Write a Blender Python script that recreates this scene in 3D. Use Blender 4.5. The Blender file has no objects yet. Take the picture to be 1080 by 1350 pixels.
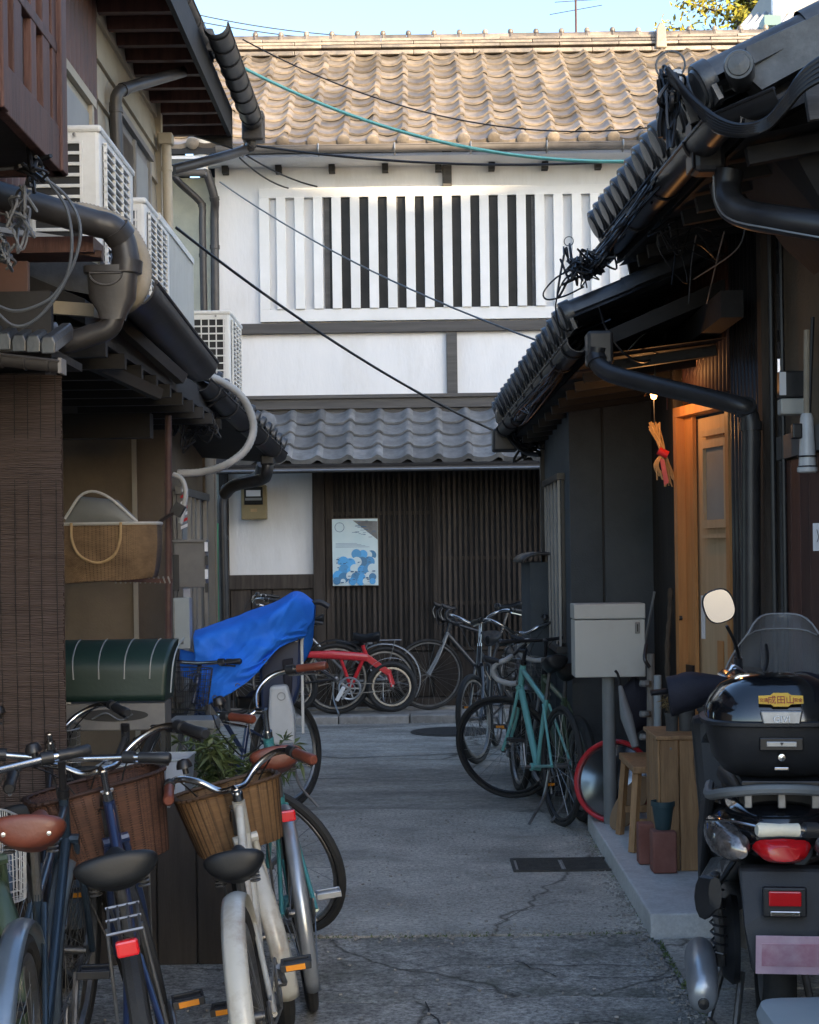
import bpy, bmesh, math, random
from mathutils import Vector, Matrix, noise
random.seed(7)
R = math.radians
# ------------------------------------------------------------------ camera
F, VX, VY, EYE = 2100.0, 550.0, 728.0, 1.58
ROLL = R(0.8)
scn = bpy.context.scene
cd = bpy.data.cameras.new('camera'); cam = bpy.data.objects.new('camera', cd)
scn.collection.objects.link(cam)
cam.location = (0, 0, EYE); cam.rotation_euler = (R(90), 0, 0)
cam.rotation_mode = 'QUATERNION'
cam.rotation_quaternion = (Matrix.Rotation(ROLL, 3, 'Y') @ Matrix.Rotation(R(90), 3, 'X')).to_quaternion()
cd.sensor_fit = 'VERTICAL'; cd.sensor_height = 24; cd.lens = 24 * F / 1350
# shift is expressed in the rolled camera frame
cd.shift_x = -(VX - 540) / 1350; cd.shift_y = (VY - 675) / 1350
cd.clip_end = 3000; cd.clip_start = 0.05
scn.camera = cam
scn.render.resolution_x, scn.render.resolution_y = 819, 1024
# ------------------------------------------------------------------ light
SUN_EL, SUN_AZ = R(18), R(33)      # azimuth: how far right of straight behind the camera
w = bpy.data.worlds.new('World'); scn.world = w; w.use_nodes = True
nt = w.node_tree; nt.nodes.clear()
sky = nt.nodes.new('ShaderNodeTexSky'); sky.sky_type = 'NISHITA'; sky.sun_disc = False
sky.sun_elevation = SUN_EL
sdir = Vector((math.sin(SUN_AZ) * math.cos(SUN_EL), -math.cos(SUN_AZ) * math.cos(SUN_EL), math.sin(SUN_EL)))  # towards the sun
sky.sun_rotation = math.atan2(sdir.x, sdir.y)
sky.air_density = 1.0; sky.dust_density = 1.6; sky.ozone_density = 2.6
bg = nt.nodes.new('ShaderNodeBackground'); bg.inputs[1].default_value = 0.15
wo = nt.nodes.new('ShaderNodeOutputWorld')
nt.links.new(sky.outputs[0], bg.inputs[0]); nt.links.new(bg.outputs[0], wo.inputs[0])
sd = bpy.data.lights.new('sun', 'SUN'); sd.energy = 3.0; sd.angle = R(0.5); sd.color = (1, .77, .50)
so = bpy.data.objects.new('sun', sd); scn.collection.objects.link(so)
so.rotation_euler = (-sdir).to_track_quat('-Z', 'Y').to_euler()
scn.view_settings.view_transform = 'Standard'; scn.view_settings.look = 'None'
scn.view_settings.exposure = 1.80; scn.view_settings.gamma = 1.0
try: scn.view_settings.use_curve_mapping = False
except Exception: pass
scn.render.engine = 'CYCLES'
# ------------------------------------------------------------------ helpers
col = scn.collection
_c, _s = math.cos(ROLL), math.sin(ROLL)
def unroll(px, py):
    dx, dy = px - VX, py - VY
    return (VX + dx * _c - dy * _s, VY + dx * _s + dy * _c)
def P(px, py, Z):
    x, y = unroll(px, py)
    return Vector(((x - VX) / F * Z, Z, EYE - (y - VY) / F * Z))
def G(px, py, h=0.0):
    x, y = unroll(px, py)
    Z = F * (EYE - h) / (y - VY)
    return Vector(((x - VX) / F * Z, Z, h))
def tag(o, label=None, cat=None, group=None, kind=None):
    if label: o['label'] = label
    if cat: o['category'] = cat
    if group: o['group'] = group
    if kind: o['kind'] = kind
    return o
def thing(name, label, cat, loc=(0, 0, 0), rz=0, group=None):
    o = bpy.data.objects.new(name, None); col.objects.link(o)
    o.empty_display_size = .1
    o.location = loc; o.rotation_euler = (0, 0, rz)
    return tag(o, label, cat, group)
KIDS = {}
def inst(src, parent, loc=None, rot=None, scale=None):
    o = src.copy(); col.objects.link(o)
    if parent is not None: o.parent = parent
    if loc is not None: o.location = loc
    if rot is not None: o.rotation_euler = rot
    if scale is not None: o.scale = scale
    return o
class MB:
    def __init__(s, M=None): s.v = []; s.f = []; s.M = M
    def add(s, vs, fs):
        b = len(s.v); s.v += [tuple(v) for v in vs]; s.f += [tuple(i + b for i in f) for f in fs]; return s
    def box(s, x0, x1, y0, y1, z0, z1, M=None):
        vs = [Vector((x, y, z)) for z in (z0, z1) for y in (y0, y1) for x in (x0, x1)]
        if M is not None: vs = [M @ v for v in vs]
        return s.add(vs, [(0, 2, 3, 1), (4, 5, 7, 6), (0, 1, 5, 4), (2, 6, 7, 3), (0, 4, 6, 2), (1, 3, 7, 5)])
    def bar(s, a, b, w, h, up=(0, 0, 1)):
        a, b = Vector(a), Vector(b); d = (b - a); L = d.length; d.normalize()
        u = Vector(up); x = d.cross(u)
        if x.length < 1e-4: x = d.cross(Vector((0, 1, 0)))
        x.normalize(); z = x.cross(d)
        M = Matrix((( x.x, d.x, z.x, a.x), (x.y, d.y, z.y, a.y), (x.z, d.z, z.z, a.z), (0, 0, 0, 1)))
        return s.box(-w / 2, w / 2, 0, L, -h / 2, h / 2, M)
    def tube(s, pts, r, n=8, cap=True, closed=False):
        pts = [Vector(p) for p in pts]; m = len(pts)
        rr = r if isinstance(r, (list, tuple)) else [r] * m
        b = len(s.v); fr = None
        for i, p in enumerate(pts):
            if closed: t = pts[(i + 1) % m] - pts[i - 1]
            else: t = pts[min(i + 1, m - 1)] - pts[max(i - 1, 0)]
            if t.length < 1e-9: t = Vector((0, 0, 1))
            t.normalize()
            if fr is None:
                a = Vector((0, 0, 1)) if abs(t.z) < .9 else Vector((1, 0, 0))
                fr = t.cross(a).normalized()
            else:
                fr = (fr - t * fr.dot(t))
                if fr.length < 1e-6: fr = t.orthogonal()
                fr.normalize()
            g = t.cross(fr)
            for k in range(n):
                a = 2 * math.pi * k / n
                s.v.append(tuple(p + (fr * math.cos(a) + g * math.sin(a)) * rr[i]))
        for i in range(m if closed else m - 1):
            j = (i + 1) % m
            for k in range(n):
                l = (k + 1) % n
                s.f.append((b + i * n + k, b + i * n + l, b + j * n + l, b + j * n + k))
        if cap and not closed:
            s.f.append(tuple(b + k for k in range(n))[::-1]); s.f.append(tuple(b + (m - 1) * n + k for k in range(n)))
        return s
    def ring(s, c, ax, R0, r, n=40, m=8, flat=1.0):
        c = Vector(c); ax = Vector(ax).normalized(); u = ax.orthogonal().normalized(); v = ax.cross(u)
        b = len(s.v)
        for i in range(n):
            a = 2 * math.pi * i / n; d = u * math.cos(a) + v * math.sin(a)
            for k in range(m):
                t = 2 * math.pi * k / m
                s.v.append(tuple(c + d * (R0 + r * math.cos(t)) + ax * (r * flat * math.sin(t))))
        for i in range(n):
            j = (i + 1) % n
            for k in range(m):
                l = (k + 1) % m
                s.f.append((b + i * m + k, b + j * m + k, b + j * m + l, b + i * m + l))
        return s
    def lathe(s, prof, o=(0, 0, 0), ax=(0, 0, 1), n=20, cap=True):
        o = Vector(o); ax = Vector(ax).normalized(); u = ax.orthogonal().normalized(); v = ax.cross(u); b = len(s.v); m = len(prof)
        for (r, h) in prof:
            for k in range(n):
                a = 2 * math.pi * k / n
                s.v.append(tuple(o + ax * h + (u * math.cos(a) + v * math.sin(a)) * r))
        for i in range(m - 1):
            for k in range(n):
                l = (k + 1) % n
                s.f.append((b + i * n + k, b + i * n + l, b + (i + 1) * n + l, b + (i + 1) * n + k))
        if cap:
            s.f.append(tuple(b + k for k in range(n))[::-1]); s.f.append(tuple(b + (m - 1) * n + k for k in range(n)))
        return s
    def grid(s, fn, nu, nv, closeu=False):
        b = len(s.v)
        for j in range(nv + 1):
            for i in range(nu + 1): s.v.append(tuple(fn(i / nu, j / nv)))
        for j in range(nv):
            for i in range(nu):
                a = b + j * (nu + 1) + i
                s.f.append((a, a + 1, a + nu + 2, a + nu + 1))
        return s
    def loft(s, secs, n=20, e=2.4, cap=True):
        # secs: (center, half width along y, half height along z) sections along x, superellipse
        b = len(s.v)
        for sc in secs:
            c, hw, hh = sc[0], sc[1], sc[2]; ee = sc[3] if len(sc) > 3 else e
            for k in range(n):
                a = 2 * math.pi * k / n; ca, sa = math.cos(a), math.sin(a)
                s.v.append((c[0], c[1] + hw * math.copysign(abs(ca) ** (2 / ee), ca), c[2] + hh * math.copysign(abs(sa) ** (2 / ee), sa)))
        m = len(secs)
        for i in range(m - 1):
            for k in range(n):
                l = (k + 1) % n
                s.f.append((b + i * n + k, b + i * n + l, b + (i + 1) * n + l, b + (i + 1) * n + k))
        if cap:
            s.f.append(tuple(b + k for k in range(n))[::-1]); s.f.append(tuple(b + (m - 1) * n + k for k in range(n)))
        return s
    def prism(s, poly, d, M=None):
        # poly: list of 3D points (planar), extruded by vector d
        d = Vector(d); n = len(poly); a = [Vector(p) for p in poly]; vs = a + [p + d for p in a]
        if M is not None: vs = [M @ v for v in vs]
        fs = [tuple(range(n))[::-1], tuple(range(n, 2 * n))] + [(i, (i + 1) % n, n + (i + 1) % n, n + i) for i in range(n)]
        return s.add(vs, fs)
    def build(s, name, mat, parent=None, smooth=False, bevel=0, solid=0, sub=0, ang=40):
        me = bpy.data.meshes.new(name)
        vs = s.v
        if s.M is not None: vs = [tuple(s.M @ Vector(v)) for v in vs]
        me.from_pydata(vs, [], s.f)
        bm = bmesh.new(); bm.from_mesh(me)
        if not solid: bmesh.ops.recalc_face_normals(bm, faces=bm.faces)
        if smooth:
            for f in bm.faces: f.smooth = True
            for e in bm.edges:
                if len(e.link_faces) == 2 and e.calc_face_angle(0) > R(ang): e.smooth = False
        bm.to_mesh(me); bm.free()
        me.materials.append(mat)
        o = bpy.data.objects.new(name, me); col.objects.link(o)
        if parent is not None: o.parent = parent
        if solid:
            md = o.modifiers.new('solid', 'SOLIDIFY'); md.thickness = solid; md.offset = 0
        if bevel:
            md = o.modifiers.new('bevel', 'BEVEL'); md.width = bevel; md.segments = 2; md.limit_method = 'ANGLE'; md.angle_limit = R(35)
            md.harden_normals = False
        if sub:
            md = o.modifiers.new('sub', 'SUBSURF'); md.levels = md.render_levels = sub
        return o
def spline(pts, k=6):
    pts = [Vector(p) for p in pts]
    if len(pts) < 3: return pts
    q = [pts[0] * 2 - pts[1]] + pts + [pts[-1] * 2 - pts[-2]]; out = []
    for i in range(1, len(q) - 2):
        a, b, c, d = q[i - 1:i + 3]
        for j in range(k):
            t = j / k
            out.append(.5 * ((2 * b) + (c - a) * t + (2 * a - 5 * b + 4 * c - d) * t * t + (3 * b - a - 3 * c + d) * t ** 3))
    out.append(pts[-1]); return out
def sag(a, b, d, n=14):
    a, b = Vector(a), Vector(b)
    return [a.lerp(b, i / n) - Vector((0, 0, 4 * d * (i / n) * (1 - i / n))) for i in range(n + 1)]
# ------------------------------------------------------------------ materials
def mat(name, c, rough=.6, c2=None, sc=6, bump=0, bsc=None, metal=0, vary=0, spec=None, stretch=None, coat=0, alpha=None, speck=0, crack=None, emit=None, trans=0, detail=6, ramp=(.35, .65), dirt=None, dsc=1.5, sheen=0):
    m = bpy.data.materials.new(name); m.use_nodes = True; t = m.node_tree; N = t.nodes; Lk = t.links
    b = N['Principled BSDF']; b.inputs['Roughness'].default_value = rough; b.inputs['Metallic'].default_value = metal
    c = tuple(c) + (1,) if len(c) == 3 else c
    b.inputs['Base Color'].default_value = c
    if spec is not None: b.inputs['Specular IOR Level'].default_value = spec
    if coat: b.inputs['Coat Weight'].default_value = coat; b.inputs['Coat Roughness'].default_value = .08
    if trans: b.inputs['Transmission Weight'].default_value = trans
    if alpha is not None: b.inputs['Alpha'].default_value = alpha
    if emit: b.inputs['Emission Color'].default_value = tuple(emit[0]) + (1,); b.inputs['Emission Strength'].default_value = emit[1]
    if sheen: b.inputs['Sheen Weight'].default_value = sheen
    if c2 is None and not bump and not vary and dirt is None: return m
    tc = N.new('ShaderNodeTexCoord'); vec = tc.outputs['Object']
    # offset each object's texture
    oi = N.new('ShaderNodeObjectInfo'); ad = N.new('ShaderNodeVectorMath'); ad.operation = 'ADD'
    cb = N.new('ShaderNodeCombineXYZ'); ml = N.new('ShaderNodeMath'); ml.operation = 'MULTIPLY'; ml.inputs[1].default_value = 37
    Lk.new(oi.outputs['Random'], ml.inputs[0]); Lk.new(ml.outputs[0], cb.inputs[0]); Lk.new(ml.outputs[0], cb.inputs[2])
    mp = N.new('ShaderNodeMapping')
    if stretch: mp.inputs['Scale'].default_value = stretch
    Lk.new(vec, mp.inputs[0]); Lk.new(mp.outputs[0], ad.inputs[0]); Lk.new(cb.outputs[0], ad.inputs[1]); vec = ad.outputs[0]
    cur = None
    if c2 is not None:
        n = N.new('ShaderNodeTexNoise'); n.inputs['Scale'].default_value = sc; n.inputs['Detail'].default_value = detail; n.inputs['Roughness'].default_value = .65
        Lk.new(vec, n.inputs[0])
        r = N.new('ShaderNodeValToRGB'); r.color_ramp.elements[0].position = ramp[0]; r.color_ramp.elements[1].position = ramp[1]
        r.color_ramp.elements[0].color = c; r.color_ramp.elements[1].color = tuple(c2) + (1,)
        Lk.new(n.outputs[0], r.inputs[0]); cur = r.outputs[0]
    if speck:
        n9 = N.new('ShaderNodeTexNoise'); n9.inputs['Scale'].default_value = 48; n9.inputs['Detail'].default_value = 6; n9.inputs['Roughness'].default_value = .8
        Lk.new(vec, n9.inputs[0]); r9 = N.new('ShaderNodeValToRGB'); r9.color_ramp.elements[0].position = .36; r9.color_ramp.elements[1].position = .64
        k_ = 1 - speck; r9.color_ramp.elements[0].color = (k_, k_, k_, 1); r9.color_ramp.elements[1].color = (1 + speck, 1 + speck, 1 + speck * .95, 1)
        Lk.new(n9.outputs[0], r9.inputs[0]); m9 = N.new('ShaderNodeVectorMath'); m9.operation = 'MULTIPLY'
        Lk.new(cur, m9.inputs[0]); Lk.new(r9.outputs[0], m9.inputs[1]); cur = m9.outputs[0]
    if crack:
        nw = N.new('ShaderNodeTexNoise'); nw.inputs['Scale'].default_value = 3; nw.inputs['Detail'].default_value = 6; Lk.new(vec, nw.inputs[0])
        mw = N.new('ShaderNodeMixRGB'); mw.inputs[0].default_value = .28; Lk.new(vec, mw.inputs[1]); Lk.new(nw.outputs['Color'], mw.inputs[2])
        vo = N.new('ShaderNodeTexVoronoi'); vo.feature = 'DISTANCE_TO_EDGE'; vo.inputs['Scale'].default_value = crack[0]; Lk.new(mw.outputs[0], vo.inputs['Vector'])
        rc = N.new('ShaderNodeValToRGB'); rc.color_ramp.elements[0].color = (.28, .27, .24, 1); rc.color_ramp.elements[1].position = crack[1] * 1.6; rc.color_ramp.elements[0].position = crack[1] * .3
        Lk.new(vo.outputs[0], rc.inputs[0]); mc = N.new('ShaderNodeVectorMath'); mc.operation = 'MULTIPLY'; Lk.new(cur, mc.inputs[0]); Lk.new(rc.outputs[0], mc.inputs[1]); cur = mc.outputs[0]
    if dirt is not None:
        n2 = N.new('ShaderNodeTexNoise'); n2.inputs['Scale'].default_value = dsc; n2.inputs['Detail'].default_value = 8; n2.inputs['Roughness'].default_value = .7
        Lk.new(vec, n2.inputs[0])
        r2 = N.new('ShaderNodeValToRGB'); r2.color_ramp.elements[0].position = .5; r2.color_ramp.elements[1].position = .72
        r2.color_ramp.elements[0].color = (0, 0, 0, 1); r2.color_ramp.elements[1].color = (dirt[3] if len(dirt) > 3 else .8,) * 3 + (1,)
        Lk.new(n2.outputs[0], r2.inputs[0])
        mx = N.new('ShaderNodeMixRGB'); Lk.new(r2.outputs[0], mx.inputs[0])
        if cur is not None: Lk.new(cur, mx.inputs[1])
        else: mx.inputs[1].default_value = c
        mx.inputs[2].default_value = tuple(dirt[:3]) + (1,); cur = mx.outputs[0]
    if vary:
        hs = N.new('ShaderNodeHueSaturation')
        mr = N.new('ShaderNodeMapRange'); mr.inputs['To Min'].default_value = 1 - vary; mr.inputs['To Max'].default_value = 1 + vary
        Lk.new(oi.outputs['Random'], mr.inputs[0]); Lk.new(mr.outputs[0], hs.inputs['Value'])
        if cur is not None: Lk.new(cur, hs.inputs['Color'])
        else: hs.inputs['Color'].default_value = c
        cur = hs.outputs[0]
    if cur is not None: Lk.new(cur, b.inputs['Base Color'])
    if bump:
        n3 = N.new('ShaderNodeTexNoise'); n3.inputs['Scale'].default_value = bsc or sc * 4; n3.inputs['Detail'].default_value = 8
        Lk.new(vec, n3.inputs[0])
        bp = N.new('ShaderNodeBump'); bp.inputs['Strength'].default_value = bump; bp.inputs['Distance'].default_value = .01
        Lk.new(n3.outputs[0], bp.inputs['Height']); Lk.new(bp.outputs[0], b.inputs['Normal'])
    return m
M = {}
M['plaster'] = mat('white plaster', (.77, .77, .77), .85, (.70, .705, .71), 1.6, .22, 30, dirt=(.52, .50, .46, .40), dsc=1.7, stretch=(1.6, 1, .45))
M['white'] = mat('white painted timber', (.76, .76, .75), .55, (.69, .69, .67), 3, .05, 60, vary=.03)
M['beam'] = mat('grey weathered timber', (.062, .058, .055), .75, (.10, .095, .09), 4, .3, 30, stretch=(.3, 6, 6), vary=.12)
M['darkwood'] = mat('black stained timber', (.034, .028, .024), .8, (.066, .054, .045), 5, .3, 40, stretch=(5, 5, .4), vary=.35, spec=.2, dirt=(.09, .08, .07, .35), dsc=3)
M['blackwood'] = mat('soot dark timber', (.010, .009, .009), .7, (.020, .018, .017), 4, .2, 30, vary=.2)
M['tile'] = mat('smoked clay roof tile', (.13, .115, .10), .38, (.30, .245, .185), 5, .22, 60, vary=.38, spec=.6, dirt=(.07, .07, .072, .7), dsc=7)
M['tile2'] = mat('grey clay roof tile', (.115, .12, .125), .6, (.20, .205, .21), 8, .2, 70, vary=.28, dirt=(.08, .085, .08, .5), dsc=9)
M['tilebk'] = mat('black glazed roof tile', (.028, .030, .034), .33, (.06, .065, .07), 9, .15, 60, vary=.25, spec=.6)
M['cream'] = mat('beige siding', (.42, .37, .29), .7, (.35, .305, .235), 1.5, .1, 60, vary=.05, dirt=(.20, .17, .13, .35), dsc=2)
M['ochre'] = mat('ochre sand plaster', (.20, .155, .105), .9, (.15, .115, .08), 2, .25, 80, dirt=(.10, .08, .06, .5), dsc=1.4)
M['ochre2'] = mat('brown sand plaster', (.145, .11, .078), .9, (.115, .088, .06), 2, .25, 80, dirt=(.06, .05, .04, .5), dsc=1.4)
M['stucco'] = mat('pale green stucco', (.50, .51, .42), .9, (.42, .43, .36), 3, .3, 70, dirt=(.3, .3, .24, .3))
M['redwood'] = mat('red brown timber', (.055, .020, .014), .6, (.11, .045, .032), 4, .3, 30, stretch=(5, 5, .5), vary=.2)
M['brownmetal'] = mat('brown corrugated steel', (.10, .042, .028), .5, (.065, .028, .02), 2, .1, 30, vary=.1, dirt=(.03, .018, .014, .5))
M['gutter'] = mat('weathered dark brown gutter plastic', (.026, .023, .022), .42, (.050, .046, .044), 3, .08, 40, vary=.1, dirt=(.09, .085, .08, .4), dsc=4)
M['gutterbk'] = mat('black gutter plastic', (.018, .018, .02), .38, (.035, .035, .037), 4, .05, 40, vary=.1, dirt=(.08, .075, .07, .25), dsc=5)
M['gutterlt'] = mat('grey gutter plastic', (.20, .18, .165), .45, (.13, .12, .11), 3, .05, 40, dirt=(.07, .06, .05, .5))
M['acwhite'] = mat('aged white painted steel', (.76, .75, .71), .45, (.66, .65, .61), 2, .03, 60, vary=.04, dirt=(.35, .32, .27, .35), dsc=3)
M['acdark'] = mat('dark fan cavity', (.025, .025, .025), .8)
M['hose'] = mat('beige wrapped hose', (.36, .31, .24), .8, (.28, .24, .18), 8, .3, 60)
M['hosewhite'] = mat('grey white hose', (.50, .49, .46), .6, (.40, .39, .36), 6, .1, 60)
M['cable'] = mat('black cable', (.012, .012, .013), .45)
M['cablegrey'] = mat('grey cable', (.10, .11, .12), .5)
M['cablegreen'] = mat('green sheathed cable', (.16, .42, .36), .6)
M['cablewhite'] = mat('white cable', (.13, .135, .14), .6)
M['asphalt'] = mat('old asphalt', (.25, .232, .205), .85, (.43, .405, .36), 2.6, 1, 90, dirt=(.085, .082, .073, .75), dsc=1.1, speck=.5, stretch=(.6, 1.6, 1), crack=(.5, .005))
M['darkasphalt'] = mat('dark coarse asphalt', (.21, .20, .18), .9, (.43, .41, .375), 4, 1.0, 90, dirt=(.07, .078, .05, .8), dsc=2.2, speck=.65, crack=(.55, .004))
M['concrete'] = mat('washed concrete paving', (.35, .325, .285), .85, (.56, .525, .465), 2.2, .9, 100, dirt=(.17, .165, .145, .75), dsc=1.5, speck=.5, crack=(.3, .0015))
M['stepconc'] = mat('smooth grey concrete', (.50, .50, .49), .8, (.62, .62, .61), 1.8, .2, 90, dirt=(.33, .325, .31, .6), dsc=2.5, speck=.14)
M['granite'] = mat('worn granite kerb', (.22, .205, .185), .8, (.35, .33, .30), 9, .5, 60, vary=.15, dirt=(.07, .068, .06, .6))
M['ground'] = mat('earth', (.10, .095, .085), .95, (.14, .13, .12), .6, .2, 10)
M['greywall'] = mat('dark grey sprayed mortar', (.060, .070, .078), .85, (.080, .092, .10), 2, .4, 120, dirt=(.04, .045, .05, .5))
M['alu'] = mat('aluminium', (.24, .24, .24), .45, (.19, .19, .19), 5, 0.03, 50, metal=.8)
M['glass'] = mat('window glass', (.10, .12, .13), .06, spec=.8)
M['frost'] = mat('frosted pane', (.26, .27, .27), .5, (.22, .23, .23), 3)
M['darkglass'] = mat('dark window glass', (.010, .011, .012), .35, (.025, .025, .025), 3, spec=.15)
M['doorwood'] = mat('orange cedar', (.55, .26, .09), .5, (.43, .19, .06), 4, .15, 50, stretch=(6, 6, .5), vary=.08)
M['doorwood2'] = mat('pale plywood door', (.52, .37, .22), .55, (.44, .31, .18), 4, .1, 50, stretch=(6, 6, .5))
M['pine'] = mat('varnished pine', (.42, .24, .11), .55, (.28, .15, .065), 5, .2, 40, stretch=(6, 6, .6), vary=.15, dirt=(.09, .05, .025, .5), dsc=6)
M['rubber'] = mat('tyre rubber', (.018, .018, .018), .75, (.028, .027, .025), 12, .2, 120)
M['chrome'] = mat('bright steel', (.62, .62, .62), .22, (.45, .44, .43), 12, metal=1.0)
M['dullsteel'] = mat('dull steel', (.30, .30, .30), .42, (.20, .19, .18), 14, metal=.9)
M['blackmetal'] = mat('black painted metal', (.015, .015, .017), .35, spec=.5)
M['blackplastic'] = mat('black plastic', (.014, .015, .017), .45, (.022, .023, .026), 8, .06, 150)
M['leather'] = mat('red brown leather', (.17, .048, .028), .42, (.12, .032, .018), 8, .1, 90)
M['vinyl'] = mat('black vinyl', (.011, .012, .014), .45, (.016, .018, .02), 9, .05, 120, spec=.3)
M['teal'] = mat('teal paint', (.06, .24, .25), .3, coat=.5)
M['celeste'] = mat('turquoise paint', (.16, .42, .40), .3, coat=.5)
M['paintwhite'] = mat('chipped cream paint', (.50, .49, .44), .35, (.44, .43, .38), 4, coat=.3, dirt=(.20, .12, .07, .6), dsc=9)
M['paintwhite2'] = mat('white plastic panel', (.60, .62, .63), .4, (.52, .54, .55), 5, dirt=(.4, .4, .38, .4), dsc=6)
M['navy'] = mat('navy paint', (.02, .035, .09), .3, coat=.5)
M['blue'] = mat('steel blue paint', (.018, .032, .05), .3, coat=.4)
M['red'] = mat('red paint', (.55, .022, .03), .3, coat=.5)
M['green'] = mat('olive green paint', (.07, .105, .065), .4, coat=.3)
M['darkpaint'] = mat('charcoal paint', (.03, .032, .036), .3, coat=.4)
M['silver'] = mat('silver paint', (.40, .42, .44), .3, (.33, .35, .37), 8, metal=.6)
M['greyfender'] = mat('blue grey fender', (.18, .23, .28), .28, (.14, .18, .22), 6, metal=.5, coat=.4)
M['reflector'] = mat('red reflector', (.65, .01, .015), .18, spec=.8, coat=.6)
M['amber'] = mat('amber reflector', (.85, .30, .02), .25, coat=.5)
M['wire'] = mat('black wire', (.02, .02, .02), .4)
M['wirewhite'] = mat('white coated wire', (.6, .6, .58), .4)
M['wiresilver'] = mat('steel wire', (.3, .3, .29), .35, metal=.8)
M['tarp'] = mat('blue tarpaulin', (.030, .22, .88), .65, (.024, .17, .72), 4, .35, 40, spec=.25)
M['greenplastic'] = mat('dark green vinyl', (.012, .030, .024), .45, (.009, .024, .019), 3, .06, 60)
M['greyplastic'] = mat('grey plastic', (.20, .21, .21), .5, (.16, .17, .17), 4, .04, 80)
M['boxgrey'] = mat('warm grey enamel', (.50, .50, .46), .45, (.46, .46, .42), 2, .02, 80, dirt=(.34, .32, .28, .3), dsc=4)
M['boxblue'] = mat('pale blue grey enamel', (.30, .34, .36), .5, (.26, .30, .32), 3)
M['rustgrey'] = mat('grey galvanised box', (.12, .12, .12), .6, (.17, .165, .16), 5, .1, 60, metal=.2)
M['meter'] = mat('mustard enamel', (.30, .24, .12), .45, (.26, .20, .10), 4)
M['rustpipe'] = mat('red brown pipe', (.10, .045, .035), .55, (.07, .03, .024), 8, .1, 60, dirt=(.2, .16, .12, .3), dsc=9)
M['terracotta'] = mat('dusty terracotta', (.20, .075, .055), .85, (.26, .11, .085), 7, .2, 60)
M['tealpot'] = mat('dark teal pot', (.02, .05, .06), .5, (.03, .065, .075), 6)
M['pot'] = mat('grey plastic pot', (.045, .045, .045), .7, (.09, .088, .082), 8, .1, 60)
M['leaf'] = mat('dull green leaf', (.07, .12, .035), .5, (.15, .18, .06), 2, vary=.3)
M['leafy'] = mat('yellow green sunlit leaf', (.26, .25, .03), .6, (.36, .30, .04), 1)
M['drystem'] = mat('dry stems', (.28, .20, .08), .8, (.18, .12, .05), 5)
M['straw'] = mat('rice straw', (.50, .34, .17), .8, (.38, .25, .12), 20)
M['bark'] = mat('bark', (.08, .06, .04), .9, (.05, .04, .03), 8, .4, 20)
M['clothnavy'] = mat('navy quilted nylon', (.011, .011, .020), .75, (.018, .018, .030), 12, .3, 200)
M['scooter'] = mat('black glossy fairing', (.008, .009, .011), .12, coat=.8)
M['scootmatte'] = mat('matt grey fairing', (.014, .015, .018), .5, (.022, .023, .026), 10, .1, 200)
M['lens'] = mat('clear lamp lens', (.28, .26, .25), .10, (.10, .09, .09), 40, spec=.9, metal=.6)
M['cream_grip'] = mat('cream rubber grip', (.62, .60, .50), .6, (.54, .52, .43), 9, .15, 90)
M['yellow'] = mat('yellow sticker', (.75, .43, .01), .4)
M['redtext'] = mat('dark red print', (.35, .03, .01), .5)
M['white_print'] = mat('white print', (.8, .8, .8), .4)
M['paper'] = mat('paper notice', (.75, .76, .78), .7)
M['posterwhite'] = mat('pale poster print', (.60, .74, .80), .3, (.50, .68, .76), 5, spec=.6)
M['posterblue'] = mat('blue poster print', (.03, .28, .60), .3, spec=.6, vary=.45)
M['posterline'] = mat('dark blue poster line', (.02, .12, .28), .3)
M['plate'] = mat('pale pink licence plate', (.72, .52, .58), .4, (.62, .40, .48), 14)
M['mirror'] = mat('mirror glass', (.85, .87, .86), .03, metal=1.0)
M['convex'] = mat('worn convex mirror', (.25, .26, .27), .18, (.18, .19, .2), 3, metal=.9)
M['screen'] = mat('tinted clear acrylic', (.65, .68, .70), .05, trans=1.0)
M['screen'].node_tree.nodes['Principled BSDF'].inputs['IOR'].default_value = 1.08
M['bin'] = mat('clear plastic bin', (.42, .46, .52), .3, (.35, .39, .46), 4, alpha=.75)
M['insul'] = mat('glazed ceramic', (.55, .56, .56), .3, (.45, .46, .46), 6)
M['concblock'] = mat('plain rendered wall', (.42, .39, .35), .9, (.34, .32, .29), .8, .2, 20)
M['iron'] = mat('cast iron', (.05, .048, .045), .6, (.08, .076, .07), 20, .5, 90, metal=.4)
M['silverfab'] = mat('worn silver tape', (.35, .36, .36), .5)
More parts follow.
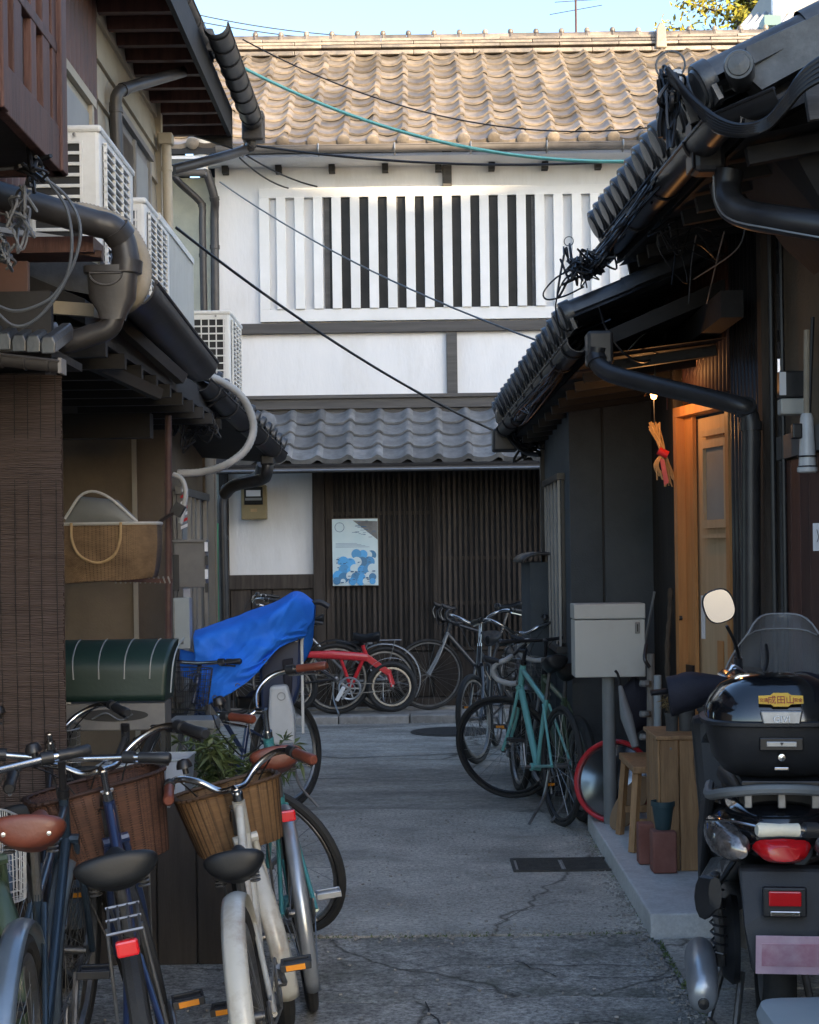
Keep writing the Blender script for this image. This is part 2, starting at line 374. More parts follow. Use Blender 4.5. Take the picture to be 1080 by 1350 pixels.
# wicker / reed materials with woven relief
def woven(name, c, c2, su, sv, sharp=.9):
    m = bpy.data.materials.new(name); m.use_nodes = True; t = m.node_tree; N = t.nodes; L = t.links; b = N['Principled BSDF']
    b.inputs['Roughness'].default_value = .65
    tc = N.new('ShaderNodeTexCoord'); br = N.new('ShaderNodeTexBrick')
    mp = N.new('ShaderNodeMapping'); L.new(tc.outputs['UV'], mp.inputs[0]); mp.inputs['Scale'].default_value = (su, sv, 1)
    L.new(mp.outputs[0], br.inputs[0]); br.inputs['Scale'].default_value = 1; br.inputs['Mortar Size'].default_value = .10
    br.inputs['Mortar Smooth'].default_value = .8; br.inputs['Brick Width'].default_value = 1; br.inputs['Row Height'].default_value = .5
    br.inputs['Color1'].default_value = tuple(c) + (1,); br.inputs['Color2'].default_value = tuple(c2) + (1,)
    br.inputs['Mortar'].default_value = (c[0] * .22, c[1] * .2, c[2] * .2, 1)
    nz = N.new('ShaderNodeTexNoise'); nz.inputs['Scale'].default_value = 9; nz.inputs['Detail'].default_value = 5; L.new(tc.outputs['Object'], nz.inputs[0])
    mx = N.new('ShaderNodeMixRGB'); mx.blend_type = 'MULTIPLY'; mx.inputs[0].default_value = .7
    rr = N.new('ShaderNodeValToRGB'); rr.color_ramp.elements[0].position = .3; rr.color_ramp.elements[0].color = (.45, .42, .38, 1); rr.color_ramp.elements[1].position = .6; rr.color_ramp.elements[1].color = (1, 1, 1, 1)
    L.new(nz.outputs[0], rr.inputs[0]); L.new(br.outputs['Color'], mx.inputs[1]); L.new(rr.outputs[0], mx.inputs[2]); L.new(mx.outputs[0], b.inputs['Base Color'])
    bp = N.new('ShaderNodeBump'); bp.invert = True; bp.inputs['Strength'].default_value = .8; bp.inputs['Distance'].default_value = .006
    L.new(br.outputs['Fac'], bp.inputs['Height']); L.new(bp.outputs[0], b.inputs['Normal'])
    return m
M['wicker'] = woven('golden wicker', (.30, .165, .065), (.21, .11, .042), 44, 34)
M['wickerdark'] = woven('red brown wicker', (.16, .07, .038), (.10, .042, .024), 44, 34)
M['bamboo'] = woven('split bamboo weave', (.36, .23, .12), (.27, .17, .085), 85, 70)
M['reed'] = mat('dark sudare reed', (.045, .032, .028), .7, (.13, .098, .088), 9, 0, vary=.1, stretch=(1.2, 1, 90))
def uvplane(o, fn):
    me = o.data; uv = me.uv_layers.new(name='UVMap')
    for l in me.loops: uv.data[l.index].uv = fn(me.vertices[l.vertex_index].co)
def text_mesh(name, s, size, m, parent, loc, rot, extrude=.0008, align='CENTER'):
    cu = bpy.data.curves.new(name, 'FONT'); cu.body = s; cu.size = size; cu.extrude = extrude; cu.align_x = align; cu.align_y = 'CENTER'
    t = bpy.data.objects.new(name, cu); col.objects.link(t)
    dg = bpy.context.evaluated_depsgraph_get(); dg.update()
    me = bpy.data.meshes.new_from_object(t.evaluated_get(dg)); bpy.data.objects.remove(t)
    me.materials.clear(); me.materials.append(m)
    o = bpy.data.objects.new(name, me); col.objects.link(o); o.parent = parent; o.location = loc; o.rotation_euler = rot
    return o
# ================================================================== GROUND
def struct(o): o['kind'] = 'structure'; return o
def sheet(name, poly, z, m, th=.0):
    mb = MB()
    if th: mb.prism([(x, y, z - th) for x, y in poly], (0, 0, th))
    else: mb.add([(x, y, z) for x, y in poly], [tuple(range(len(poly)))])
    return struct(mb.build(name, m))
sheet('ground', [(-300, -300), (300, -300), (300, 400), (-300, 400)], -.02, M['ground'])
sheet('street_asphalt', [(-30, 9.70), (30, 9.70), (30, 14.75), (-30, 14.75)], -.004, M['asphalt'])
# the alley: curved far edge of the concrete slab, coarse strip nearer the camera
n = 14
arc = [(-1.7 + 2.75 * i / n, 9.74 - .35 * (2 * i / n - 1) ** 2 + (.05 if i % 3 else 0)) for i in range(n + 1)]
def rough_line(x0, x1, y, amp, seed, n=16):
    return [(x0 + (x1 - x0) * i / n, y + amp * noise.noise(Vector((i * .7, seed, 0)))) for i in range(n + 1)]
sheet('street_apron', [(-4, 8.9), (2.4, 8.9), (2.4, 9.75), (-4, 9.75)], -.008, M['asphalt'])
e1 = rough_line(-2.6, .93, 6.55, .06, 1)
e2 = rough_line(-2.6, .93, 5.62, .10, 5)
def mound(name, poly, z, m): return sheet(name, poly, z, m, .03)
mound('concrete_slab', e1 + arc[::-1], .006, M['concrete'])
mound('coarse_paving', [(x, y) for x, y in e2] + [(x, y - .012) for x, y in e1[::-1]], .0, M['darkasphalt'])
mound('near_paving', [(-3.5, -6), (.96, -6), (.96, 5.5)] + [(x, y - .014) for x, y in e2[::-1]] + [(-3.5, 5.6)], .002, M['darkasphalt'])
# slabs on the right beside the step
mound('paving_slab', [(.955, 5.70), (2.4, 5.70), (2.4, 6.44), (.965, 6.44)], .004, M['concrete'])
mound('paving_slab', [(.985, 4.98), (2.4, 4.98), (2.4, 5.685), (.965, 5.685)], .001, M['concrete'])
mound('paving_slab', [(1.0, -4), (2.4, -4), (2.4, 4.965), (1.0, 4.965)], .003, M['concrete'])
mound('gutter_strip', [(.937, 6.56), (.975, 6.37), (.955, 5.7), (.94, 5.6)], -.004, M['darkasphalt'])
o = MB().prism([(.925, 6.46, -.02), (2.4, 6.46, -.02), (2.4, 8.93, -.02), (.935, 8.93, -.02)], (0, 0, .12)).build('concrete_step', M['stepconc'], bevel=.008); struct(o)
for a, b, wd in (((-1.0, 14.75), (2, 0), 0),): pass
# cracks: narrow grooves with their own ragged shape
def crack(pts, wd, z):
    mb = MB(); pts = [Vector(p) for p in pts]; L = []
    for i in range(len(pts) - 1):
        for k in range(5): L.append(pts[i].lerp(pts[i + 1], k / 5) + Vector((random.uniform(-.012, .012), random.uniform(-.03, .03), 0)))
    L.append(pts[-1])
    for i in range(len(L) - 1):
        a, b = L[i], L[i + 1]; d = Vector((-(b - a).y, (b - a).x, 0)).normalized() * wd * random.uniform(.4, 1)
        mb.add([a - d + Vector((0, 0, z)), b - d + Vector((0, 0, z)), b + d + Vector((0, 0, z)), a + d + Vector((0, 0, z))], [(0, 1, 2, 3)])
    return mb
o = crack([(-.9, 6.1, 0), (-.2, 5.98, 0), (.3, 6.1, 0), (.92, 6.0, 0)], .004, .0045).build('paving_crack', M['blackwood']); struct(o)
for k_, cp_ in enumerate(([(-.75, 5.9, 0), (-.3, 5.75, 0), (.1, 5.8, 0), (.35, 5.66, 0)], [(.35, 6.1, 0), (.5, 5.9, 0), (.94, 5.85, 0)], [(-.5, 5.3, 0), (.0, 5.2, 0), (.5, 5.32, 0), (.95, 5.2, 0)], [(.0, 5.58, 0), (.06, 5.2, 0), (.0, 4.9, 0)])):
    struct(crack(cp_, .0035, .0052).build('paving_crack', M['blackwood']))
for k_, cp_ in enumerate(([(.93, 7.2, 0), (.5, 7.05, 0), (.3, 6.7, 0)],)):
    struct(crack(cp_, .0022, .0105).build('paving_crack', M['blackwood']))
rg = random.Random(77); mbg = MB()
for i_ in range(1500):
    u_ = rg.random()
    if u_ < .45: x_, y_ = .93 - abs(rg.gauss(0, .05)), rg.uniform(5.0, 9.0)
    elif u_ < .6: x_, y_ = rg.uniform(-.6, .93), 6.55 + rg.gauss(0, .06)
    elif u_ < .75: x_, y_ = rg.uniform(-3, 3), 14.74 - abs(rg.gauss(0, .06))
    else: x_, y_ = rg.uniform(-1.2, .95), rg.uniform(4.9, 9.6)
    s_ = rg.uniform(.002, .007); a_ = rg.uniform(0, 6.28); z_ = .006
    mbg.box(-s_, s_, -s_ * .7, s_ * .7, 0, s_, Matrix.Translation((x_, y_, z_)) @ Matrix.Rotation(a_, 4, 'Z') @ Matrix.Rotation(.4, 4, 'X'))
tag(mbg.build('grit', M['granite']), 'loose grit and crumbs gathered along the joints of the paving', 'grit', kind='stuff')
mbg = MB()
for i_ in range(900):
    y_ = rg.uniform(4.9, 8.9); x_ = .935 - abs(rg.gauss(0, .012)) + (.02 if y_ < 6.4 else 0)
    if rg.random() < .4: x_, y_ = rg.uniform(-.9, .93), 6.55 + rg.gauss(0, .012)
    h_ = rg.uniform(.004, .016); a_ = rg.uniform(0, 6.28); d_ = Vector((math.cos(a_), math.sin(a_), 0)) * .005
    b_ = Vector((x_, y_, .0)); mbg.add([b_ - d_, b_ + d_, b_ + Vector((rg.gauss(0, .006), rg.gauss(0, .006), h_))], [(0, 1, 2)])
tag(mbg.build('moss', M['leaf']), 'thin moss and weeds growing in the joint beside the grey step', 'moss', kind='stuff')
o = crack([(-1.6, 12.9, 0), (-.6, 12.3, 0), (.4, 12.5, 0), (1.4, 11.9, 0)], .012, .0002).build('paving_crack', M['blackwood']); struct(o)
o = crack([(-.8, 11.2, 0), (.1, 11.0, 0), (.9, 11.3, 0)], .008, .0002).build('paving_crack', M['blackwood']); struct(o)
# kerb stones and the pavement under the white house
kerb = struct(MB().box(-30, 30, 14.98, 15.75, -.02, .062).build('pavement', M['granite']))
x = -9.0; ks = None
for i in range(28):
    L = .66
    if ks is None: ks = MB().box(-.325, .325, 0, .225, -.02, .07).build('kerb_stone', M['granite'], kerb, bevel=.012); ks.location = (x, 14.755, 0)
    else: inst(ks, kerb, (x, 14.755 + random.uniform(-.006, .006), random.uniform(-.006, .004)))
    x += L
# drain cover (two iron grates let into the slab) and manhole
t = thing('drain_cover', 'rectangular rusty iron drain cover set in the alley beside the grey step', 'drain cover', (.70, 7.95, .013))
MB().box(-.25, .25, -.155, -.14, -.01, .004).build('frame', M['iron'], t); MB().box(-.25, .25, .14, .155, -.01, .004).build('frame', M['iron'], t)
MB().box(-.25, -.235, -.14, .14, -.01, .004).build('frame', M['iron'], t); MB().box(.235, .25, -.14, .14, -.01, .004).build('frame', M['iron'], t)
for i in range(2):
    cp = MB().box(-.232 + i * .234, -.002 + i * .234, -.137, .137, -.012, -.004).build('cover_plate', M['granite'], t)
    for kk in range(9): MB().box(-.222 + i * .234, -.012 + i * .234, -.125 + kk * .029, -.112 + kk * .029, -.0038, .004).build('rib', M['iron'], cp)
t = thing('manhole_cover', 'round iron manhole cover in the street before the white house', 'manhole cover', (.28, 14.0, -.003))
MB().lathe([(.36, 0), (.36, .006), (.33, .006)], n=32).build('rim', M['iron'], t)
MB().lathe([(.32, 0), (.32, .010), (.31, .012)], n=32).build('plate', M['iron'], t)
t = thing('access_cap', 'small round pale inspection cap in the grey step beside the wooden crate', 'cap', (1.335, 6.98, .1))
MB().lathe([(.07, 0), (.07, .004), (.06, .007), (.0, .008)], n=24, cap=False).build('plate', M['stepconc'], t)
MB().ring((0, 0, .004), (0, 0, 1), .073, .004, 28, 5).build('rim', M['alu'], t)
for i in range(5):
    pass

# ================================================================== WHITE HOUSE (faces the alley)
YF = 15.6; PF = F / YF
def fx(px): return (px - VX) / PF           # along the facade
def fz(py): return EYE - (py - VY) / PF     # height on the facade (before roll: measured at image centre)
wh = thing('white_house', 'two-storey white plastered town house with grey tiled roofs facing the end of the alley', 'house', (0, YF, 0))
def wbox(name, x0, x1, y0, y1, z0, z1, m, par=wh, bevel=0): return MB().box(x0, x1, y0, y1, z0, z1).build(name, m, par, bevel=bevel)
XL, XR = -1.93, 6.5
# heights corrected for the slight tilt of the picture
zB2, zB1 = 3.84, 3.74
wbox('wall', XL, XR, 0.02, 4.6, 2.95, 5.62, M['plaster'])
wbox('wall', XL, XR, 0.06, 4.6, 0.0, 2.95, M['blackwood'])
# ground floor white panel between corner post and door frame
wbox('wall_panel', XL + .09, -1.015, .02, .06, 1.38, 2.5, M['plaster'])
# string courses
wbox('beam', XL, XR, -.035, .02, 3.735, 3.835, M['beam'], bevel=.004)
wbox('beam', XL, XR, -.06, .02, 2.99, 3.09, M['beam'], bevel=.004)
wbox('beam', XL, XR, -.085, .02, 3.09, 3.125, M['beam'], bevel=.003)
wbox('beam', XL, XR, -.03, .02, 2.86, 2.988, M['beam'], bevel=.003)
wbox('post', .315, .42, -.02, .018, 3.126, 3.734, M['beam'], bevel=.004)
wbox('post', .30, .39, -.02, .018, 5.12, 5.55, M['beam'], bevel=.003)
wbox('corner_post', XL, XL + .09, -.03, .06, 0.05, 2.86, M['darkwood'])
wbox('door_post', -1.015, -.90, -.06, .06, .06, 2.50, M['darkwood'], bevel=.004)
wbox('lintel', -1.015, XR, -.07, .06, 2.50, 2.60, M['blackwood'])
wbox('beam', XL + .09, -1.015, -.03, .06, 1.24, 1.38, M['darkwood'], bevel=.004)
for i in range(4): wbox('board', XL + .10 + i * .205, XL + .295 + i * .205, -.005, .06, .16, 1.24, M['darkwood'])
wbox('sill', XL, XR, -.10, .06, .03, .16, M['darkwood'], bevel=.006)
wbox('foundation_stone', XL, 1.2, -.24, -.10, .0, .085, M['granite'], bevel=.01)
wbox('foundation_stone', 1.21, 4.4, -.24, -.10, .0, .085, M['granite'], bevel=.01)
# lattice doors
def lattice_door(x0, x1, y, slat_n):
    d = wbox('lattice_door', x0, x1, y + .035, y + .05, .16, 2.50, M['blackwood'])
    for z in (.17, .62, 1.06, 1.50, 1.95, 2.42): MB().box(x0, x1, y + .012, y + .034, z, z + .035).build('rail', M['darkwood'], d)
    MB().box(x0, x0 + .05, y, y + .034, .16, 2.5).build('stile', M['darkwood'], d); MB().box(x1 - .05, x1, y, y + .034, .16, 2.5).build('stile', M['darkwood'], d)
    MB().box(x0 + .05, x1 - .05, y + .002, y + .034, .205, .60).build('base_board', M['darkwood'], d)
    s0 = None; st = (x1 - x0 - .12) / (slat_n - 1)
    for i in range(slat_n):
        xx = x0 + .06 + i * st
        if s0 is None: s0 = MB().box(-.0135, .0135, y - .006, y + .014, .655, 2.42).build('slat', M['darkwood'], d); s0.location = (xx, 0, 0)
        else: inst(s0, d, (xx, 0, 0))
lattice_door(-.89, .20, 0, 20)
lattice_door(.155, 1.32, -.045, 21)
lattice_door(1.30, 2.5, 0, 20)
# upper white lattice window
zl0, zl1 = 3.87, 5.15
lw = wbox('lattice_window', -1.50, 3.2, -.035, .019, zl1 - .09, zl1, M['white'], bevel=.003)
MB().box(-1.50, 3.2, -.035, .019, zl0 - .02, zl0 + .10).build('sill', M['white'], lw, bevel=.003)
MB().box(-1.50, -1.40, -.035, .019, zl0 + .1, zl1 - .09).build('frame', M['white'], lw, bevel=.003)
MB().box(-1.52, -1.36, -.045, -.036, zl0 - .01, zl1).build('frame', M['white'], lw, bevel=.002) if False else None
MB().box(-.865, 1.215, -.004, .018, zl0 + .1, zl1 - .09).build('pane', M['darkglass'], lw)
for xx in (-.865, -.19, .49, 1.165): MB().box(xx, xx + .05, -.010, -.0045, zl0 + .1, zl1 - .09).build('window_stile', M['beam'], lw)
s0 = None
xs = []; xx = -1.285
while xx < 3.1: xs.append(xx); xx += .1805
for xx in xs:
    if s0 is None: s0 = MB().box(-.046, .046, -.055, -.022, zl0 + .1, zl1 - .09).build('slat', M['white'], lw, bevel=.003); s0.location = (xx, 0, 0)
    else: inst(s0, lw, (xx, random.uniform(-.003, .003), 0))
# tile meshes ----------------------------------------------------------
def prof(u, w, amp):     # cross profile of a pan tile, u 0..1
    if u < .68: return -amp * .55 * math.sin(math.pi * u / .68)
    return amp * math.sin(math.pi * (u - .68) / .32) * 1.0
def tile_mesh(w, L, amp, lip=.03, disc=False, nn=11, th=.017):
    mb = MB(); us = [i / nn for i in range(nn + 1)]
    def row(y, dz): return [(u * w * 1.04, y, prof(u, w, amp) + dz) for u in us]
    a = row(0, th + .004); b = row(L, .0); lipz = [(x, 0, z - lip) for x, y, z in a]; bot = [(x, .03, z - lip) for x, y, z in a]
    k = nn + 1; mb.v += a + b + lipz + bot
    for i in range(nn):
        mb.f += [(i, i + 1, k + i + 1, k + i), (2 * k + i, 2 * k + i + 1, i + 1, i), (3 * k + i, 3 * k + i + 1, 2 * k + i + 1, 2 * k + i)]
    if disc:
        cx = w * 1.04 * .84
        mb.lathe([(.0, -.012), (.045, -.010), (.060, -.002), (.062, .03)], (cx, -.012, .012), (0, 1, 0), n=14, cap=False)
    return mb
def tile_roof(parent, x0, ncol, nrow, w, run, rise, y0, z0, m, amp, disc_eave, name='roof_tile', lip=.03, jit=.004):
    L = math.hypot(run, rise) / nrow; ang = math.atan2(rise, run)
    body = tile_mesh(w, L * 1.12, amp, lip=.022).build(name, m, parent, smooth=True, ang=50)
    eave = tile_mesh(w, L * 1.12, amp, lip=lip, disc=disc_eave).build(name, m, parent, smooth=True, ang=50)
    fb = fe = True
    for r in range(nrow):
        for c in range(ncol):
            loc = (x0 + c * w + random.uniform(-jit, jit), y0 + run * r / nrow, z0 + rise * r / nrow + random.uniform(-jit, jit) * .6)
            rot = (ang - .03 + random.uniform(-.012, .012), random.uniform(-.010, .010), random.uniform(-.012, .012))
            src = eave if r == 0 else body
            if r == 0 and fe: src.location = loc; src.rotation_euler = rot; fe = False
            elif r > 0 and fb: src.location = loc; src.rotation_euler = rot; fb = False
            else: inst(src, parent, loc, rot)
# lower pent roof
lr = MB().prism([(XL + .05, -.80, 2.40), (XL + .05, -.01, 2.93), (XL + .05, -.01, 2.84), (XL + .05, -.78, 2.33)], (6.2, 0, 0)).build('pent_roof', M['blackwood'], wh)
tile_roof(lr, -1.72, 21, 4, .281, .75, .51, -.80, 2.45, M['tile2'], .034, False, lip=.055)
MB().box(XL + .05, 4.3, -.84, -.80, 2.335, 2.375).build('eave_board', M['beam'], lr)
MB().tube([(XL + .1, -.86, 2.35), (4.3, -.86, 2.35)], .012, 6).build('eave_rod', M['alu'], lr)
for i in range(14): pass
# upper main roof
EZ, EY = 5.50, -.42
mr = MB().prism([(-2.55, EY + .02, EZ - .02), (-2.55, 2.2, EZ + 1.62), (-2.55, 5.2, EZ - .02), (-2.55, 5.2, EZ - .14), (-2.55, 2.2, EZ + 1.52), (-2.55, EY + .02, EZ - .09)], (7.4, 0, 0)).build('main_roof', M['blackwood'], wh)
tile_roof(mr, -2.62, 23, 13, .2865, 2.60, 1.66, EY, EZ, M['tile'], .040, True, lip=.045, jit=.006)
MB().grid(lambda u, v: (-2.6 + 7.4 * u, 2.2 + 3.0 * v, EZ + 1.69 - 1.69 * v), 4, 2).build('rear_slope', M['tile'], mr)
# ridge: stacked courses and a round capping with knobs
rz = EZ + 1.70
for k in range(4):
    for i in range(12):
        xx = -2.6 + .66 * i + (.3 if k % 2 else 0)
        MB().box(xx, xx + .655, 2.20 - .13 + k * .008, 2.20 + .13 - k * .008, rz - .05 + k * .038, rz - .05 + k * .038 + .033).build('ridge_course', M['tile'], mr, bevel=.006) if k else MB().box(xx, xx + .655, 2.04, 2.36, rz - .10, rz - .052).build('ridge_course', M['tile'], mr, bevel=.006)
cap = None
for i in range(26):
    xx = -2.6 + .285 * i
    if cap is None:
        mb = MB().tube([(0, 2.2, rz + .105), (.28, 2.2, rz + .105)], .062, 12); mb.lathe([(.0, -.01), (.03, .0), (.034, .02), (.022, .045), (0, .05)], (.02, 2.2, rz + .165), (0, 0, 1), 10, cap=False)
        mb.ring((.02, 2.2, rz + .105), (1, 0, 0), .062, .012, 14, 5)
        cap = mb.build('ridge_cap', M['tile'], mr, smooth=True, ang=50); cap.location = (xx, 0, 0)
    else: inst(cap, mr, (xx, random.uniform(-.006, .006), random.uniform(-.004, .004)))
MB().prism([(2.72, 2.0, rz - .08), (2.84, 2.0, rz - .08), (2.83, 2.0, rz + .14), (2.80, 2.0, rz + .20), (2.76, 2.0, rz + .20), (2.73, 2.0, rz + .14)], (0, .3, 0)).build('ridge_end_tile', M['tile'], mr, bevel=.012)
# soffit, rafters ends and gutter under the main roof
MB().box(-2.55, 4.8, EY + .04, .02, EZ - .13, EZ - .10).build('soffit', M['plaster'], mr)
for i in range(11): MB().box(-1.85 + .52 * i, -1.79 + .52 * i, -.10, .018, EZ - .20, EZ - .132).build('rafter_end', M['blackwood'], mr)
g = MB(); 
def gutter_profile(r, n=10): return [(r * math.cos(math.pi + math.pi * i / n), r * math.sin(math.pi + math.pi * i / n)) for i in range(n + 1)]
def half_gutter(name, a, b, r, m, parent, th=.006, ext=.4):
    a, b = Vector(a), Vector(b); d = (b - a).normalized(); side = d.cross(Vector((0, 0, 1))).normalized(); up = side.cross(d)
    pr = gutter_profile(r)
    mb = MB(); k = len(pr)
    for c in (a, b):
        for (x, y) in pr: mb.v.append(tuple(c + side * x + up * y))
        for (x, y) in pr: mb.v.append(tuple(c + side * x * .93 + up * y * .93))
    for i in range(k - 1):
        mb.f += [(i, i + 1, 2 * k + i + 1, 2 * k + i), (k + i + 1, k + i, 3 * k + i, 3 * k + i + 1)]
    mb.f += [(0, 2 * k, 3 * k, k), (k - 1, 2 * k - 1, 4 * k - 1, 3 * k - 1)]
    for base in (0, 2 * k):
        for i in range(k - 1): mb.f.append((base + i, base + k + i, base + k + i + 1, base + i + 1))
    mb.tube([a + side * r, b + side * r], th * 1.1, 6); mb.tube([a - side * r, b - side * r], th * 1.1, 6)
    return mb.build(name, m, parent, smooth=True)
half_gutter('gutter', (-1.85, EY - .09, EZ - .065), (4.6, EY - .09, EZ - .075), .055, M['gutterlt'], mr)
for i in range(9):
    xx = -1.6 + i * .72
    MB().tube(spline([(xx, EY - .15, EZ - .05), (xx, EY - .15, EZ - .12), (xx, EY - .08, EZ - .15), (xx, EY - .02, EZ - .08)], 4), .008, 5).build('gutter_bracket', M['dullsteel'], mr)
# little pale shelf/flashing pieces on the corner, downpipes on the left corner
def pipe(name, pts, r, m, parent, k=5, n=10, sp=True, collars=()):
    q = spline(pts, k) if sp else [Vector(p) for p in pts]
    mb = MB().tube(q, r, n)
    for c in collars:
        i = min(len(q) - 2, int(c * (len(q) - 1))); d = (q[i + 1] - q[i]).normalized()
        mb.tube([q[i] - d * r * .45, q[i] + d * r * .45], r * 1.16, n)
    return mb.build(name, m, parent, smooth=True, ang=50)
pl = thing('downpipe', 'dark downpipe hanging down the left corner of the white house', 'pipe', (0, 0, 0))
pipe('pipe', [P(272, 225, 15.3), P(283, 262, 15.35), P(283, 290, 15.4), P(284, 405, 15.4), P(286, 600, 15.4)], .042, M['gutter'], pl, collars=(.25, .6, .8))
MB().lathe([(.05, 0), (.05, .05), (.09, .12), (.11, .26), (.12, .27)], P(268, 224, 15.3), (0, 0, 1), 12).build('leader_head', M['acwhite'], pl, smooth=True)
pl = thing('downpipe', 'thin brown downpipe with a crooked top on the pale green wall', 'pipe', (0, 0, 0))
pipe('pipe', [P(230, 226, 15.3), P(234, 238, 15.3), P(262, 264, 15.4), P(267, 275, 15.42), P(267, 300, 15.42), P(269, 405, 15.42), P(270, 500, 15.4)], .036, M['gutter'], pl, collars=(.45, .75))
pl = thing('drainpipe', 'black drainpipe running down the left edge of the white house ground floor', 'pipe')
pipe('pipe', [P(345, 612, 14.0), P(338, 628, 14.1), P(305, 640, 14.2), P(294, 656, 14.2), P(293, 690, 14.2), P(296, 815, 14.2)] + [P(298, 948, 14.2)], .045, M['gutterbk'], pl, collars=(.4, .7))
pl = thing('hosepipe', 'green garden hose hanging beside the black drainpipe', 'hose')
pipe('pipe', [P(285, 690, 14.0), P(285, 760, 14.0), P(286, 818, 14.0), P(288, 930, 14.0)], .022, M['green'] if 0 else mat('green hose', (.01, .16, .07), .4), pl)
# meter
t = thing('electric_meter', 'mustard electricity meter box on the white plaster beside the drainpipe', 'electric meter', P(336, 663, YF - .02))
MB().box(-.125, .125, -.10, 0, -.165, .17).build('case', M['meter'], t, bevel=.012)
MB().box(-.09, .09, -.125, -.101, -.02, .15).build('window', M['darkglass'], t, bevel=.004)
MB().box(-.07, .07, -.13, -.126, .06, .12).build('dial', M['paper'], t); MB().box(-.03, .03, -.106, -.101, -.09, -.06).build('nameplate', M['straw'], t)
MB().box(-.08, .08, -.129, -.126, .02, .045).build('dial', M['greyplastic'], t)
# poster: plain cloud print
ps = thing('poster', 'blue and white printed poster hanging on the dark lattice door', 'poster', P(468.5, 728, YF - .03))
W2, H2 = .222, .325
MB().box(-W2 - .006, W2 + .006, -.012, 0, -H2 - .006, H2 + .006).build('backing', M['darkpaint'], ps)
MB().box(-W2, W2, -.015, -.0125, -H2, H2).build('sheet', M['posterwhite'], ps)
rr = random.Random(3)
k = 0
for row, (zz, num, rad) in enumerate(((-.03, 4, .062), (-.10, 6, .058), (-.17, 7, .055), (-.24, 7, .055), (-.285, 6, .04))):
    for i in range(num):
        cx = .20 - i * (.40 / 6.5) - rr.uniform(0, .02) if row < 2 else -.18 + i * .36 / (num - 1) + rr.uniform(-.015, .015)
        cx = max(-W2 + rad, min(W2 - rad, cx)); cz = max(-H2 + rad, zz + rr.uniform(-.012, .012)); k += 1
        q = rad * rr.uniform(.6, 1)
        MB().lathe([(q, 0), (q, .0004 * k), (0, .0004 * k)], (cx, -.0155, cz), (0, -1, 0), 16, cap=False).build('cloud_shape', [M['posterblue'], M['posterblue'], M['posterwhite']][k % 3], ps)
mb = MB()
for i in range(26):
    x0 = rr.uniform(-.10, .2); z0 = rr.uniform(.14, .31)
    if z0 > .30 - (x0 + .1) * .55 - .12 and z0 < .32: mb.box(x0, min(W2, x0 + rr.uniform(.02, .05)), -.0165, -.0152, z0, z0 + .004)
for i in range(4): mb.box(-.19 + .0, .02 + .04 * i, -.0165, -.0152, .085 - .012 * i, .088 - .012 * i)
for i in range(40):
    a = (rr.uniform(-.2, .17), -.028, rr.uniform(-.3, -.05)); mb.box(a[0], a[0] + rr.uniform(.008, .03), -.034, -.033, a[2], a[2] + rr.uniform(.003, .012))
o = mb.build('print', M['posterline'], ps)
mb = MB().add([(.22, -.0158, .30), (-.02, -.0158, .31), (.22, -.0158, .12)], [(0, 1, 2)]); mb.build('print', M['tile2'], ps)
MB().ring((-.15, -.0158, .245), (0, 1, 0), .045, .002, 24, 4).build('print', M['posterline'], ps)

# neighbour with pale green stucco, seen between the left house and the white house
sh = thing('stucco_house', 'pale green stucco house showing in the gap left of the white house', 'house', (0, 15.7, 0))
MB().box(-6.5, -1.94, 0, 4, 0, 5.3).build('wall', M['stucco'], sh)
r2 = MB().prism([(-6.5, -.5, 5.30), (-6.5, 2, 6.5), (-6.5, 4.4, 5.3), (-6.5, 4.4, 5.2), (-6.5, -.5, 5.2)], (3.9, 0, 0)).build('roof', M['blackwood'], sh)
tile_roof(r2, -3.9, 5, 9, .2865, 2.5, 1.25, -.55, 5.36, M['tile2'], .04, True, lip=.04)
half_gutter('gutter', (-4, -.6, 5.25), (-1.95, -.6, 5.22), .05, M['gutterlt'], r2)

# ================================================================== the lit tree, aerial and rooftop block behind on the right
def tree(px, py, Z, rad, n, seed):
    rr = random.Random(seed); c = P(px, py, Z)
    t = thing('tree', 'sunlit yellow green tree behind the ridge of the white house', 'tree', (c.x, Z, 0))
    mb = MB(); mb.tube([(0, 0, 0), (.1, 0, c.z * .5), (0, .1, c.z - .3), (.1, 0, c.z + rad * .6)], [.16, .13, .07, .02], 8)
    tips = []
    for i in range(46):
        a = rr.uniform(0, 6.28); e = rr.uniform(-.2, 1.3); L = rad * rr.uniform(.6, 1.15)
        st = Vector((0, 0, c.z + rr.uniform(-.7, .4))); en = st + Vector((math.cos(a) * math.cos(e), math.sin(a) * math.cos(e), math.sin(e))) * L
        mb.tube([st, st.lerp(en, .5) + Vector((0, 0, .06)), en], [.03, .018, .006], 5); tips.append((st, en))
    mb.build('trunk', M['bark'], t, smooth=True)
    lf = MB()
    for i in range(n):
        st, en = rr.choice(tips); p = st.lerp(en, rr.uniform(.35, 1.05)) + Vector((rr.gauss(0, .09), rr.gauss(0, .09), rr.gauss(0, .09)))
        s = rr.uniform(.02, .045); u = Vector((rr.gauss(0, 1), rr.gauss(0, 1), rr.gauss(0, 1))).normalized(); v = u.orthogonal().normalized()
        lf.add([p - u * s * 1.6, p - v * s, p + u * s * 1.6, p + v * s], [(0, 1, 2, 3)])
    lf.build('crown', M['leafy'], t)
tree(988, 20, 24, 1.15, 5200, 4)
an = thing('roof_aerial', 'thin rusty television aerial mast standing on the white house ridge', 'aerial', (1.9, 18.2, 6.6))
MB().tube([(0, 0, 0), (0, 0, 1.6)], .014, 6).build('mast', M['rustpipe'], an)
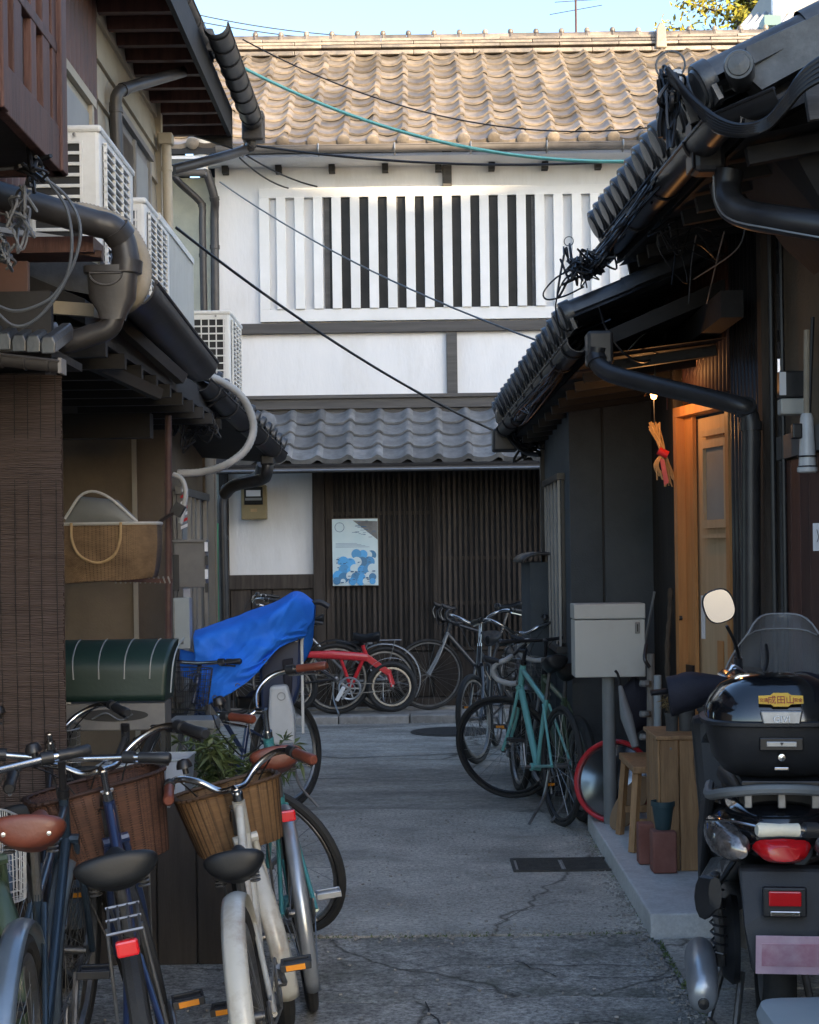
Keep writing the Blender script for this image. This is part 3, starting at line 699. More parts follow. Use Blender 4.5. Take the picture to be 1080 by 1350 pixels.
for k in range(4): MB().tube([(-.3 + .05 * k, -.12 * k, 1.1 + .1 * k), (.3 - .05 * k, .1 * k, 1.2 + .1 * k)], .005, 5).build('element', M['dullsteel'], an)
rb = thing('rendered_building', 'beige rendered upper storey rising behind the right-hand eaves', 'house', (0, 20, 0))
MB().box(4.67, 12, 0, 4, 0, 8.9).build('wall', M['concblock'], rb)
MB().box(4.55, 4.668, -.06, .05, 7.6, 8.95).build('corner_trim', M['white'], rb, bevel=.01)
can = thing('corrugated_canopy', 'grey corrugated canopy jutting out beside the beige upper storey', 'canopy', (0, 19.5, 0))
mb = MB()
for i in range(13):
    pass
def corr(name, origin, du, dv, nu, amp, m, parent):
    origin, du, dv = Vector(origin), Vector(du), Vector(dv); nrm = du.cross(dv).normalized(); mb = MB(); st = nu * 6
    mb.grid(lambda u, v: origin + du * u + dv * v + nrm * amp * math.sin(u * nu * 2 * math.pi), st, 1)
    return mb.build(name, m, parent, smooth=True, solid=.003)
corr('sheet', P(965, 47, 19.2) - Vector((0, 19.5, 0)), P(1036, 35, 19.2) - P(965, 47, 19.2), P(1030, 8, 20.5) - P(1010, 34, 19.4), 7, .02, M['stepconc'], can)
MB().box(0, 0.2, 0, .3, 0, .12).build('bracket_box', mat('dusty turquoise', (.10, .20, .20), .5), can).location = P(1008, 33, 19.0) - Vector((0, 19.5, 0))

# ================================================================== unseen block added behind the camera to shade the alley
bb = thing('shade_block', 'unseen plain block added behind the viewer to cast shade on the alley', 'house', (0, -5, 0))
SK = math.tan(SUN_AZ)
def shadow_top(xf, zf):     # where on plane y=-5 the sun ray to facade point passes
    dist = (YF + 5); x = xf + dist * SK; z = zf + dist / math.cos(SUN_AZ) * math.tan(SUN_EL); return x, z
xc, zc = shadow_top(0.02, 4.97)
pts = [(xc - 5, 0), (xc + 5, 0), (xc + 5, zc + .9)]
pts += [(xc + 3.5, zc + .78), (xc, zc), (xc - 3.5, zc + .72), (xc - 5, zc + 1.0)]  # skyline notch shaped to leave a sun patch under the white house eave
MB().prism([(x, 0, z) for x, z in pts], (0, -7, 0)).build('wall', M['concblock'], bb)
for i in range(3):
    for j in range(4): MB().box(xc - 4.2 + i * 3.1, xc - 2.4 + i * 3.1, -.0, .06, 1.2 + j * 2.9, 2.7 + j * 2.9).build('window', M['darkglass'], bb)  # panes dressing the added shade block
def half_ring(c, ax, R0, r, n=12, m=5):
    c = Vector(c); ax = Vector(ax).normalized(); side = ax.cross(Vector((0, 0, 1))).normalized(); up = side.cross(ax)
    return MB().tube([c + side * R0 * math.cos(math.pi + math.pi * i / n) + up * R0 * math.sin(math.pi + math.pi * i / n) for i in range(n + 1)], r, m)
# ================================================================== LEFT TIMBER HOUSE
lh = thing('timber_house', 'left-hand two-storey house with beige siding, ochre walls and deep dark eaves', 'house', (-1.8, 8, 0))
lh.location = (0, 0, 0)
def lbox(name, x0, x1, y0, y1, z0, z1, m, par=lh, bevel=0): return MB().box(x0, x1, y0, y1, z0, z1).build(name, m, par, bevel=bevel)
# upper storey, lapped siding boards
up = lbox('upper_wall', -6, -1.835, 3.5, 11.3, 2.75, 4.95, M['ochre'])
for i in range(9):
    z = 2.8 + i * .235
    MB().prism([(-1.83, 9.15, z), (-1.795, 9.15, z), (-1.818, 9.15, z + .245), (-1.83, 9.15, z + .245)], (0, 2.17, 0)).build('siding_board', M['cream'], up)
for i in range(9):
    z = 2.8 + i * .235
    MB().prism([(-6, 11.30, z), (-6, 11.335, z), (-6, 11.312, z + .245), (-6, 11.30, z + .245)], (4.19, 0, 0)).build('siding_board', M['cream'], up)
lbox('corner_trim', -1.83, -1.77, 11.27, 11.35, 2.8, 4.9, M['cream'], up, .004)
# brown corrugated panel
mb = MB(); mb.grid(lambda u, v: (-1.80 + .014 * math.sin(u * 26 * 6.283), 6.2 + 2.95 * u, 2.75 + 2.2 * v), 208, 1)
mb.build('corrugated_panel', M['brownmetal'], up, smooth=True)
# window in the beige siding
wn = lbox('window', -1.80, -1.775, 9.55, 10.75, 3.0, 4.25, M['alu'], up, .004)
for y in (9.62, 10.18): MB().box(-1.772, -1.768, y, y + .5, 3.07, 4.18).build('pane', M['frost'] if y > 10 else M['darkglass'], wn)
for y in (9.57, 10.13, 10.70): MB().box(-1.79, -1.755, y, y + .05, 3.02, 4.23).build('frame', M['alu'], wn)
MB().box(-1.80, -1.745, 9.5, 10.8, 4.25, 4.29).build('frame', M['alu'], wn); MB().box(-1.80, -1.73, 9.5, 10.8, 2.96, 3.0).build('sill', M['alu'], wn)
wn = lbox('window', -1.79, -1.765, 7.95, 8.75, 3.15, 4.05, M['cream'], up, .004)
MB().box(-1.762, -1.758, 8.0, 8.70, 3.2, 4.0).build('pane', M['frost'], wn)
for y in (7.95, 8.70): MB().box(-1.775, -1.74, y, y + .05, 3.15, 4.05).build('frame', M['cream'], wn)
MB().box(-1.775, -1.735, 7.9, 8.8, 4.05, 4.10).build('frame', M['cream'], wn)
# main roof over the upper storey: deck, rafters, gutters in two lengths
rf = MB().prism([(-1.42, 3.0, 4.80), (-6, 3.0, 6.4), (-6, 3.0, 6.52), (-1.42, 3.0, 4.90)], (0, 8.9, 0)).build('roof', M['redwood'], lh)
lbox('soffit_board', -1.84, -1.38, 3.0, 11.95, 4.795, 4.81, M['redwood'], rf)
r0 = None
for i in range(30):
    y = 3.2 + i * .30
    if r0 is None: r0 = MB().prism([(-1.36, -.028, 4.715), (-1.36, -.028, 4.79), (-2.0, -.028, 4.79), (-2.0, -.028, 4.715)], (0, .056, 0)).build('rafter', M['redwood'], rf); r0.location = (0, y, 0)
    else: inst(r0, rf, (0, y, 0))
MB().prism([(-1.34, 11.9, 4.62), (-6.0, 11.9, 6.2), (-6.0, 11.9, 6.5), (-1.34, 11.9, 4.92)], (0, .05, 0)).build('bargeboard', M['blackwood'], rf)
lbox('fascia', -1.37, -1.34, 3.0, 11.95, 4.70, 4.92, M['blackwood'], rf)
roof_w = .275
bm_ = tile_mesh(.275, .32, .036, lip=.05, disc=True)
et = None
for i in range(33):
    y = 2.95 + i * .275
    if et is None: et = bm_.build('roof_tile', M['tilebk'], rf, smooth=True, ang=50); et.location = (-1.43, y, 4.99); et.rotation_euler = (R(20), 0, R(90))
    else: inst(et, rf, (-1.43 + random.uniform(-.01, .01), y, 4.99))
mbt = MB()
MB().prism([(-1.55, 3.0, 5.05), (-6, 3.0, 6.62), (-6, 3.0, 6.55), (-1.55, 3.0, 4.97)], (0, 8.9, 0)).build('roof_slope', M['tilebk'], rf)
a, b = P(222, -40, 9.4), P(266, 56, 10.75)
half_gutter('gutter', (a.x - .02, a.y - .8, a.z + .02), b, .068, M['gutter'], rf)
for k in range(4):
    q = a.lerp(b, k / 3.2); half_ring(q + Vector((0, 0, -.01)), (b - a), .072, .006, 18, 5).build('gutter_bracket', M['gutter'], rf)
pipe('leader_head', [b + Vector((0, -.02, .07)), b + Vector((0, .03, -.02)), b + Vector((0, .05, -.12))], [.085, .085, .05] and .075, M['gutter'], rf, n=10, sp=False)
MB().box(b.x - .09, b.x + .09, b.y - .09, b.y + .09, b.z - .09, b.z + .07).build('leader_head', M['gutter'], rf, bevel=.015)
a2, b2 = P(284, 30, 10.1), P(334, 160, 12.4)
half_gutter('gutter', a2, b2, .080, M['gutter'], rf)
for k in range(8):
    q = a2.lerp(b2, (k + .3) / 8); half_ring(q, (b2 - a2), .083, .005, 20, 5).build('gutter_bracket', M['gutterbk'], rf)
MB().box(b2.x - .085, b2.x + .085, b2.y - .07, b2.y + .08, b2.z - .16, b2.z + .07).build('leader_head', M['gutter'], rf, bevel=.015)
# downpipes of the main roof
pp = thing('downpipe', 'dark brown downpipe bent from the upper eave down the beige siding', 'pipe')
pipe('pipe', [P(262, 66, 10.7), P(262, 80, 10.7), P(248, 92, 10.5), P(205, 105, 9.9), P(168, 116, 9.5), P(155, 124, 9.4), P(153, 145, 9.4), P(155, 200, 9.4), P(157, 275, 9.4)], .036, M['gutter'], pp, k=4, collars=(.12, .55, .75))
pp = thing('downpipe', 'dark brown downpipe slanting across from the far end gutter towards the wall', 'pipe')
pipe('pipe', [P(331, 178, 12.4), P(331, 192, 12.4), P(322, 198, 12.4), P(285, 209, 12.0), P(228, 224, 11.7)], .038, M['gutter'], pp, k=4, collars=(.3,))
pp = thing('downpipe', 'cream square-cornered downpipe on the far corner of the beige siding', 'pipe')
pipe('pipe', [P(219, 188, 11.2), P(220, 210, 11.2), P(222, 290, 11.2), P(224, 345, 11.2)], .035, M['cream'], pp, collars=(.4,))
MB().box(-.05, .05, -.05, .05, -.03, .05).build('leader_head', M['cream'], pp, bevel=.008).location = P(219, 186, 11.2)
# balcony (brown timber) top left
bl = MB().box(-2.6, -1.22, 3.0, 5.5, 2.93, 3.02).build('balcony', M['blackwood'], lh)
lbox('edge_beam', -1.235, -1.20, 3.0, 5.52, 2.90, 3.05, M['redwood'], bl, .004)
lbox('edge_beam', -2.6, -1.20, 5.50, 5.535, 2.90, 3.05, M['redwood'], bl, .004)
lbox('handrail', -1.25, -1.19, 3.0, 5.52, 3.80, 3.86, M['redwood'], bl, .004)
lbox('midrail', -1.235, -1.205, 3.0, 5.50, 3.30, 3.34, M['redwood'], bl, .004)
for i, y in enumerate((4.1, 4.36, 4.62, 4.86, 5.08, 5.24, 5.38)):
    lbox('slat', -1.235, -1.208, y, y + (.10 if i % 2 else .07), 3.05, 3.80, M['redwood'], bl, .003)
lbox('corner_post', -1.25, -1.19, 5.44, 5.52, 2.90, 4.4, M['redwood'], bl, .004)
lbox('corner_post', -1.25, -1.19, 4.66, 4.72, 2.90, 4.4, M['redwood'], bl, .004)
for i in range(16): lbox('louvre', -1.27, -1.245, 4.38, 4.60, 3.10 + i * .05, 3.125 + i * .05, M['alu'], bl)
lbox('screen_panel', -1.30, -1.28, 4.95, 5.15, 3.02, 4.3, M['frost'], bl)
lbox('screen_panel', -1.33, -1.31, 3.8, 5.44, 3.02, 4.6, M['brownmetal'], bl)
MB().box(-1.215, -1.20, 4.45, 4.60, 2.76, 2.9).build('hook', M['alu'], bl) if 0 else None
# ground storey
lbox('lower_wall', -6, -1.595, 10.3, 12.5, 0, 2.66, M['ochre'])
gw = lbox('recess_wall', -6, -1.60, 10.26, 10.30, 0, 2.6, M['ochre'])
xa = P(178, 700, 10.24).x
lbox('wall_batten', xa - .012, xa + .018, 10.225, 10.26, 0, 2.6, M['cream'], gw)
lbox('wall_panel', xa + .018, -1.60, 10.24, 10.26, 0, 2.6, M['ochre2'], gw)
lbox('wall_end', -6, -1.45, 6.25, 6.45, 0, 2.6, M['darkwood'])
lbox('near_wall', -6, -2.45, 2.0, 6.4, 0, 2.6, M['blackwood'])
lbox('corner_post', -1.64, -1.57, 12.42, 12.53, 0, 2.6, M['ochre'])
lbox('receding_wall', -1.595, -1.575, 11.9, 12.5, 0, 2.5, M['ochre'])
# sliding door in the receding wall
sd_ = lbox('sliding_door', -1.59, -1.57, 10.4, 11.75, .1, 2.0, M['alu'])
for y in (10.42, 10.85, 11.05, 11.30, 11.68): MB().box(-1.568, -1.535, y, y + .045, .1, 2.0).build('frame', M['alu'], sd_, bevel=.003)
for y in (10.47, 11.10): MB().box(-1.567, -1.562, y, y + .38, .15, 1.95).build('pane', M['frost'], sd_)
MB().box(-1.568, -1.53, 10.35, 11.78, 1.98, 2.03).build('frame', M['alu'], sd_); MB().box(-1.57, -1.5, 10.35, 11.78, .62, .70).build('rail', M['alu'], sd_)
# roof between the storeys (underside is what shows)
mid = MB().prism([(-1.30, 6.3, 2.50), (-1.9, 6.3, 2.78), (-1.9, 6.3, 2.86), (-1.30, 6.3, 2.60)], (0, 4.3, 0)).build('mid_roof', M['blackwood'], lh)
lbox('soffit', -2.9, -1.28, 6.3, 10.6, 2.46, 2.49, M['blackwood'], mid)
for i in range(10): lbox('rafter', -1.9, -1.25, 6.45 + i * .42, 6.50 + i * .42, 2.39, 2.455, M['blackwood'], mid)
lbox('beam', -2.9, -1.5, 9.0, 9.12, 2.25, 2.39, M['blackwood'], mid)
a, b = P(172, 372, 6.45), P(262, 478, 8.7)
half_gutter('gutter', a, b, .105, M['gutter'], mid, th=.008)
MB().prism([a + Vector((-.1, 0, .06)), a + Vector((-.9, 0, .42)), a + Vector((-.9, 0, .1)), a + Vector((-.1, 0, -.06))], b - a).build('roof_slope', M['tilebk'], mid)
lt = tile_mesh(.24, .30, .032, lip=.045, disc=True).build('roof_tile', M['tilebk'], mid, smooth=True, ang=50)
for i in range(10):
    q = a.lerp(b, i / 9.6) + Vector((-.12, .0, .085))
    if i == 0: lt.location = q; lt.rotation_euler = (R(22), 0, R(90))
    else: inst(lt, mid, q)
# far, lower length of eave with its gutter, ends near the white house
a, b = P(262, 500, 9.6), P(366, 598, 11.9)
half_gutter('gutter', a, b, .075, M['gutterbk'], mid)
for k in range(5):
    q = a.lerp(b, (k + .5) / 5); half_ring(q, b - a, .079, .006, 18, 5).build('gutter_bracket', M['gutterbk'], mid)
MB().prism([a + Vector((-.02, 0, .04)), a + Vector((-.6, 0, .26)), a + Vector((-.6, 0, -.02)), a + Vector((-.02, 0, -.07))], b - a).build('roof_slope', M['blackwood'], mid)
for i in range(13):
    q = a.lerp(b, i / 12.6) + Vector((.05, -.0, .045))
    o = inst(lt, mid, q); o.scale = (.75, .9, .9)
MB().box(-.05, .05, -.06, .06, -.13, .03).build('leader_head', M['gutterbk'], mid, bevel=.012).location = P(353, 590, 11.7)
MB().lathe([(.0, -.02), (.05, -.015), (.07, .0), (.07, .25)], P(352, 556, 11.5), (-.1, .98, -.1), 12, cap=False).build('ridge_end_tile', M['tile2'], mid, smooth=True)
pipe('downpipe', [P(353, 606, 11.7), P(352, 622, 11.7), P(345, 632, 11.8), P(310, 640, 11.9), P(296, 652, 12.0)], .045, M['gutterbk'], mid, k=4)
# small tiled hood over the reed blind, facing the viewer
hd = MB().box(-3.5, P(70, 470, 5.7).x, 5.55, 6.2, 2.30, 2.33).build('hood_roof', M['blackwood'], lh)
a, b = P(-60, 462, 5.45), P(82, 478, 5.45)
half_gutter('gutter', a, b, .036, M['gutter'], hd)
MB().box(-.006, .006, -.04, .04, -.04, .012).build('gutter_end', M['gutterlt'], hd).location = b
for k in range(3): half_ring(a.lerp(b, .45 + k * .22), b - a, .038, .004, 16, 5).build('gutter_bracket', M['gutter'], hd)
tm = None
for i in range(6):
    q = P(-36 + i * 20, 443 + i * 2.2, 5.5)
    if tm is None:
        tm = MB().loft([((0, 0, 0), .5, .5)] * 0 or [((0, 0, 0), .02, .03)], 4).build('roof_tile', M['tilebk'], hd) if 0 else MB().prism([(-.024, 0, -.035), (.024, 0, -.035), (.026, 0, .004), (.016, 0, .026), (-.016, 0, .026), (-.026, 0, .004)], (0, .3, .09)).build('roof_tile', M['tilebk'], hd, bevel=.005)
        tm.location = q
    else: inst(tm, hd, q + Vector((0, random.uniform(-.01, .01), random.uniform(-.003, .003))))
MB().box(-3.5, P(72, 450, 5.5).x, 5.52, 5.56, P(0, 462, 5.5).z, P(0, 448, 5.5).z).build('pan_tiles', M['tilebk'], hd)
lbox('fascia', -3.5, P(66, 455, 5.6).x, 5.62, 5.66, 2.28, 2.52, M['blackwood'], hd)
# upper gutter run crossing in front: fat pipe with elbow, leader head and swan neck
gp = MB().box(-3.5, P(130, 330, 6.1).x, 6.0, 6.2, P(0, 330, 6.1).z - .03, P(0, 330, 6.1).z + .03).build('tie_beam', M['redwood'], lh)
pipe('gutter', [P(-60, 240, 5.6), P(0, 258, 5.7), P(60, 275, 5.8), P(120, 293, 5.9), P(146, 300, 5.92), P(161, 316, 5.95), P(167, 345, 5.95), P(167, 358, 5.95)], .050, M['gutter'], gp, k=5, n=14, collars=(.68, .93))
lw_ = P(148, 352, 5.95)
mb = MB()
sec = [(-.0, .105, .055), (-.025, .105, .055), (-.03, .092, .05), (-.12, .085, .048), (-.17, .055, .04), (-.20, .045, .04)]
n = 16; b0 = len(mb.v)
for (z, hx, hy) in sec:
    for k in range(n):
        a_ = 2 * math.pi * k / n
        cx, sx = math.cos(a_), math.sin(a_)
        mb.v.append((lw_.x + hx * math.copysign(abs(cx) ** .5, cx), lw_.y + hy * math.copysign(abs(sx) ** .5, sx), lw_.z + z))
for i in range(len(sec) - 1):
    for k in range(n): l = (k + 1) % n; mb.f.append((i * n + k, i * n + l, (i + 1) * n + l, (i + 1) * n + k))
mb.f.append(tuple(range(n))); mb.build('leader_head', M['gutter'], gp, smooth=True)
mb = MB(); cxy = lw_ + Vector((-.015, -.052, -.03))
mb.tube([cxy + Vector((.06 * math.cos(math.pi + math.pi * i / 12), 0, .045 * math.sin(math.pi + math.pi * i / 12))) for i in range(13)] + [cxy + Vector((.06, 0, 0))], .004, 5, closed=True)
mb.build('overflow_lip', M['gutter'], gp, smooth=True)
pipe('downpipe', [P(148, 404, 5.95), P(150, 418, 5.95), P(143, 433, 5.95), P(120, 442, 5.95), P(80, 455, 5.95), P(30, 470, 5.98)], .040, M['gutter'], gp, n=14)
MB().bar(P(-10, 400, 6.3), P(128, 410, 6.2), .05, .05).build('tie_beam', M['cream'], gp)
MB().box(-.14, .02, 0, .03, -.075, .075).build('board', M['brownmetal'], gp, bevel=.004).location = P(30, 371, 5.8)
MB().bar(P(-20, 313, 6.05), P(135, 336, 6.05), .03, .028).build('tie_beam', M['brownmetal'], gp, bevel=.002)
MB().bar(P(0, 303, 6.15), P(130, 322, 6.15), .02, .02).build('tie_beam', M['acwhite'], gp)
for (x0, y0, x1, y1) in ((20, 330, 110, 400), (60, 345, 140, 440), (0, 300, 40, 370), (150, 420, 240, 500), (100, 470, 210, 520)):
    MB().bar(P(x0, y0, 6.9), P(x1, y1, 7.2), .05, .05).build('strut', M['blackwood'], gp)
# ---- sudare blind
bz0, bz1 = 1.58 - (1062 - 728) / 347, 1.58 + (728 - 488) / 347
bl_ = thing('reed_blind', 'brown sudare reed blind hanging at the left edge of the view', 'blind', (0, 6.05, 0))
mb = MB(); x1 = P(83, 700, 6.05).x; N_ = 250; rr = random.Random(9)
for i in range(N_):
    z = bz1 - (bz1 - bz0) * i / N_; dy = .012 * math.sin(z * 9) + rr.uniform(-.002, .002)
    pts = []
    for k in range(7): pts.append((x1 - .75 + (.75 + rr.uniform(-.004, .003)) * k / 6, dy + rr.uniform(-.001, .001), z + .004 * math.sin(k * 1.7 + i * .11) + rr.uniform(-.0006, .0006)))
    mb.tube(pts, rr.uniform(.0024, .0034), 4, cap=False)
tag(mb.build('reeds', M['reed'], bl_, smooth=True), kind='stuff')
MB().box(x1 - .75, x1, .012, .016, bz0, bz1).build('shadow_layer', mat('reed gap shade', (.03, .016, .012), .8), bl_)  # dark sheet standing in for the shade between the reeds
for k in range(14):
    xx = x1 - .02 - k * .053 + rr.uniform(-.004, .004)
    MB().tube([(xx, -.005, bz0), (xx + rr.uniform(-.004, .004), -.007 + .01 * math.sin(5), .5 * (bz0 + bz1)), (xx, -.005, bz1)], .0016, 4).build('string', M['blackwood'], bl_)

# ================================================================== RIGHT HOUSES
rh = thing('grey_house', 'low dark grey mortar house with tiled eave and cedar door right of the alley', 'house')
def rbox(name, x0, x1, y0, y1, z0, z1, m, par=rh, bevel=0): return MB().box(x0, x1, y0, y1, z0, z1).build(name, m, par, bevel=bevel)
gw = rbox('wall', .925, 6, 9.6, 11.5, 0, 2.62, M['greywall'])
rbox('wall_joint', P(795, 700, 9.59).x - .004, P(795, 700, 9.59).x + .004, 9.585, 9.5985, .1, 2.5, M['blackwood'], gw)
rbox('wall_panel', P(797, 700, 9.59).x, 1.42, 9.58, 9.5995, .1, 2.45, M['greywall'], gw)
wn = rbox('window', .905, .925, 9.95, 11.0, 1.0, 2.05, M['blackmetal'], gw)
wn = rbox('window', .84, .865, 9.15, 10.55, .95, 2.10, M['alu'], gw) if 0 else wn
MB().box(.895, .906, 10.0, 10.95, 1.0, 1.98).build('pane', M['frost'], wn)
for y in (9.95, 10.22, 10.48, 10.72, 10.96): MB().box(.882, .896, y, y + .03, .98, 2.02).build('frame', M['alu'], wn)
MB().box(.875, .925, 9.9, 11.05, 2.02, 2.06).build('frame', M['blackmetal'], wn); MB().box(.86, .925, 9.9, 11.05, .94, .98).build('sill', M['blackmetal'], wn)
rbox('corner_post', .895, .925, 11.45, 11.53, 0, 2.6, M['gutterbk'], gw)
# low parapet beside it
lp = thing('parapet_wall', 'low dark parapet with rounded coping beside the grey house window', 'wall', (.80, 11.3, 0))
MB().box(-.04, .14, -.55, .35, 0, 1.50).build('wall', M['greywall'], lp)
MB().grid(lambda u, v: (.05 - .14 * math.cos(u * math.pi), -.6 + 1.0 * v, 1.50 + .06 * math.sin(u * math.pi)), 10, 1).build('coping', M['gutter'], lp, smooth=True, solid=.02)
# door bay
dA, dB, dC = Vector((1.352, 8.3)), Vector((1.50, 7.60)), Vector((1.55, 6.9))
def wall_seg(name, a, b, z0, z1, m, par=rh, th=.08, off=0):
    a, b = Vector(a), Vector(b); d = (b - a).normalized(); nrm = Vector((-d.y, d.x)) ; nrm = nrm if nrm.x > 0 else -nrm
    a2, b2 = a + nrm * off, b + nrm * off
    return MB().prism([(a2.x, a2.y, z0), (b2.x, b2.y, z0), (b2.x + nrm.x * th, b2.y + nrm.y * th, z0), (a2.x + nrm.x * th, a2.y + nrm.y * th, z0)], (0, 0, z1 - z0)).build(name, m, par)
wall_seg('wall', (1.42, 9.58), (1.345, 8.32), 0, 2.6, M['darkwood'])
dv = (dB - dA).normalized()
door = wall_seg('door', dA + dv * .10, dB - dv * .05, .12, 2.24, M['doorwood2'], off=.06, th=.04)
def dseg(name, t0, t1, z0, z1, m, off=0, th=.05): return wall_seg(name, dA + dv * t0, dA + dv * t1, z0, z1, m, door, th, off)
Ld = (dB - dA).length
dseg('frame', 0, .045, .1, 2.31, M['doorwood'], -.01, .10); dseg('frame', Ld - .04, Ld, .1, 2.31, M['doorwood'], -.01, .10)
dseg('frame', .045, Ld - .04, 2.26, 2.31, M['doorwood'], -.01, .10)
dseg('jamb_panel', .045, .16, .12, 2.26, M['doorwood'], .035, .012); dseg('edge_strip', .16, .172, .12, 2.26, M['doorwood'], .028, .02)
dseg('window', .30, .56, 1.72, 2.08, M['frost'], .048, .008)
for (a_, b_, z0, z1) in ((.28, .30, 1.68, 2.12), (.56, .58, 1.68, 2.12), (.30, .56, 2.08, 2.12), (.30, .56, 1.68, 1.72), (.27, .59, 2.14, 2.17), (.27, .59, 1.63, 1.65)): dseg('window_frame', a_, b_, z0, z1, M['doorwood2'], .03, .03)
dseg('handle_recess', .40, .47, .86, 1.12, M['doorwood'], .052, .006); dseg('nameplate', .20, .235, 1.12, 1.34, M['paper'], .05, .008)
dseg('kick_panel', .055, .15, .12, .98, M['blackmetal'], .02, .01); dseg('kick_panel', .07, .14, .12, .92, M['doorwood'], .012, .01)
MB().lathe([(.0, 0), (.012, .004), (.012, .02)], (dA.x + .02, dA.y - .05, 1.22), (-1, 0, 0), 10, cap=False).build('bell_push', M['blackmetal'], door)
wall_seg('wall', (1.346, 8.318), (1.352, 8.302), 0, 2.6, M['darkwood'])
# corrugated dark panel above and beside the door
def corr_wall(name, a, b, z0, z1, n, amp, m, par=rh):
    a, b = Vector(a), Vector(b); d = b - a; nr = Vector((-d.y, d.x)).normalized()
    mb = MB(); mb.grid(lambda u, v: (a.x + d.x * u + nr.x * amp * math.sin(u * n * 6.283), a.y + d.y * u + nr.y * amp * math.sin(u * n * 6.283), z0 + (z1 - z0) * v), n * 6, 1)
    return mb.build(name, m, par, smooth=True, solid=.002)
corr_wall('corrugated_panel', (1.36, 8.62), (1.50, 7.58), 2.33, 3.05, 18, .012, M['brownmetal'])
corr_wall('corrugated_panel', (1.50, 7.58), (1.56, 7.12), .1, 3.1, 9, .012, M['gutterbk'])
rbox('post', 1.53, 1.60, 7.02, 7.10, .1, 3.1, M['darkwood'])
# next house to the right, nearer: beige upper wall, red-brown boards under
nh = thing('brown_board_house', 'nearer right-hand house with red brown boards under beige plaster', 'house')
rbox('wall', 1.62, 6, 2, 7.0, 0, 3.3, M['cream'] if 0 else M['ochre'], nh)
rbox('wall', 1.62, 1.70, 7.0, 7.06, 0, 3.3, M['blackwood'], nh)
for i in range(16): rbox('board', 1.595, 1.618, 6.94 - i * .16 - .152, 6.94 - i * .16, .08, 1.95, M['redwood'], nh, .003)
rbox('rail', 1.58, 1.625, 4.3, 6.98, 1.96, 2.06, M['rustgrey'], nh)
for (x, r_, yb) in ((1.57, .012, 7.0), (1.585, .010, 6.86)):
    MB().tube([(x, yb, .2), (x, yb, 3.1)], r_, 8).build('conduit', M['gutterbk'], nh)
# eave of the near right house --------------------------------------------------
def eave_right(name, label, a, b, n, w_, r_, m, slope_w=1.6, rise=.75, wallx=6, gm=None, disc=.075, parent=None):
    a, b = Vector(a), Vector(b)
    base = MB().prism([a + Vector((.04, 0, -.02)), a + Vector((slope_w, 0, rise - .02)), a + Vector((slope_w, 0, rise - .12)), a + Vector((.04, 0, -.09))], b - a).build(name, M['blackwood'], parent)
    d = (b - a)
    half_gutter('gutter', a + Vector((-.03, 0, -.035)), b + Vector((-.03, 0, -.035)), r_, gm or M['gutterbk'], base)
    ang = math.atan2(rise, slope_w); first = {}
    L = math.hypot(slope_w, rise) / 5
    for row in range(5):
        for i in range(n):
            q = a + d * ((i + .5) / n) + Vector((slope_w * row / 5 - .05, 0, rise * row / 5 + .10)) + Vector((0, 0, random.uniform(-.004, .006)))
            # one tile: its round roll, seen end-on from the alley, and the pan beside it
            key = row == 0
            if key not in first:
                mb = MB(); wv = d.length / n
                mb.grid(lambda u, v: (L * 1.1 * v - .02, wv * (u - .5), -.02 - .018 * math.sin(u * math.pi) - .004 * v), 6, 1)
                rad = disc
                mb.grid(lambda u, v: (L * 1.12 * v - .035, -rad * .8 * math.cos(u * math.pi), rad * .9 * math.sin(u * math.pi) + .01 - .008 * v), 8, 1)
                if key:
                    mb.lathe([(0, 0), (rad * .72, .002), (rad * .8, .010), (rad * .96, .010), (rad, .016), (rad, .06)], (-.05, 0, .01), (1, 0, 0), 18, cap=False)
                    mb.box(-.03, -.012, -wv / 2, wv / 2, -.075, -.02)
                o = mb.build('roof_tile', m, base, smooth=True, ang=40); first[key] = o
                o.location = q; o.rotation_euler = (random.uniform(-.02, .02), -ang, 0)
            else:
                inst(first[key], base, q, (random.uniform(-.02, .02), -ang + random.uniform(-.02, .02), random.uniform(-.02, .02)))
    return base
near_b, near_a = P(803, 326, 8.4), P(966, 140, 5.35)
ne = eave_right('main_roof', '', near_a, near_b, 14, .22, .062, M['tilebk'], parent=nh, disc=.085, slope_w=1.8, rise=.9)
far_a, far_b = P(772, 438, 7.6), P(668, 562, 11.6)
fe = eave_right('tiled_roof', '', far_a, far_b, 17, .22, .060, M['tilebk'], parent=rh, disc=.075, slope_w=1.5, rise=.62)
for k in range(9): half_ring(far_a.lerp(far_b, (k + .4) / 9) + Vector((-.03, 0, -.035)), far_b - far_a, .064, .006, 18, 5).build('gutter_bracket', M['gutterbk'], fe)
for k in range(4): half_ring(near_a.lerp(near_b, (k + .5) / 4) + Vector((-.03, 0, -.035)), near_b - near_a, .066, .006, 18, 5).build('gutter_bracket', M['gutterbk'], ne)
MB().lathe([(.02, 0), (.11, .01), (.12, .05), (.06, .30)], far_b + Vector((.02, -.35, .05)), (0, 1, .12), 16).build('ridge_end_tile', M['tilebk'], fe, smooth=True)
MB().box(-.09, .09, -.1, .1, -.16, .0).build('leader_head', M['gutterbk'], fe, bevel=.015).location = far_b + Vector((-.02, -.08, -.03))
MB().box(-.05, .07, -.07, .07, -.11, .05).build('leader_head', M['gutterbk'], fe, bevel=.015).location = P(787, 452, 7.5)
# flat silver flashing on the far eave
MB().prism([P(716, 466, 9.2), P(731, 462, 9.0), P(740, 480, 8.9), P(728, 492, 9.0)], (.01, 0, -.006)).build('flashing', M['alu'], fe)
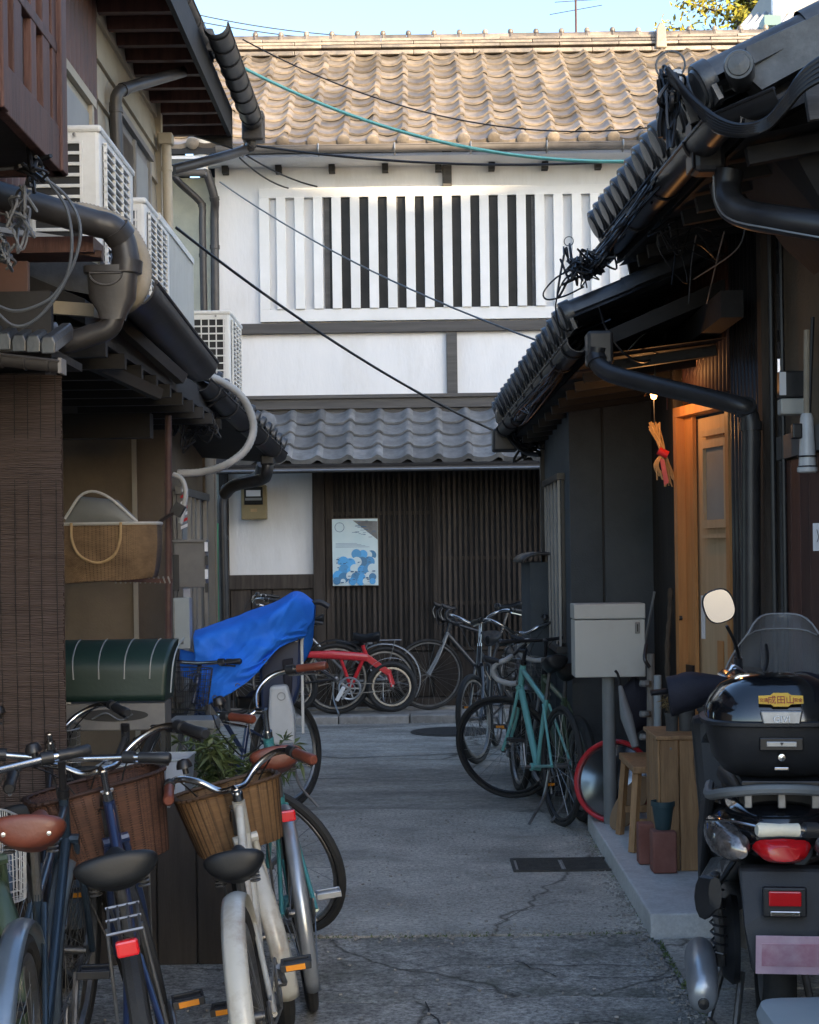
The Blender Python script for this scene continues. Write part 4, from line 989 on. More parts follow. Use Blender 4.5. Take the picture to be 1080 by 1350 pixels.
# soffits and struts under both eaves
q0, q1 = near_a + Vector((.05, 0, -.10)), near_b + Vector((.05, 0, -.10))
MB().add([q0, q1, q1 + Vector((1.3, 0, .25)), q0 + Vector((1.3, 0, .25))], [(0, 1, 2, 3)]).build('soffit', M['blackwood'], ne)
q0, q1 = far_a + Vector((.03, 0, -.11)), far_b + Vector((.03, 0, -.11))
MB().add([q0, q1, q1 + Vector((1.0, 0, .12)), q0 + Vector((1.0, 0, .12))], [(0, 1, 2, 3)]).build('soffit', M['blackwood'], fe)
for i in range(10):
    q = near_a.lerp(near_b, (i + .5) / 10) + Vector((.08, 0, -.14)); MB().bar(q, q + Vector((.9, 0, .16)), .045, .06).build('rafter', M['blackwood'], ne)
for i in range(12):
    q = far_a.lerp(far_b, (i + .5) / 12) + Vector((.06, 0, -.15)); MB().bar(q, q + Vector((.6, 0, .08)), .045, .05).build('rafter', M['blackwood'], fe)
for (x0, y0, z_, x1_, y1_, z2) in ((985, 220, 6.2, 925, 380, 7.4), (1000, 270, 6.0, 945, 345, 7.2), (1055, 130, 5.5, 1010, 250, 6.2)):
    pass
MB().prism([(1.2, 8.7, 2.62), (6, 8.7, 2.62), (6, 8.7, 3.6), (1.5, 8.7, 3.6)], (0, .1, 0)).build('gable_wall', M['blackwood'], rh)
rbox('eave_beam', 1.36, 1.46, 7.05, 9.58, 2.60, 2.72, M['blackwood'])
# near verge of the right roof: pale weathered board, end cap and the cut end of the gutter
vb = MB().prism([P(984, 62, 5.38), P(1030, 40, 5.36), P(1120, 0, 5.3), P(1120, 62, 5.3), P(1052, 92, 5.34), P(1005, 118, 5.36), P(990, 105, 5.37)], (0, .12, 0)).build('verge_board', mat('weathered slate board', (.045, .048, .05), .5, (.10, .11, .115), 9, .1, 50, dirt=(.2, .2, .2, .5), dsc=12), ne)
MB().lathe([(0, 0), (.036, .002), (.038, .008), (.047, .008), (.05, .014), (.05, .2)], P(974, 84, 5.25), (.25, 1, .05), 20, cap=False).build('roof_tile', M['tilebk'], ne, smooth=True)
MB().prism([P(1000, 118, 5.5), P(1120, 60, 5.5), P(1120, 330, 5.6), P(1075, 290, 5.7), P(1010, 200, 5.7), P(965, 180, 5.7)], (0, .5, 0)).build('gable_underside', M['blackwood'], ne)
half_gutter('gutter', P(1035, 120, 5.25), P(940, 160, 5.5), .055, M['gutterbk'], ne)
MB().prism([P(1060, 105, 5.2), P(1120, 80, 5.2), P(1120, 150, 5.2), P(1068, 158, 5.2)], (0, .03, 0)).build('board', M['beam'], ne)
# hopper and fat pipe of near gutter
lh_ = P(928, 190, 5.75)
MB().box(-.045, .07, -.06, .06, -.11, .09).build('leader_head', M['gutterbk'], ne, bevel=.02).location = lh_
MB().box(-.055, -.046, -.062, .062, -.10, .08).build('strap', M['gutterbk'], ne, bevel=.004).location = lh_
pipe('downpipe', [P(962, 225, 5.7), P(958, 250, 5.7), P(965, 272, 5.65), P(990, 284, 5.6), P(1040, 292, 5.5), P(1130, 305, 5.4)], .052, M['gutterbk'], ne, n=14)
MB().tube(spline([P(941, 232, 5.6), P(945, 268, 5.6), P(965, 290, 5.55), P(1020, 302, 5.45), P(1110, 318, 5.3)], 6), .004, 5).build('wire_tie', M['wiresilver'], ne)
dp = thing('downpipe', 'fat black downpipe crossing above the cedar door and dropping beside it', 'pipe')
pipe('pipe', [P(788, 458, 7.45), P(787, 474, 7.45), P(797, 488, 7.4), P(830, 500, 7.3), P(965, 532, 6.98), P(984, 542, 6.96), P(990, 562, 6.95), P(990, 620, 6.95), P(990, 760, 6.95), P(990, 900, 6.95), P(990, 1100, 6.95)], .042, M['gutterbk'], dp, n=14, k=4, collars=(.12, .45, .62))
# ================================================================== BICYCLES
WH = {}
def wheel(parent, c, r, tyre, rim, Mx, spokes=28, name='wheel', hubm=None):
    # one hub-centred wheel: rim with tyre, spokes and hub as its pieces
    key = (round(r, 3), round(tyre, 3), rim)
    if key not in WH:
        rm = MB().ring((0, 0, 0), (0, 1, 0), r - tyre * 1.55, tyre * .42, 48, 6).build('wheel', M[rim], None, smooth=True)
        ty = MB().ring((0, 0, 0), (0, 1, 0), r - tyre * .62, tyre * .62, 48, 8, 1.0).build('tyre', M['rubber'], rm, smooth=True)
        mb = MB()
        for i in range(spokes):
            a = 2 * math.pi * i / spokes; s_ = 1 if i % 2 else -1; off = .5 if (i // 2) % 2 else -.5
            h = Vector((.02 * math.cos(a + off), s_ * .032, .02 * math.sin(a + off))); e = Vector(((r - tyre * 1.8) * math.cos(a), 0, (r - tyre * 1.8) * math.sin(a)))
            mb.tube([h, e], .0013, 3, cap=False)
        sp = mb.build('spokes', M['wiresilver'], rm); tag(sp, kind='stuff')
        hb = MB().tube([(0, -.05, 0), (0, -.04, 0), (0, -.035, 0), (0, .035, 0), (0, .04, 0), (0, .05, 0)], [.006, .022, .014, .014, .022, .006], 12).build('hub', M['dullsteel'], rm, smooth=True, ang=50)
        WH[key] = (rm, [ty, sp, hb]); new = rm; 
    else:
        rm, ks = WH[key]; new = inst(rm, parent)
        for k in ks: inst(k, new)
    new.parent = parent
    new.matrix_local = Mx @ Matrix.Translation(c)
    return new
def saddle_mesh(w, L, h=.095):
    # widths along the length, rear (x=0) to nose (x=L)
    st = [(-.035, .30), (-.025, .62), (0, .86), (.05, .98), (.12, 1.0), (.24, .95), (.38, .80), (.52, .58), (.70, .40), (.88, .30), (.97, .22), (1, .12)]
    mb = MB(); n = 14; b = 0
    for (t, k) in st:
        hk = {-.035: .42, -.025: .72, 0: .9}.get(t, 1.0) * (1 if t < .3 else 1 - .35 * (t - .3)); hw = w / 2 * k; x = t * L; z0 = .012 * math.cos(t * math.pi * 2) - .005 * t
        for i in range(n):
            a = 2 * math.pi * i / n; ca, sa = math.cos(a), math.sin(a)
            z = (h * .38 * sa if sa > 0 else h * .62 * sa) * hk
            y = hw * math.copysign(abs(ca) ** .75, ca) * (1 if sa > 0 else 1.0)
            if sa < 0: y *= (1.02 - .25 * (-sa))
            mb.v.append((x, y, z0 + z - (.010 if sa > .5 and k > .9 else 0) * abs(sa) * (1 - abs(ca))))
    m = len(st)
    for i in range(m - 1):
        for k in range(n): l = (k + 1) % n; mb.f.append((i * n + k, i * n + l, (i + 1) * n + l, (i + 1) * n + k))
    mb.f.append(tuple(range(n))[::-1]); mb.f.append(tuple((m - 1) * n + k for k in range(n)))
    return mb
def bike(label, rear, front, lean=0, r=.335, tyre=.036, rim='dullsteel', style='step', frame='silver', fender=None, fender_f=None, handle='swept', hz=1.0, sz=.82, saddle='vinyl', sw=.18, sl=.26,
         basket=None, bm=None, bdim=(.38, .27, .22), steer=0, rack=False, rlight=None, group='bicycles parked along the alley', grips='blackplastic', crank_a=.6, guard=None, stand=True, bell=True, hbw=.56, pedal='blackplastic', k=1.0, name='bicycle', r2=None, fork=None, hbmat='chrome', chaincase=None, amber=True, hp=None, bz=None):
    rear, front = Vector(rear), Vector(front); wb = (front - rear).length
    d = (front - rear).normalized(); az = math.atan2(d.y, d.x)
    t = thing(name, label, 'bicycle', rear, 0, group)
    t.rotation_euler = (0, 0, 0)
    t.matrix_world = Matrix.Translation(rear) @ Matrix.Rotation(az, 4, 'Z') @ Matrix.Rotation(R(lean), 4, 'X')   # lean>0 tips to the rider's right... about the heading axis
    I = Matrix.Identity(4); r2 = r2 or r
    fork = fork or frame; fender_f = None if fender_f == 'none' else (fender_f or fender)
    H0, H1 = Vector((0, 0, r)), Vector((wb, 0, r2))
    ax = Vector((-.34, 0, .94)).normalized()
    HB = H1 + Vector((-.045, 0, 0)) + ax * (r2 + .075); HT = HB + ax * .13
    BB = Vector((.44 * min(wb, 1.1), 0, .285 if style != 'fold' else .30))
    seat_dir = Vector((-.31, 0, .95)).normalized()
    ST = BB + seat_dir * ((sz - .05 - BB.z) / seat_dir.z)
    SC = BB + seat_dir * ((.56 if style in ('step', 'fold') else .70) - BB.z) / seat_dir.z     # top of the seat tube
    if SC.z > sz - .1: SC = BB + seat_dir * ((sz - .1 - BB.z) / seat_dir.z)
    fr = MB(); tr = .016 * k
    fr.tube([BB, SC], tr, 10); fr.tube([HB - ax * .01, HT + ax * .01], .021 * k, 10)
    for s_ in (-1, 1):
        fr.tube(spline([BB + Vector((0, s_ * .025, 0)), BB.lerp(H0, .4) + Vector((0, s_ * .042, 0)), H0 + Vector((0, s_ * .06, 0))], 4), .0095, 8)
        fr.tube([SC + Vector((0, s_ * .018, -.03)), H0 + Vector((0, s_ * .06, 0))], .0085, 8)
    fr.tube([BB + Vector((0, -.045, 0)), BB + Vector((0, .045, 0))], .024, 12)
    if style == 'step':
        fr.tube(spline([HB + ax * .02, HB.lerp(BB, .35) + Vector((-.02, 0, -.055)), HB.lerp(BB, .7) + Vector((-.02, 0, -.05)), BB + Vector((0, 0, .01))], 6), .021 * k, 10)
        fr.tube(spline([HT, HT.lerp(SC, .4) + Vector((-.02, 0, -.11)), BB.lerp(SC, .42)], 6), .014 * k, 10)
    elif style == 'fold':
        pass
    else:
        fr.tube([HT - ax * .02, SC - seat_dir * .02], tr * (1.0), 10); fr.tube([HB, BB], tr * 1.35, 12)
    fr.build('frame', M[frame], t, smooth=True, ang=50)
    # saddle and post
    MB().tube([SC - seat_dir * .02, ST], .0125, 8).build('seat_post', M['dullsteel'], t, smooth=True)
    sad = saddle_mesh(sw, sl); sad.M = Matrix.Translation(ST + Vector((-.13 * sl / .26, 0, .055))) @ Matrix.Rotation(R(5), 4, 'Y')
    so_ = sad.build('saddle', M[saddle], t, smooth=True, ang=180, sub=1)
    mb = MB()
    for s_ in (-1, 1):
        mb.tube([ST + Vector((-.09, s_ * sw * .30, .03)), ST + Vector((-.03, s_ * .02, .0)), ST + Vector((.04, s_ * .02, .0)), ST + Vector((.10, s_ * .008, .035))], .0035, 6)
        if saddle in ('leather',) or style == 'step':
            for k in range(5): mb.ring(ST + Vector((-.07, s_ * sw * .27, -.01 + k * .011)), (0, 0, 1), .014, .0028, 12, 4)
    mb.build('saddle_rail', M['dullsteel'], so_, smooth=True)
    if saddle == 'leather':
        mb = MB()
        for s_ in (-1, 1): mb.lathe([(0, .003), (.006, .002), (.007, 0)], ST + Vector((-.135 * sl / .26 - .0, s_ * sw * .28, .048)), (-1, 0, 0), 8, cap=False)
        mb.build('rivet', M['chrome'], so_, smooth=True)
    wheel(t, H0, r, tyre, rim, I)
    def fend(parent, c, rr, a0, a1, m, Mx=None, wd=.056, nm='fender'):
        mb = MB(Mx); n_ = 26
        mb.grid(lambda u, v: c + Vector(((rr + .022 + .012 * (1 - (2 * v - 1) ** 2)) * math.cos(a0 + (a1 - a0) * u), (v - .5) * wd, (rr + .022 + .012 * (1 - (2 * v - 1) ** 2)) * math.sin(a0 + (a1 - a0) * u))), n_, 6)
        o = mb.build(nm, M[m], parent, smooth=True, solid=.0018)
        mb = MB(Mx)
        for s_ in (-1, 1):
            a_ = a0 if nm == 'rear_fender' else a1
            a_ = R(195)
            e = c + Vector(((rr + .02) * math.cos(a_), s_ * wd / 2, (rr + .02) * math.sin(a_))); mb.tube([c + Vector((0, s_ * .055, 0)), e], .0022, 5)
        mb.build('fender_stay', M['dullsteel'], o); return o
    if fender: fend(t, H0, r, R(20), R(212), fender, None, tyre * 1.62)
    # steering assembly
    S = Matrix.Translation(HB) @ Matrix.Rotation(R(steer), 4, ax) @ Matrix.Translation(-HB)
    fk = MB(S)
    for s_ in (-1, 1): fk.tube(spline([HB + Vector((0, s_ * .028, -.0)), HB.lerp(H1, .55) + Vector((-.012, s_ * .048, 0)), H1 + Vector((0, s_ * .052, 0))], 4), .011, 8)
    fk.tube([HB - ax * .0 + Vector((0, -.04, 0)), HB + Vector((0, .04, 0))], .016, 8); fk.tube([HB, HT + ax * .02], .013, 8)
    fko = fk.build('fork', M[fork], t, smooth=True)
    wheel(t, H1, r2, tyre, rim, S)
    if fender_f: fend(t, H1, r2, R(70), R(205), fender_f, S, tyre * 1.62, 'fender')
    HS = HB + ax * ((hz - .02 - HB.z) / ax.z)       # stem top
    st_ = MB(S).tube([HT, HS], .0115, 10); st_.tube([HT + ax * .015, HT + ax * .04], .019, 10); st_.tube([HS - ax * .01, HS + Vector((.045, 0, .0))], .013, 8)
    st_.build('stem', M['chrome'] if handle == 'swept' else M['blackmetal'], t, smooth=True, ang=50)
    B = HS + Vector((.045, 0, 0)); hw = hbw / 2
    if handle == 'swept':
        half = [(0, 0, 0), (.035, .05, .0), (.055, .12, .045), (.02, .20, .075), (-.07, .25, .07), (-.20, .28, .05)]
        gp_ = 4
    elif handle == 'flat':
        half = [(0, 0, 0), (.0, .10, .004), (-.005, .20, .01), (-.02, .29, .012)]; gp_ = 2
    else:
        half = [(0, 0, 0), (.0, .12, 0), (.01, .195, 0), (.06, .215, -.01), (.095, .22, -.055), (.075, .22, -.11), (.0, .225, -.14), (-.05, .225, -.14)]; gp_ = 3
    half = [Vector((x, y * hw / .28, z)) for x, y, z in half]
    ptsL = [B + p for p in half]; ptsR = [B + Vector((p.x, -p.y, p.z)) for p in half]
    full = spline(ptsR[::-1] + ptsL[1:], 6)
    ho = MB(S).tube(full, .011, 10).build('handlebar', M[hbmat], t, smooth=True)
    for P_ in (ptsL, ptsR):
        if handle == 'drop':
            MB(S).tube(spline(P_[1:], 6), .0165, 10).build('grip', M[grips], ho, smooth=True)
            q = P_[3]; MB(S).loft([((q.x - .02, q.y, q.z + .01), .014, .016), ((q.x + .03, q.y, q.z + .02), .017, .024), ((q.x + .065, q.y, q.z + .035), .015, .02), ((q.x + .075, q.y, q.z + .05), .008, .01)], 10).build('brake_hood', M['blackplastic'], ho, smooth=True)
            MB(S).tube(spline([q + Vector((.06, 0, .02)), q + Vector((.085, 0, -.03)), q + Vector((.065, 0, -.10))], 4), .005, 6).build('brake_lever', M['dullsteel'], ho, smooth=True)
        else:
            a_, b_ = P_[-2].lerp(P_[-1], .12), P_[-1]
            dd = (b_ - a_).normalized()
            MB(S).tube([a_, a_ + dd * .01, a_.lerp(b_, .5), b_ + dd * .005, b_ + dd * .012], [.017, .0165, .0155, .018, .013], 12).build('grip', M[grips], ho, smooth=True)
            lv = [a_ - dd * .035 + Vector((0, 0, -.008)), a_ - dd * .02 + Vector((.035, 0, -.018)), a_.lerp(b_, .4) + Vector((.045, 0, -.02)), b_ + Vector((.04, 0, -.025))]
            MB(S).tube(spline(lv, 4), [.006] * 13, 6).build('brake_lever', M['chrome'], ho, smooth=True)
            MB(S).tube([a_ - dd * .05, a_ - dd * .015], .019, 10).build('brake_clamp', M['blackplastic'], ho, smooth=True)
    if bell and handle == 'swept':
        q = ptsL[3]; MB(S).lathe([(0, .05), (.018, .046), (.026, .03), (.027, .02), (.01, .018), (.01, 0)], q + Vector((.0, -.03, .01)), (0, 0, 1), 14).build('bell', M['blackmetal'], ho, smooth=True)
    # brake cables
    mb = MB(S)
    for q, s_ in ((ptsL, 1), (ptsR, -1)):
        a_ = q[3]; mb.tube(spline([a_ + Vector((.03, 0, 0)), B + Vector((.13, s_ * .10, -.02)), B + Vector((.13, s_ * .04, -.16)), HT + Vector((.05, s_ * .02, -.02)), HB + Vector((.06, 0, -.02))], 6), .0028, 5)
    mb.build('brake_cable', M['cable'], t, smooth=True)
    # crank, chainring, pedals
    ck = MB().ring(BB + Vector((0, -.055, 0)), (0, 1, 0), .075, .004, 30, 5)
    for i in range(5):
        a_ = i * 2 * math.pi / 5; ck.bar(BB + Vector((0, -.055, 0)), BB + Vector((.074 * math.cos(a_), -.055, .074 * math.sin(a_))), .010, .004, up=(0, 1, 0))
    cr = Vector((math.cos(crank_a), 0, math.sin(crank_a))) * .165
    ck.tube([BB + Vector((0, -.075, 0)), BB + Vector((0, -.075, 0)) + cr], .009, 8); ck.tube([BB + Vector((0, .075, 0)), BB + Vector((0, .075, 0)) - cr], .009, 8); ck.tube([BB + Vector((0, -.08, 0)), BB + Vector((0, .08, 0))], .012, 8)
    cko = ck.build('crank', M['dullsteel'], t, smooth=True)
    for s_, cc in ((-1, cr), (1, -cr)):
        pc = BB + cc + Vector((0, s_ * .125, 0)); mb = MB()
        mb.box(pc.x - .042, pc.x - .030, pc.y - .045, pc.y + .045, pc.z - .011, pc.z + .011); mb.box(pc.x + .030, pc.x + .042, pc.y - .045, pc.y + .045, pc.z - .011, pc.z + .011)
        for yy in (-.045, .037): mb.box(pc.x - .03, pc.x + .03, pc.y + yy, pc.y + yy + .008, pc.z - .010, pc.z + .010)
        mb.box(pc.x - .012, pc.x + .012, pc.y - .037, pc.y + .037, pc.z - .008, pc.z + .008)
        po = mb.build('pedal', M[pedal], t, bevel=.002)
        if amber:
            for dx in (-.0445, .0425): MB().box(pc.x + dx, pc.x + dx + .002, pc.y - .028, pc.y + .028, pc.z - .008, pc.z + .008).build('pedal_reflector', M['amber'], po)
    # chain or chain case
    if chaincase:
        mb = MB(); n_ = 20
        outl = []
        for i in range(n_ + 1):
            a_ = -math.pi / 2 + math.pi * i / n_; outl.append(BB + Vector((.095 * math.cos(a_), -.048, .095 * math.sin(a_))))
        for i in range(9):
            a_ = math.pi / 2 + math.pi * i / 8; outl.append(H0 + Vector((.055 * math.cos(a_), -.048, .055 * math.sin(a_))))
        mb.prism(outl, (0, -.025, 0)); mb.build('chain_case', M[chaincase], t, bevel=.004)
    else:
        mb = MB()
        for s_ in (-1, 1): mb.bar(BB + Vector((0, -.055, s_ * .073)), H0 + Vector((0, -.055, s_ * .035)), .005, .008)
        mb.ring(H0 + Vector((0, -.05, 0)), (0, 1, 0), .034, .006, 20, 5); mb.build('chain', M['dullsteel'], t)
    if guard:
        mb = MB(); n_ = 16
        for s_ in (-1, 1):
            pts = [H0 + Vector((0, s_ * .06, 0))] + [H0 + Vector(((r + .015) * math.cos(R(60 + 130 * i / n_)), s_ * .045, (r + .015) * math.sin(R(60 + 130 * i / n_)))) for i in range(n_ + 1)]
            mb.prism(pts, (0, s_ * .003, 0))
        mb.build('wheel_guard', M[guard], t)
    if stand:
        mb = MB(); b_ = H0 + Vector((.02, .07, -.03)); mb.tube(spline([b_, b_ + Vector((.0, .03, -.15)), Vector((-.03, .20 - .35 * math.tan(R(lean)) * 0, .02 - .2 * math.sin(R(lean)) * 0))], 4), .009, 6)
        mb.build('kickstand', M['dullsteel'], t, smooth=True)
    if rack:
        mb = MB(); zr = 2 * r + .06
        for yy in (-.036, -.012, .012, .036): mb.tube([(.12, yy, zr), (-.16, yy, zr)], .0035, 6)
        for xx in (.12, -.02, -.16): mb.tube([(xx, -.042, zr), (xx, .042, zr)], .0045, 6)
        for s_ in (-1, 1): mb.tube([H0 + Vector((0, s_ * .065, 0)), (-.10, s_ * .04, zr)], .0045, 6); mb.tube([(.12, s_ * .03, zr), SC + Vector((0, s_ * .02, 0))], .0045, 6)
        mb.build('rack', M['dullsteel'] if rack is True else M[rack], t, smooth=True)
    if rlight:
        if rlight == 'box': MB().box(-r - .055, -r - .025, -.035, .035, r + .12, r + .185).build('reflector', M['reflector'], t, bevel=.006)
        elif rlight == 'high': MB().box(-.20, -.175, -.026, .026, 2 * r + .01, 2 * r + .048).build('reflector', M['reflector'], t, bevel=.006)
        else:
            o = MB().lathe([(0, .014), (.022, .012), (.028, .008), (.030, 0), (.026, -.01)], (-.9 * r - .05, 0, r * 1.55), (-1, 0, .15), 18).build('reflector', M['reflector'], t, smooth=True)
    if basket:
        L_, W_, Hh = bdim
        zt = bz if bz else hz - .10
        cx = HS.x + .09 + L_ / 2 + .02
        top = lambda u: u
        def rim_pts(sc, z, xs=0):
            pts = []
            for i in range(28):
                a_ = 2 * math.pi * i / 28; ca, sa = math.cos(a_), math.sin(a_)
                pts.append(Vector((cx + xs + L_ / 2 * sc * math.copysign(abs(ca) ** .45, ca), W_ / 2 * sc * math.copysign(abs(sa) ** .45, sa), z)))
            return pts
        if basket == 'wicker':
            mb = MB(S); rows = 6; b0 = 0; uvs = []
            for j in range(rows + 1):
                v_ = j / rows; p_ = rim_pts(.80 + .20 * v_, zt - Hh + Hh * v_, -.02 * (1 - v_)); p_.append(p_[0])
                for i, q in enumerate(p_): mb.v.append(tuple(q)); uvs.append((i / 28, v_))
            nb = len(mb.v)
            for j in range(rows):
                for i in range(28): k_ = j * 29 + i; mb.f.append((k_, k_ + 1, k_ + 30, k_ + 29))
            mb.f.append(tuple(range(28)))
            o = mb.build('basket', M[bm], t, smooth=True, solid=.006)
            me = o.data; ul = me.uv_layers.new(name='UVMap')
            for p in me.polygons:
                idx = [me.loops[l].vertex_index for l in p.loop_indices]
                for l, vi in zip(p.loop_indices, idx): ul.data[l].uv = uvs[vi] if vi < len(uvs) else (0, 0)
            mbr = MB(S); rp = rim_pts(1.01, zt)
            for ph in (0, math.pi):
                pp_ = [q + Vector((0, 0, .006 * math.sin(i * 1.57 * 2 + ph))) + (q - Vector((cx, 0, zt))).normalized() * .006 * math.cos(i * 1.57 * 2 + ph) for i, q in enumerate(rp)]
                mbr.tube(spline(pp_ + [pp_[0]], 2), .007, 6)
            mbr.build('rim', M[bm], o, smooth=True)
            mbs = MB(S)
            for i in range(0, 28):
                for v0, v1 in ((0, 1),):
                    a_ = rim_pts(.805, zt - Hh, -.02)[i]; b_ = rim_pts(1.012, zt)[i]; mbs.tube([a_, b_], .003, 4, cap=False)
            mbs.build('stakes', M[bm], o)
        else:
            mb = MB(S); wm = {'wire': 'wire', 'wiresilver': 'wiresilver', 'wirewhite': 'wirewhite'}[basket]
            rows = 7
            for j in range(rows + 1):
                v_ = j / rows; p_ = rim_pts(.80 + .20 * v_, zt - Hh + Hh * v_, -.02 * (1 - v_)); mb.tube(p_, .0035 if j == rows else .0016, 5 if j == rows else 3, closed=True)
            A_, B_ = rim_pts(.80, zt - Hh, -.02), rim_pts(1.0, zt)
            for i in range(28):
                mb.tube([A_[i], B_[i]], .0016, 3, cap=False); mb.tube([A_[i].lerp(A_[(i + 1) % 28], .5), B_[i].lerp(B_[(i + 1) % 28], .5)], .0016, 3, cap=False)
            for i in range(1, 14): mb.tube([A_[i], A_[-i]], .0016, 3, cap=False)
            mb.build('basket', M[wm], t)
        mb = MB(S); mb.bar(HT + Vector((.03, 0, -.02)), Vector((cx - L_ * .35, 0, zt - Hh * .95)), .05, .006); mb.bar(HS + Vector((.02, 0, -.06)), Vector((cx - L_ / 2, 0, zt - .05)), .04, .006)
        for s_ in (-1, 1): mb.tube([H1 + Vector((0, s_ * .06, 0)), Vector((cx, s_ * W_ * .28, zt - Hh))], .004, 5)
        mb.build('basket_bracket', M['dullsteel'], t)
    return t, S, HS
# positions come from where each wheel touches the ground
b_white, Sw, Hw = bike('cream white bicycle with a golden wicker basket and black saddle near the coarse paving', G(356, 1488), G(368, 1356), lean=-8, r=.31, tyre=.040, frame='paintwhite', fender='paintwhite', handle='swept', hz=.86, sz=.70, sw=.185, sl=.26, saddle='vinyl',
     basket='wicker', bm='wicker', bdim=(.24, .34, .20), steer=14, hbw=.46, grips='leather', crank_a=2.6, bz=.83, group='bicycles parked on the left')
bike('black saddled bicycle with a red brown wicker basket and red rear reflector under its rack', G(232, 1600), G(203, 1386), lean=-9, r=.335, tyre=.036, frame='navy', handle='swept', hz=.965, sz=.80, sw=.225, sl=.27, saddle='vinyl',
     basket='wicker', bm='wickerdark', bdim=(.30, .42, .25), steer=10, hbw=.58, rack=True, rlight='high', crank_a=.2, bz=.88, k=.85, group='bicycles parked on the left')
bike('silver mudguard bicycle with a wide red brown leather saddle at the left edge', G(30, 1600), G(100, 1392), lean=0, r=.335, tyre=.038, style='diamond', frame='blue', fender='greyfender', handle='flat', hz=.99, sz=.89, sw=.20, sl=.29, saddle='leather',
     steer=-6, k=.75, hbw=.60, rlight='round', crank_a=1.1, amber=False, rack=False, group='bicycles parked on the left', hbmat='chrome')
bike('olive green mudguard bicycle cut off by the left edge beside the leather saddled one', G(-150, 1640), G(-8, 1440), lean=4, r=.335, tyre=.040, frame='green', fender='green', handle='flat', hz=1.0, sz=.84, steer=30, hbw=.56, group='bicycles parked on the left', basket='wirewhite', bz=.80)
bike('teal bicycle with brown leather saddle, brown grips and chromed mudguard, outermost on the left side', G(412, 1330), G(388, 1238), lean=-7, r=.34, tyre=.030, style='diamond', frame='teal', fender='silver', fender_f='none', handle='swept', hz=1.0, sz=.86, sw=.20, sl=.28, saddle='leather',
     steer=50, amber=False, hbw=.50, grips='leather', crank_a=2.9, pedal='silver', rlight='high', group='bicycles parked on the left')
bike('white guarded bicycle with child seat hidden under a blue tarpaulin', G(382, 1068), G(235, 1102), lean=3, r=.345, tyre=.036, style='step', frame='navy', handle='flat', hz=.98, sz=.72, basket='wire', bdim=(.36, .40, .24), bz=.94, steer=8, hbw=.54, group='bicycles parked on the left', guard=None, chaincase='paintwhite2')
bike('black city bicycle with chrome bars wedged behind the leather saddled one beside the blind', G(40, 1392), G(96, 1262), lean=-3, r=.335, tyre=.034, style='step', frame='blackmetal', fender='greyfender', handle='swept', hz=.93, sz=.72, steer=12, hbw=.56, k=.85, basket='wiresilver', bz=.9, group='bicycles parked on the left', rlight='box')
bike('slim dark bicycle with black grips standing between the reed blind and the green hood', G(96, 1300), G(170, 1215), lean=3, r=.335, tyre=.034, style='diamond', frame='darkpaint', handle='flat', hz=.90, sz=.74, steer=-14, hbw=.58, k=.85, group='bicycles parked on the left')
# against the white house
YB = 15.28
def gs(px, py=932): q = G(px, py, .07); return Vector(((unroll(px, 900)[0] - VX) / F * YB, YB, .066))
bike('charcoal road bicycle with dropped bars leaning against the dark lattice doors', gs(703), gs(565), lean=3, r=.34, tyre=.024, rim='dullsteel', style='diamond', frame='darkpaint', fork='silver', handle='drop', hz=1.0, sz=.99, sw=.14, sl=.27, stand=False, grips='blackplastic', hbmat='blackmetal', steer=10, group='bicycles against the white house', crank_a=2.2, amber=False, bell=False)
b0 = gs(508); b0.y -= .10; b1 = gs(372); b1.y -= .14
bike('silver city bicycle standing behind the red folding one', b0, b1, lean=0, r=.31, tyre=.034, style='step', frame='silver', fender='silver', handle='swept', hz=.84, sz=.66, basket='wire', bz=.62, rack=True, group='bicycles against the white house', steer=4)
b0 = gs(445); b0.y -= .28; b1 = gs(312); b1.y -= .3
bike('black city bicycle half hidden by the blue tarpaulin, its black saddle showing', b0, b1, lean=0, r=.335, tyre=.036, style='step', frame='blackmetal', handle='swept', hz=1.06, sz=.90, sw=.22, group='bicycles against the white house', steer=8, fender='blackmetal')
# right side
bike('turquoise road bicycle with grey taped dropped bars parked on the right of the alley', (.80, 9.12, 0), (.56, 10.08, 0), lean=2, r=.345, tyre=.026, rim='blackmetal', style='diamond', frame='celeste', fork='celeste', handle='drop', hz=.99, sz=.93, sw=.15, sl=.27, stand=True, grips='silverfab', steer=52, group='bicycles parked on the right', crank_a=-1.9, amber=False, hbmat='blackmetal', bell=False)
bike('olive mountain bicycle with a knobbly rear tyre below the grey delivery box', (.945, 9.24, 0), (.78, 10.22, 0), lean=-2, r=.31, tyre=.055, style='diamond', frame='green', handle='flat', hz=1.04, sz=.87, stand=True, steer=4, group='bicycles parked on the right', hbmat='blackmetal', bell=False, fork='silver', sw=.17)
bike('dark city bicycle with a steel wire basket facing the viewer behind the turquoise one', (.70, 11.55, 0), (.66, 10.46, 0), lean=0, r=.335, tyre=.036, style='step', frame='blackmetal', fender='silver', handle='swept', hz=1.05, sz=.86, basket='wiresilver', bz=.88, steer=10, group='bicycles parked on the right')
bike('chrome barred city bicycle standing farthest back on the right', (.62, 12.9, 0), (.42, 11.85, 0), lean=0, r=.335, tyre=.034, style='diamond', frame='darkpaint', handle='swept', hz=1.06, sz=.90, basket=None, steer=-14, group='bicycles parked on the right', hbw=.58)
# near right, its cream grip crosses the scooter tail
bike('cream gripped bicycle at the right edge in front of the black scooter', (1.15, 3.04, 0), (1.13, 4.08, 0), lean=2, r=.335, tyre=.036, style='diamond', frame='darkpaint', handle='flat', hz=.895, sz=.80, steer=1, hbw=.66, grips='cream_grip', group='bicycles parked on the right')

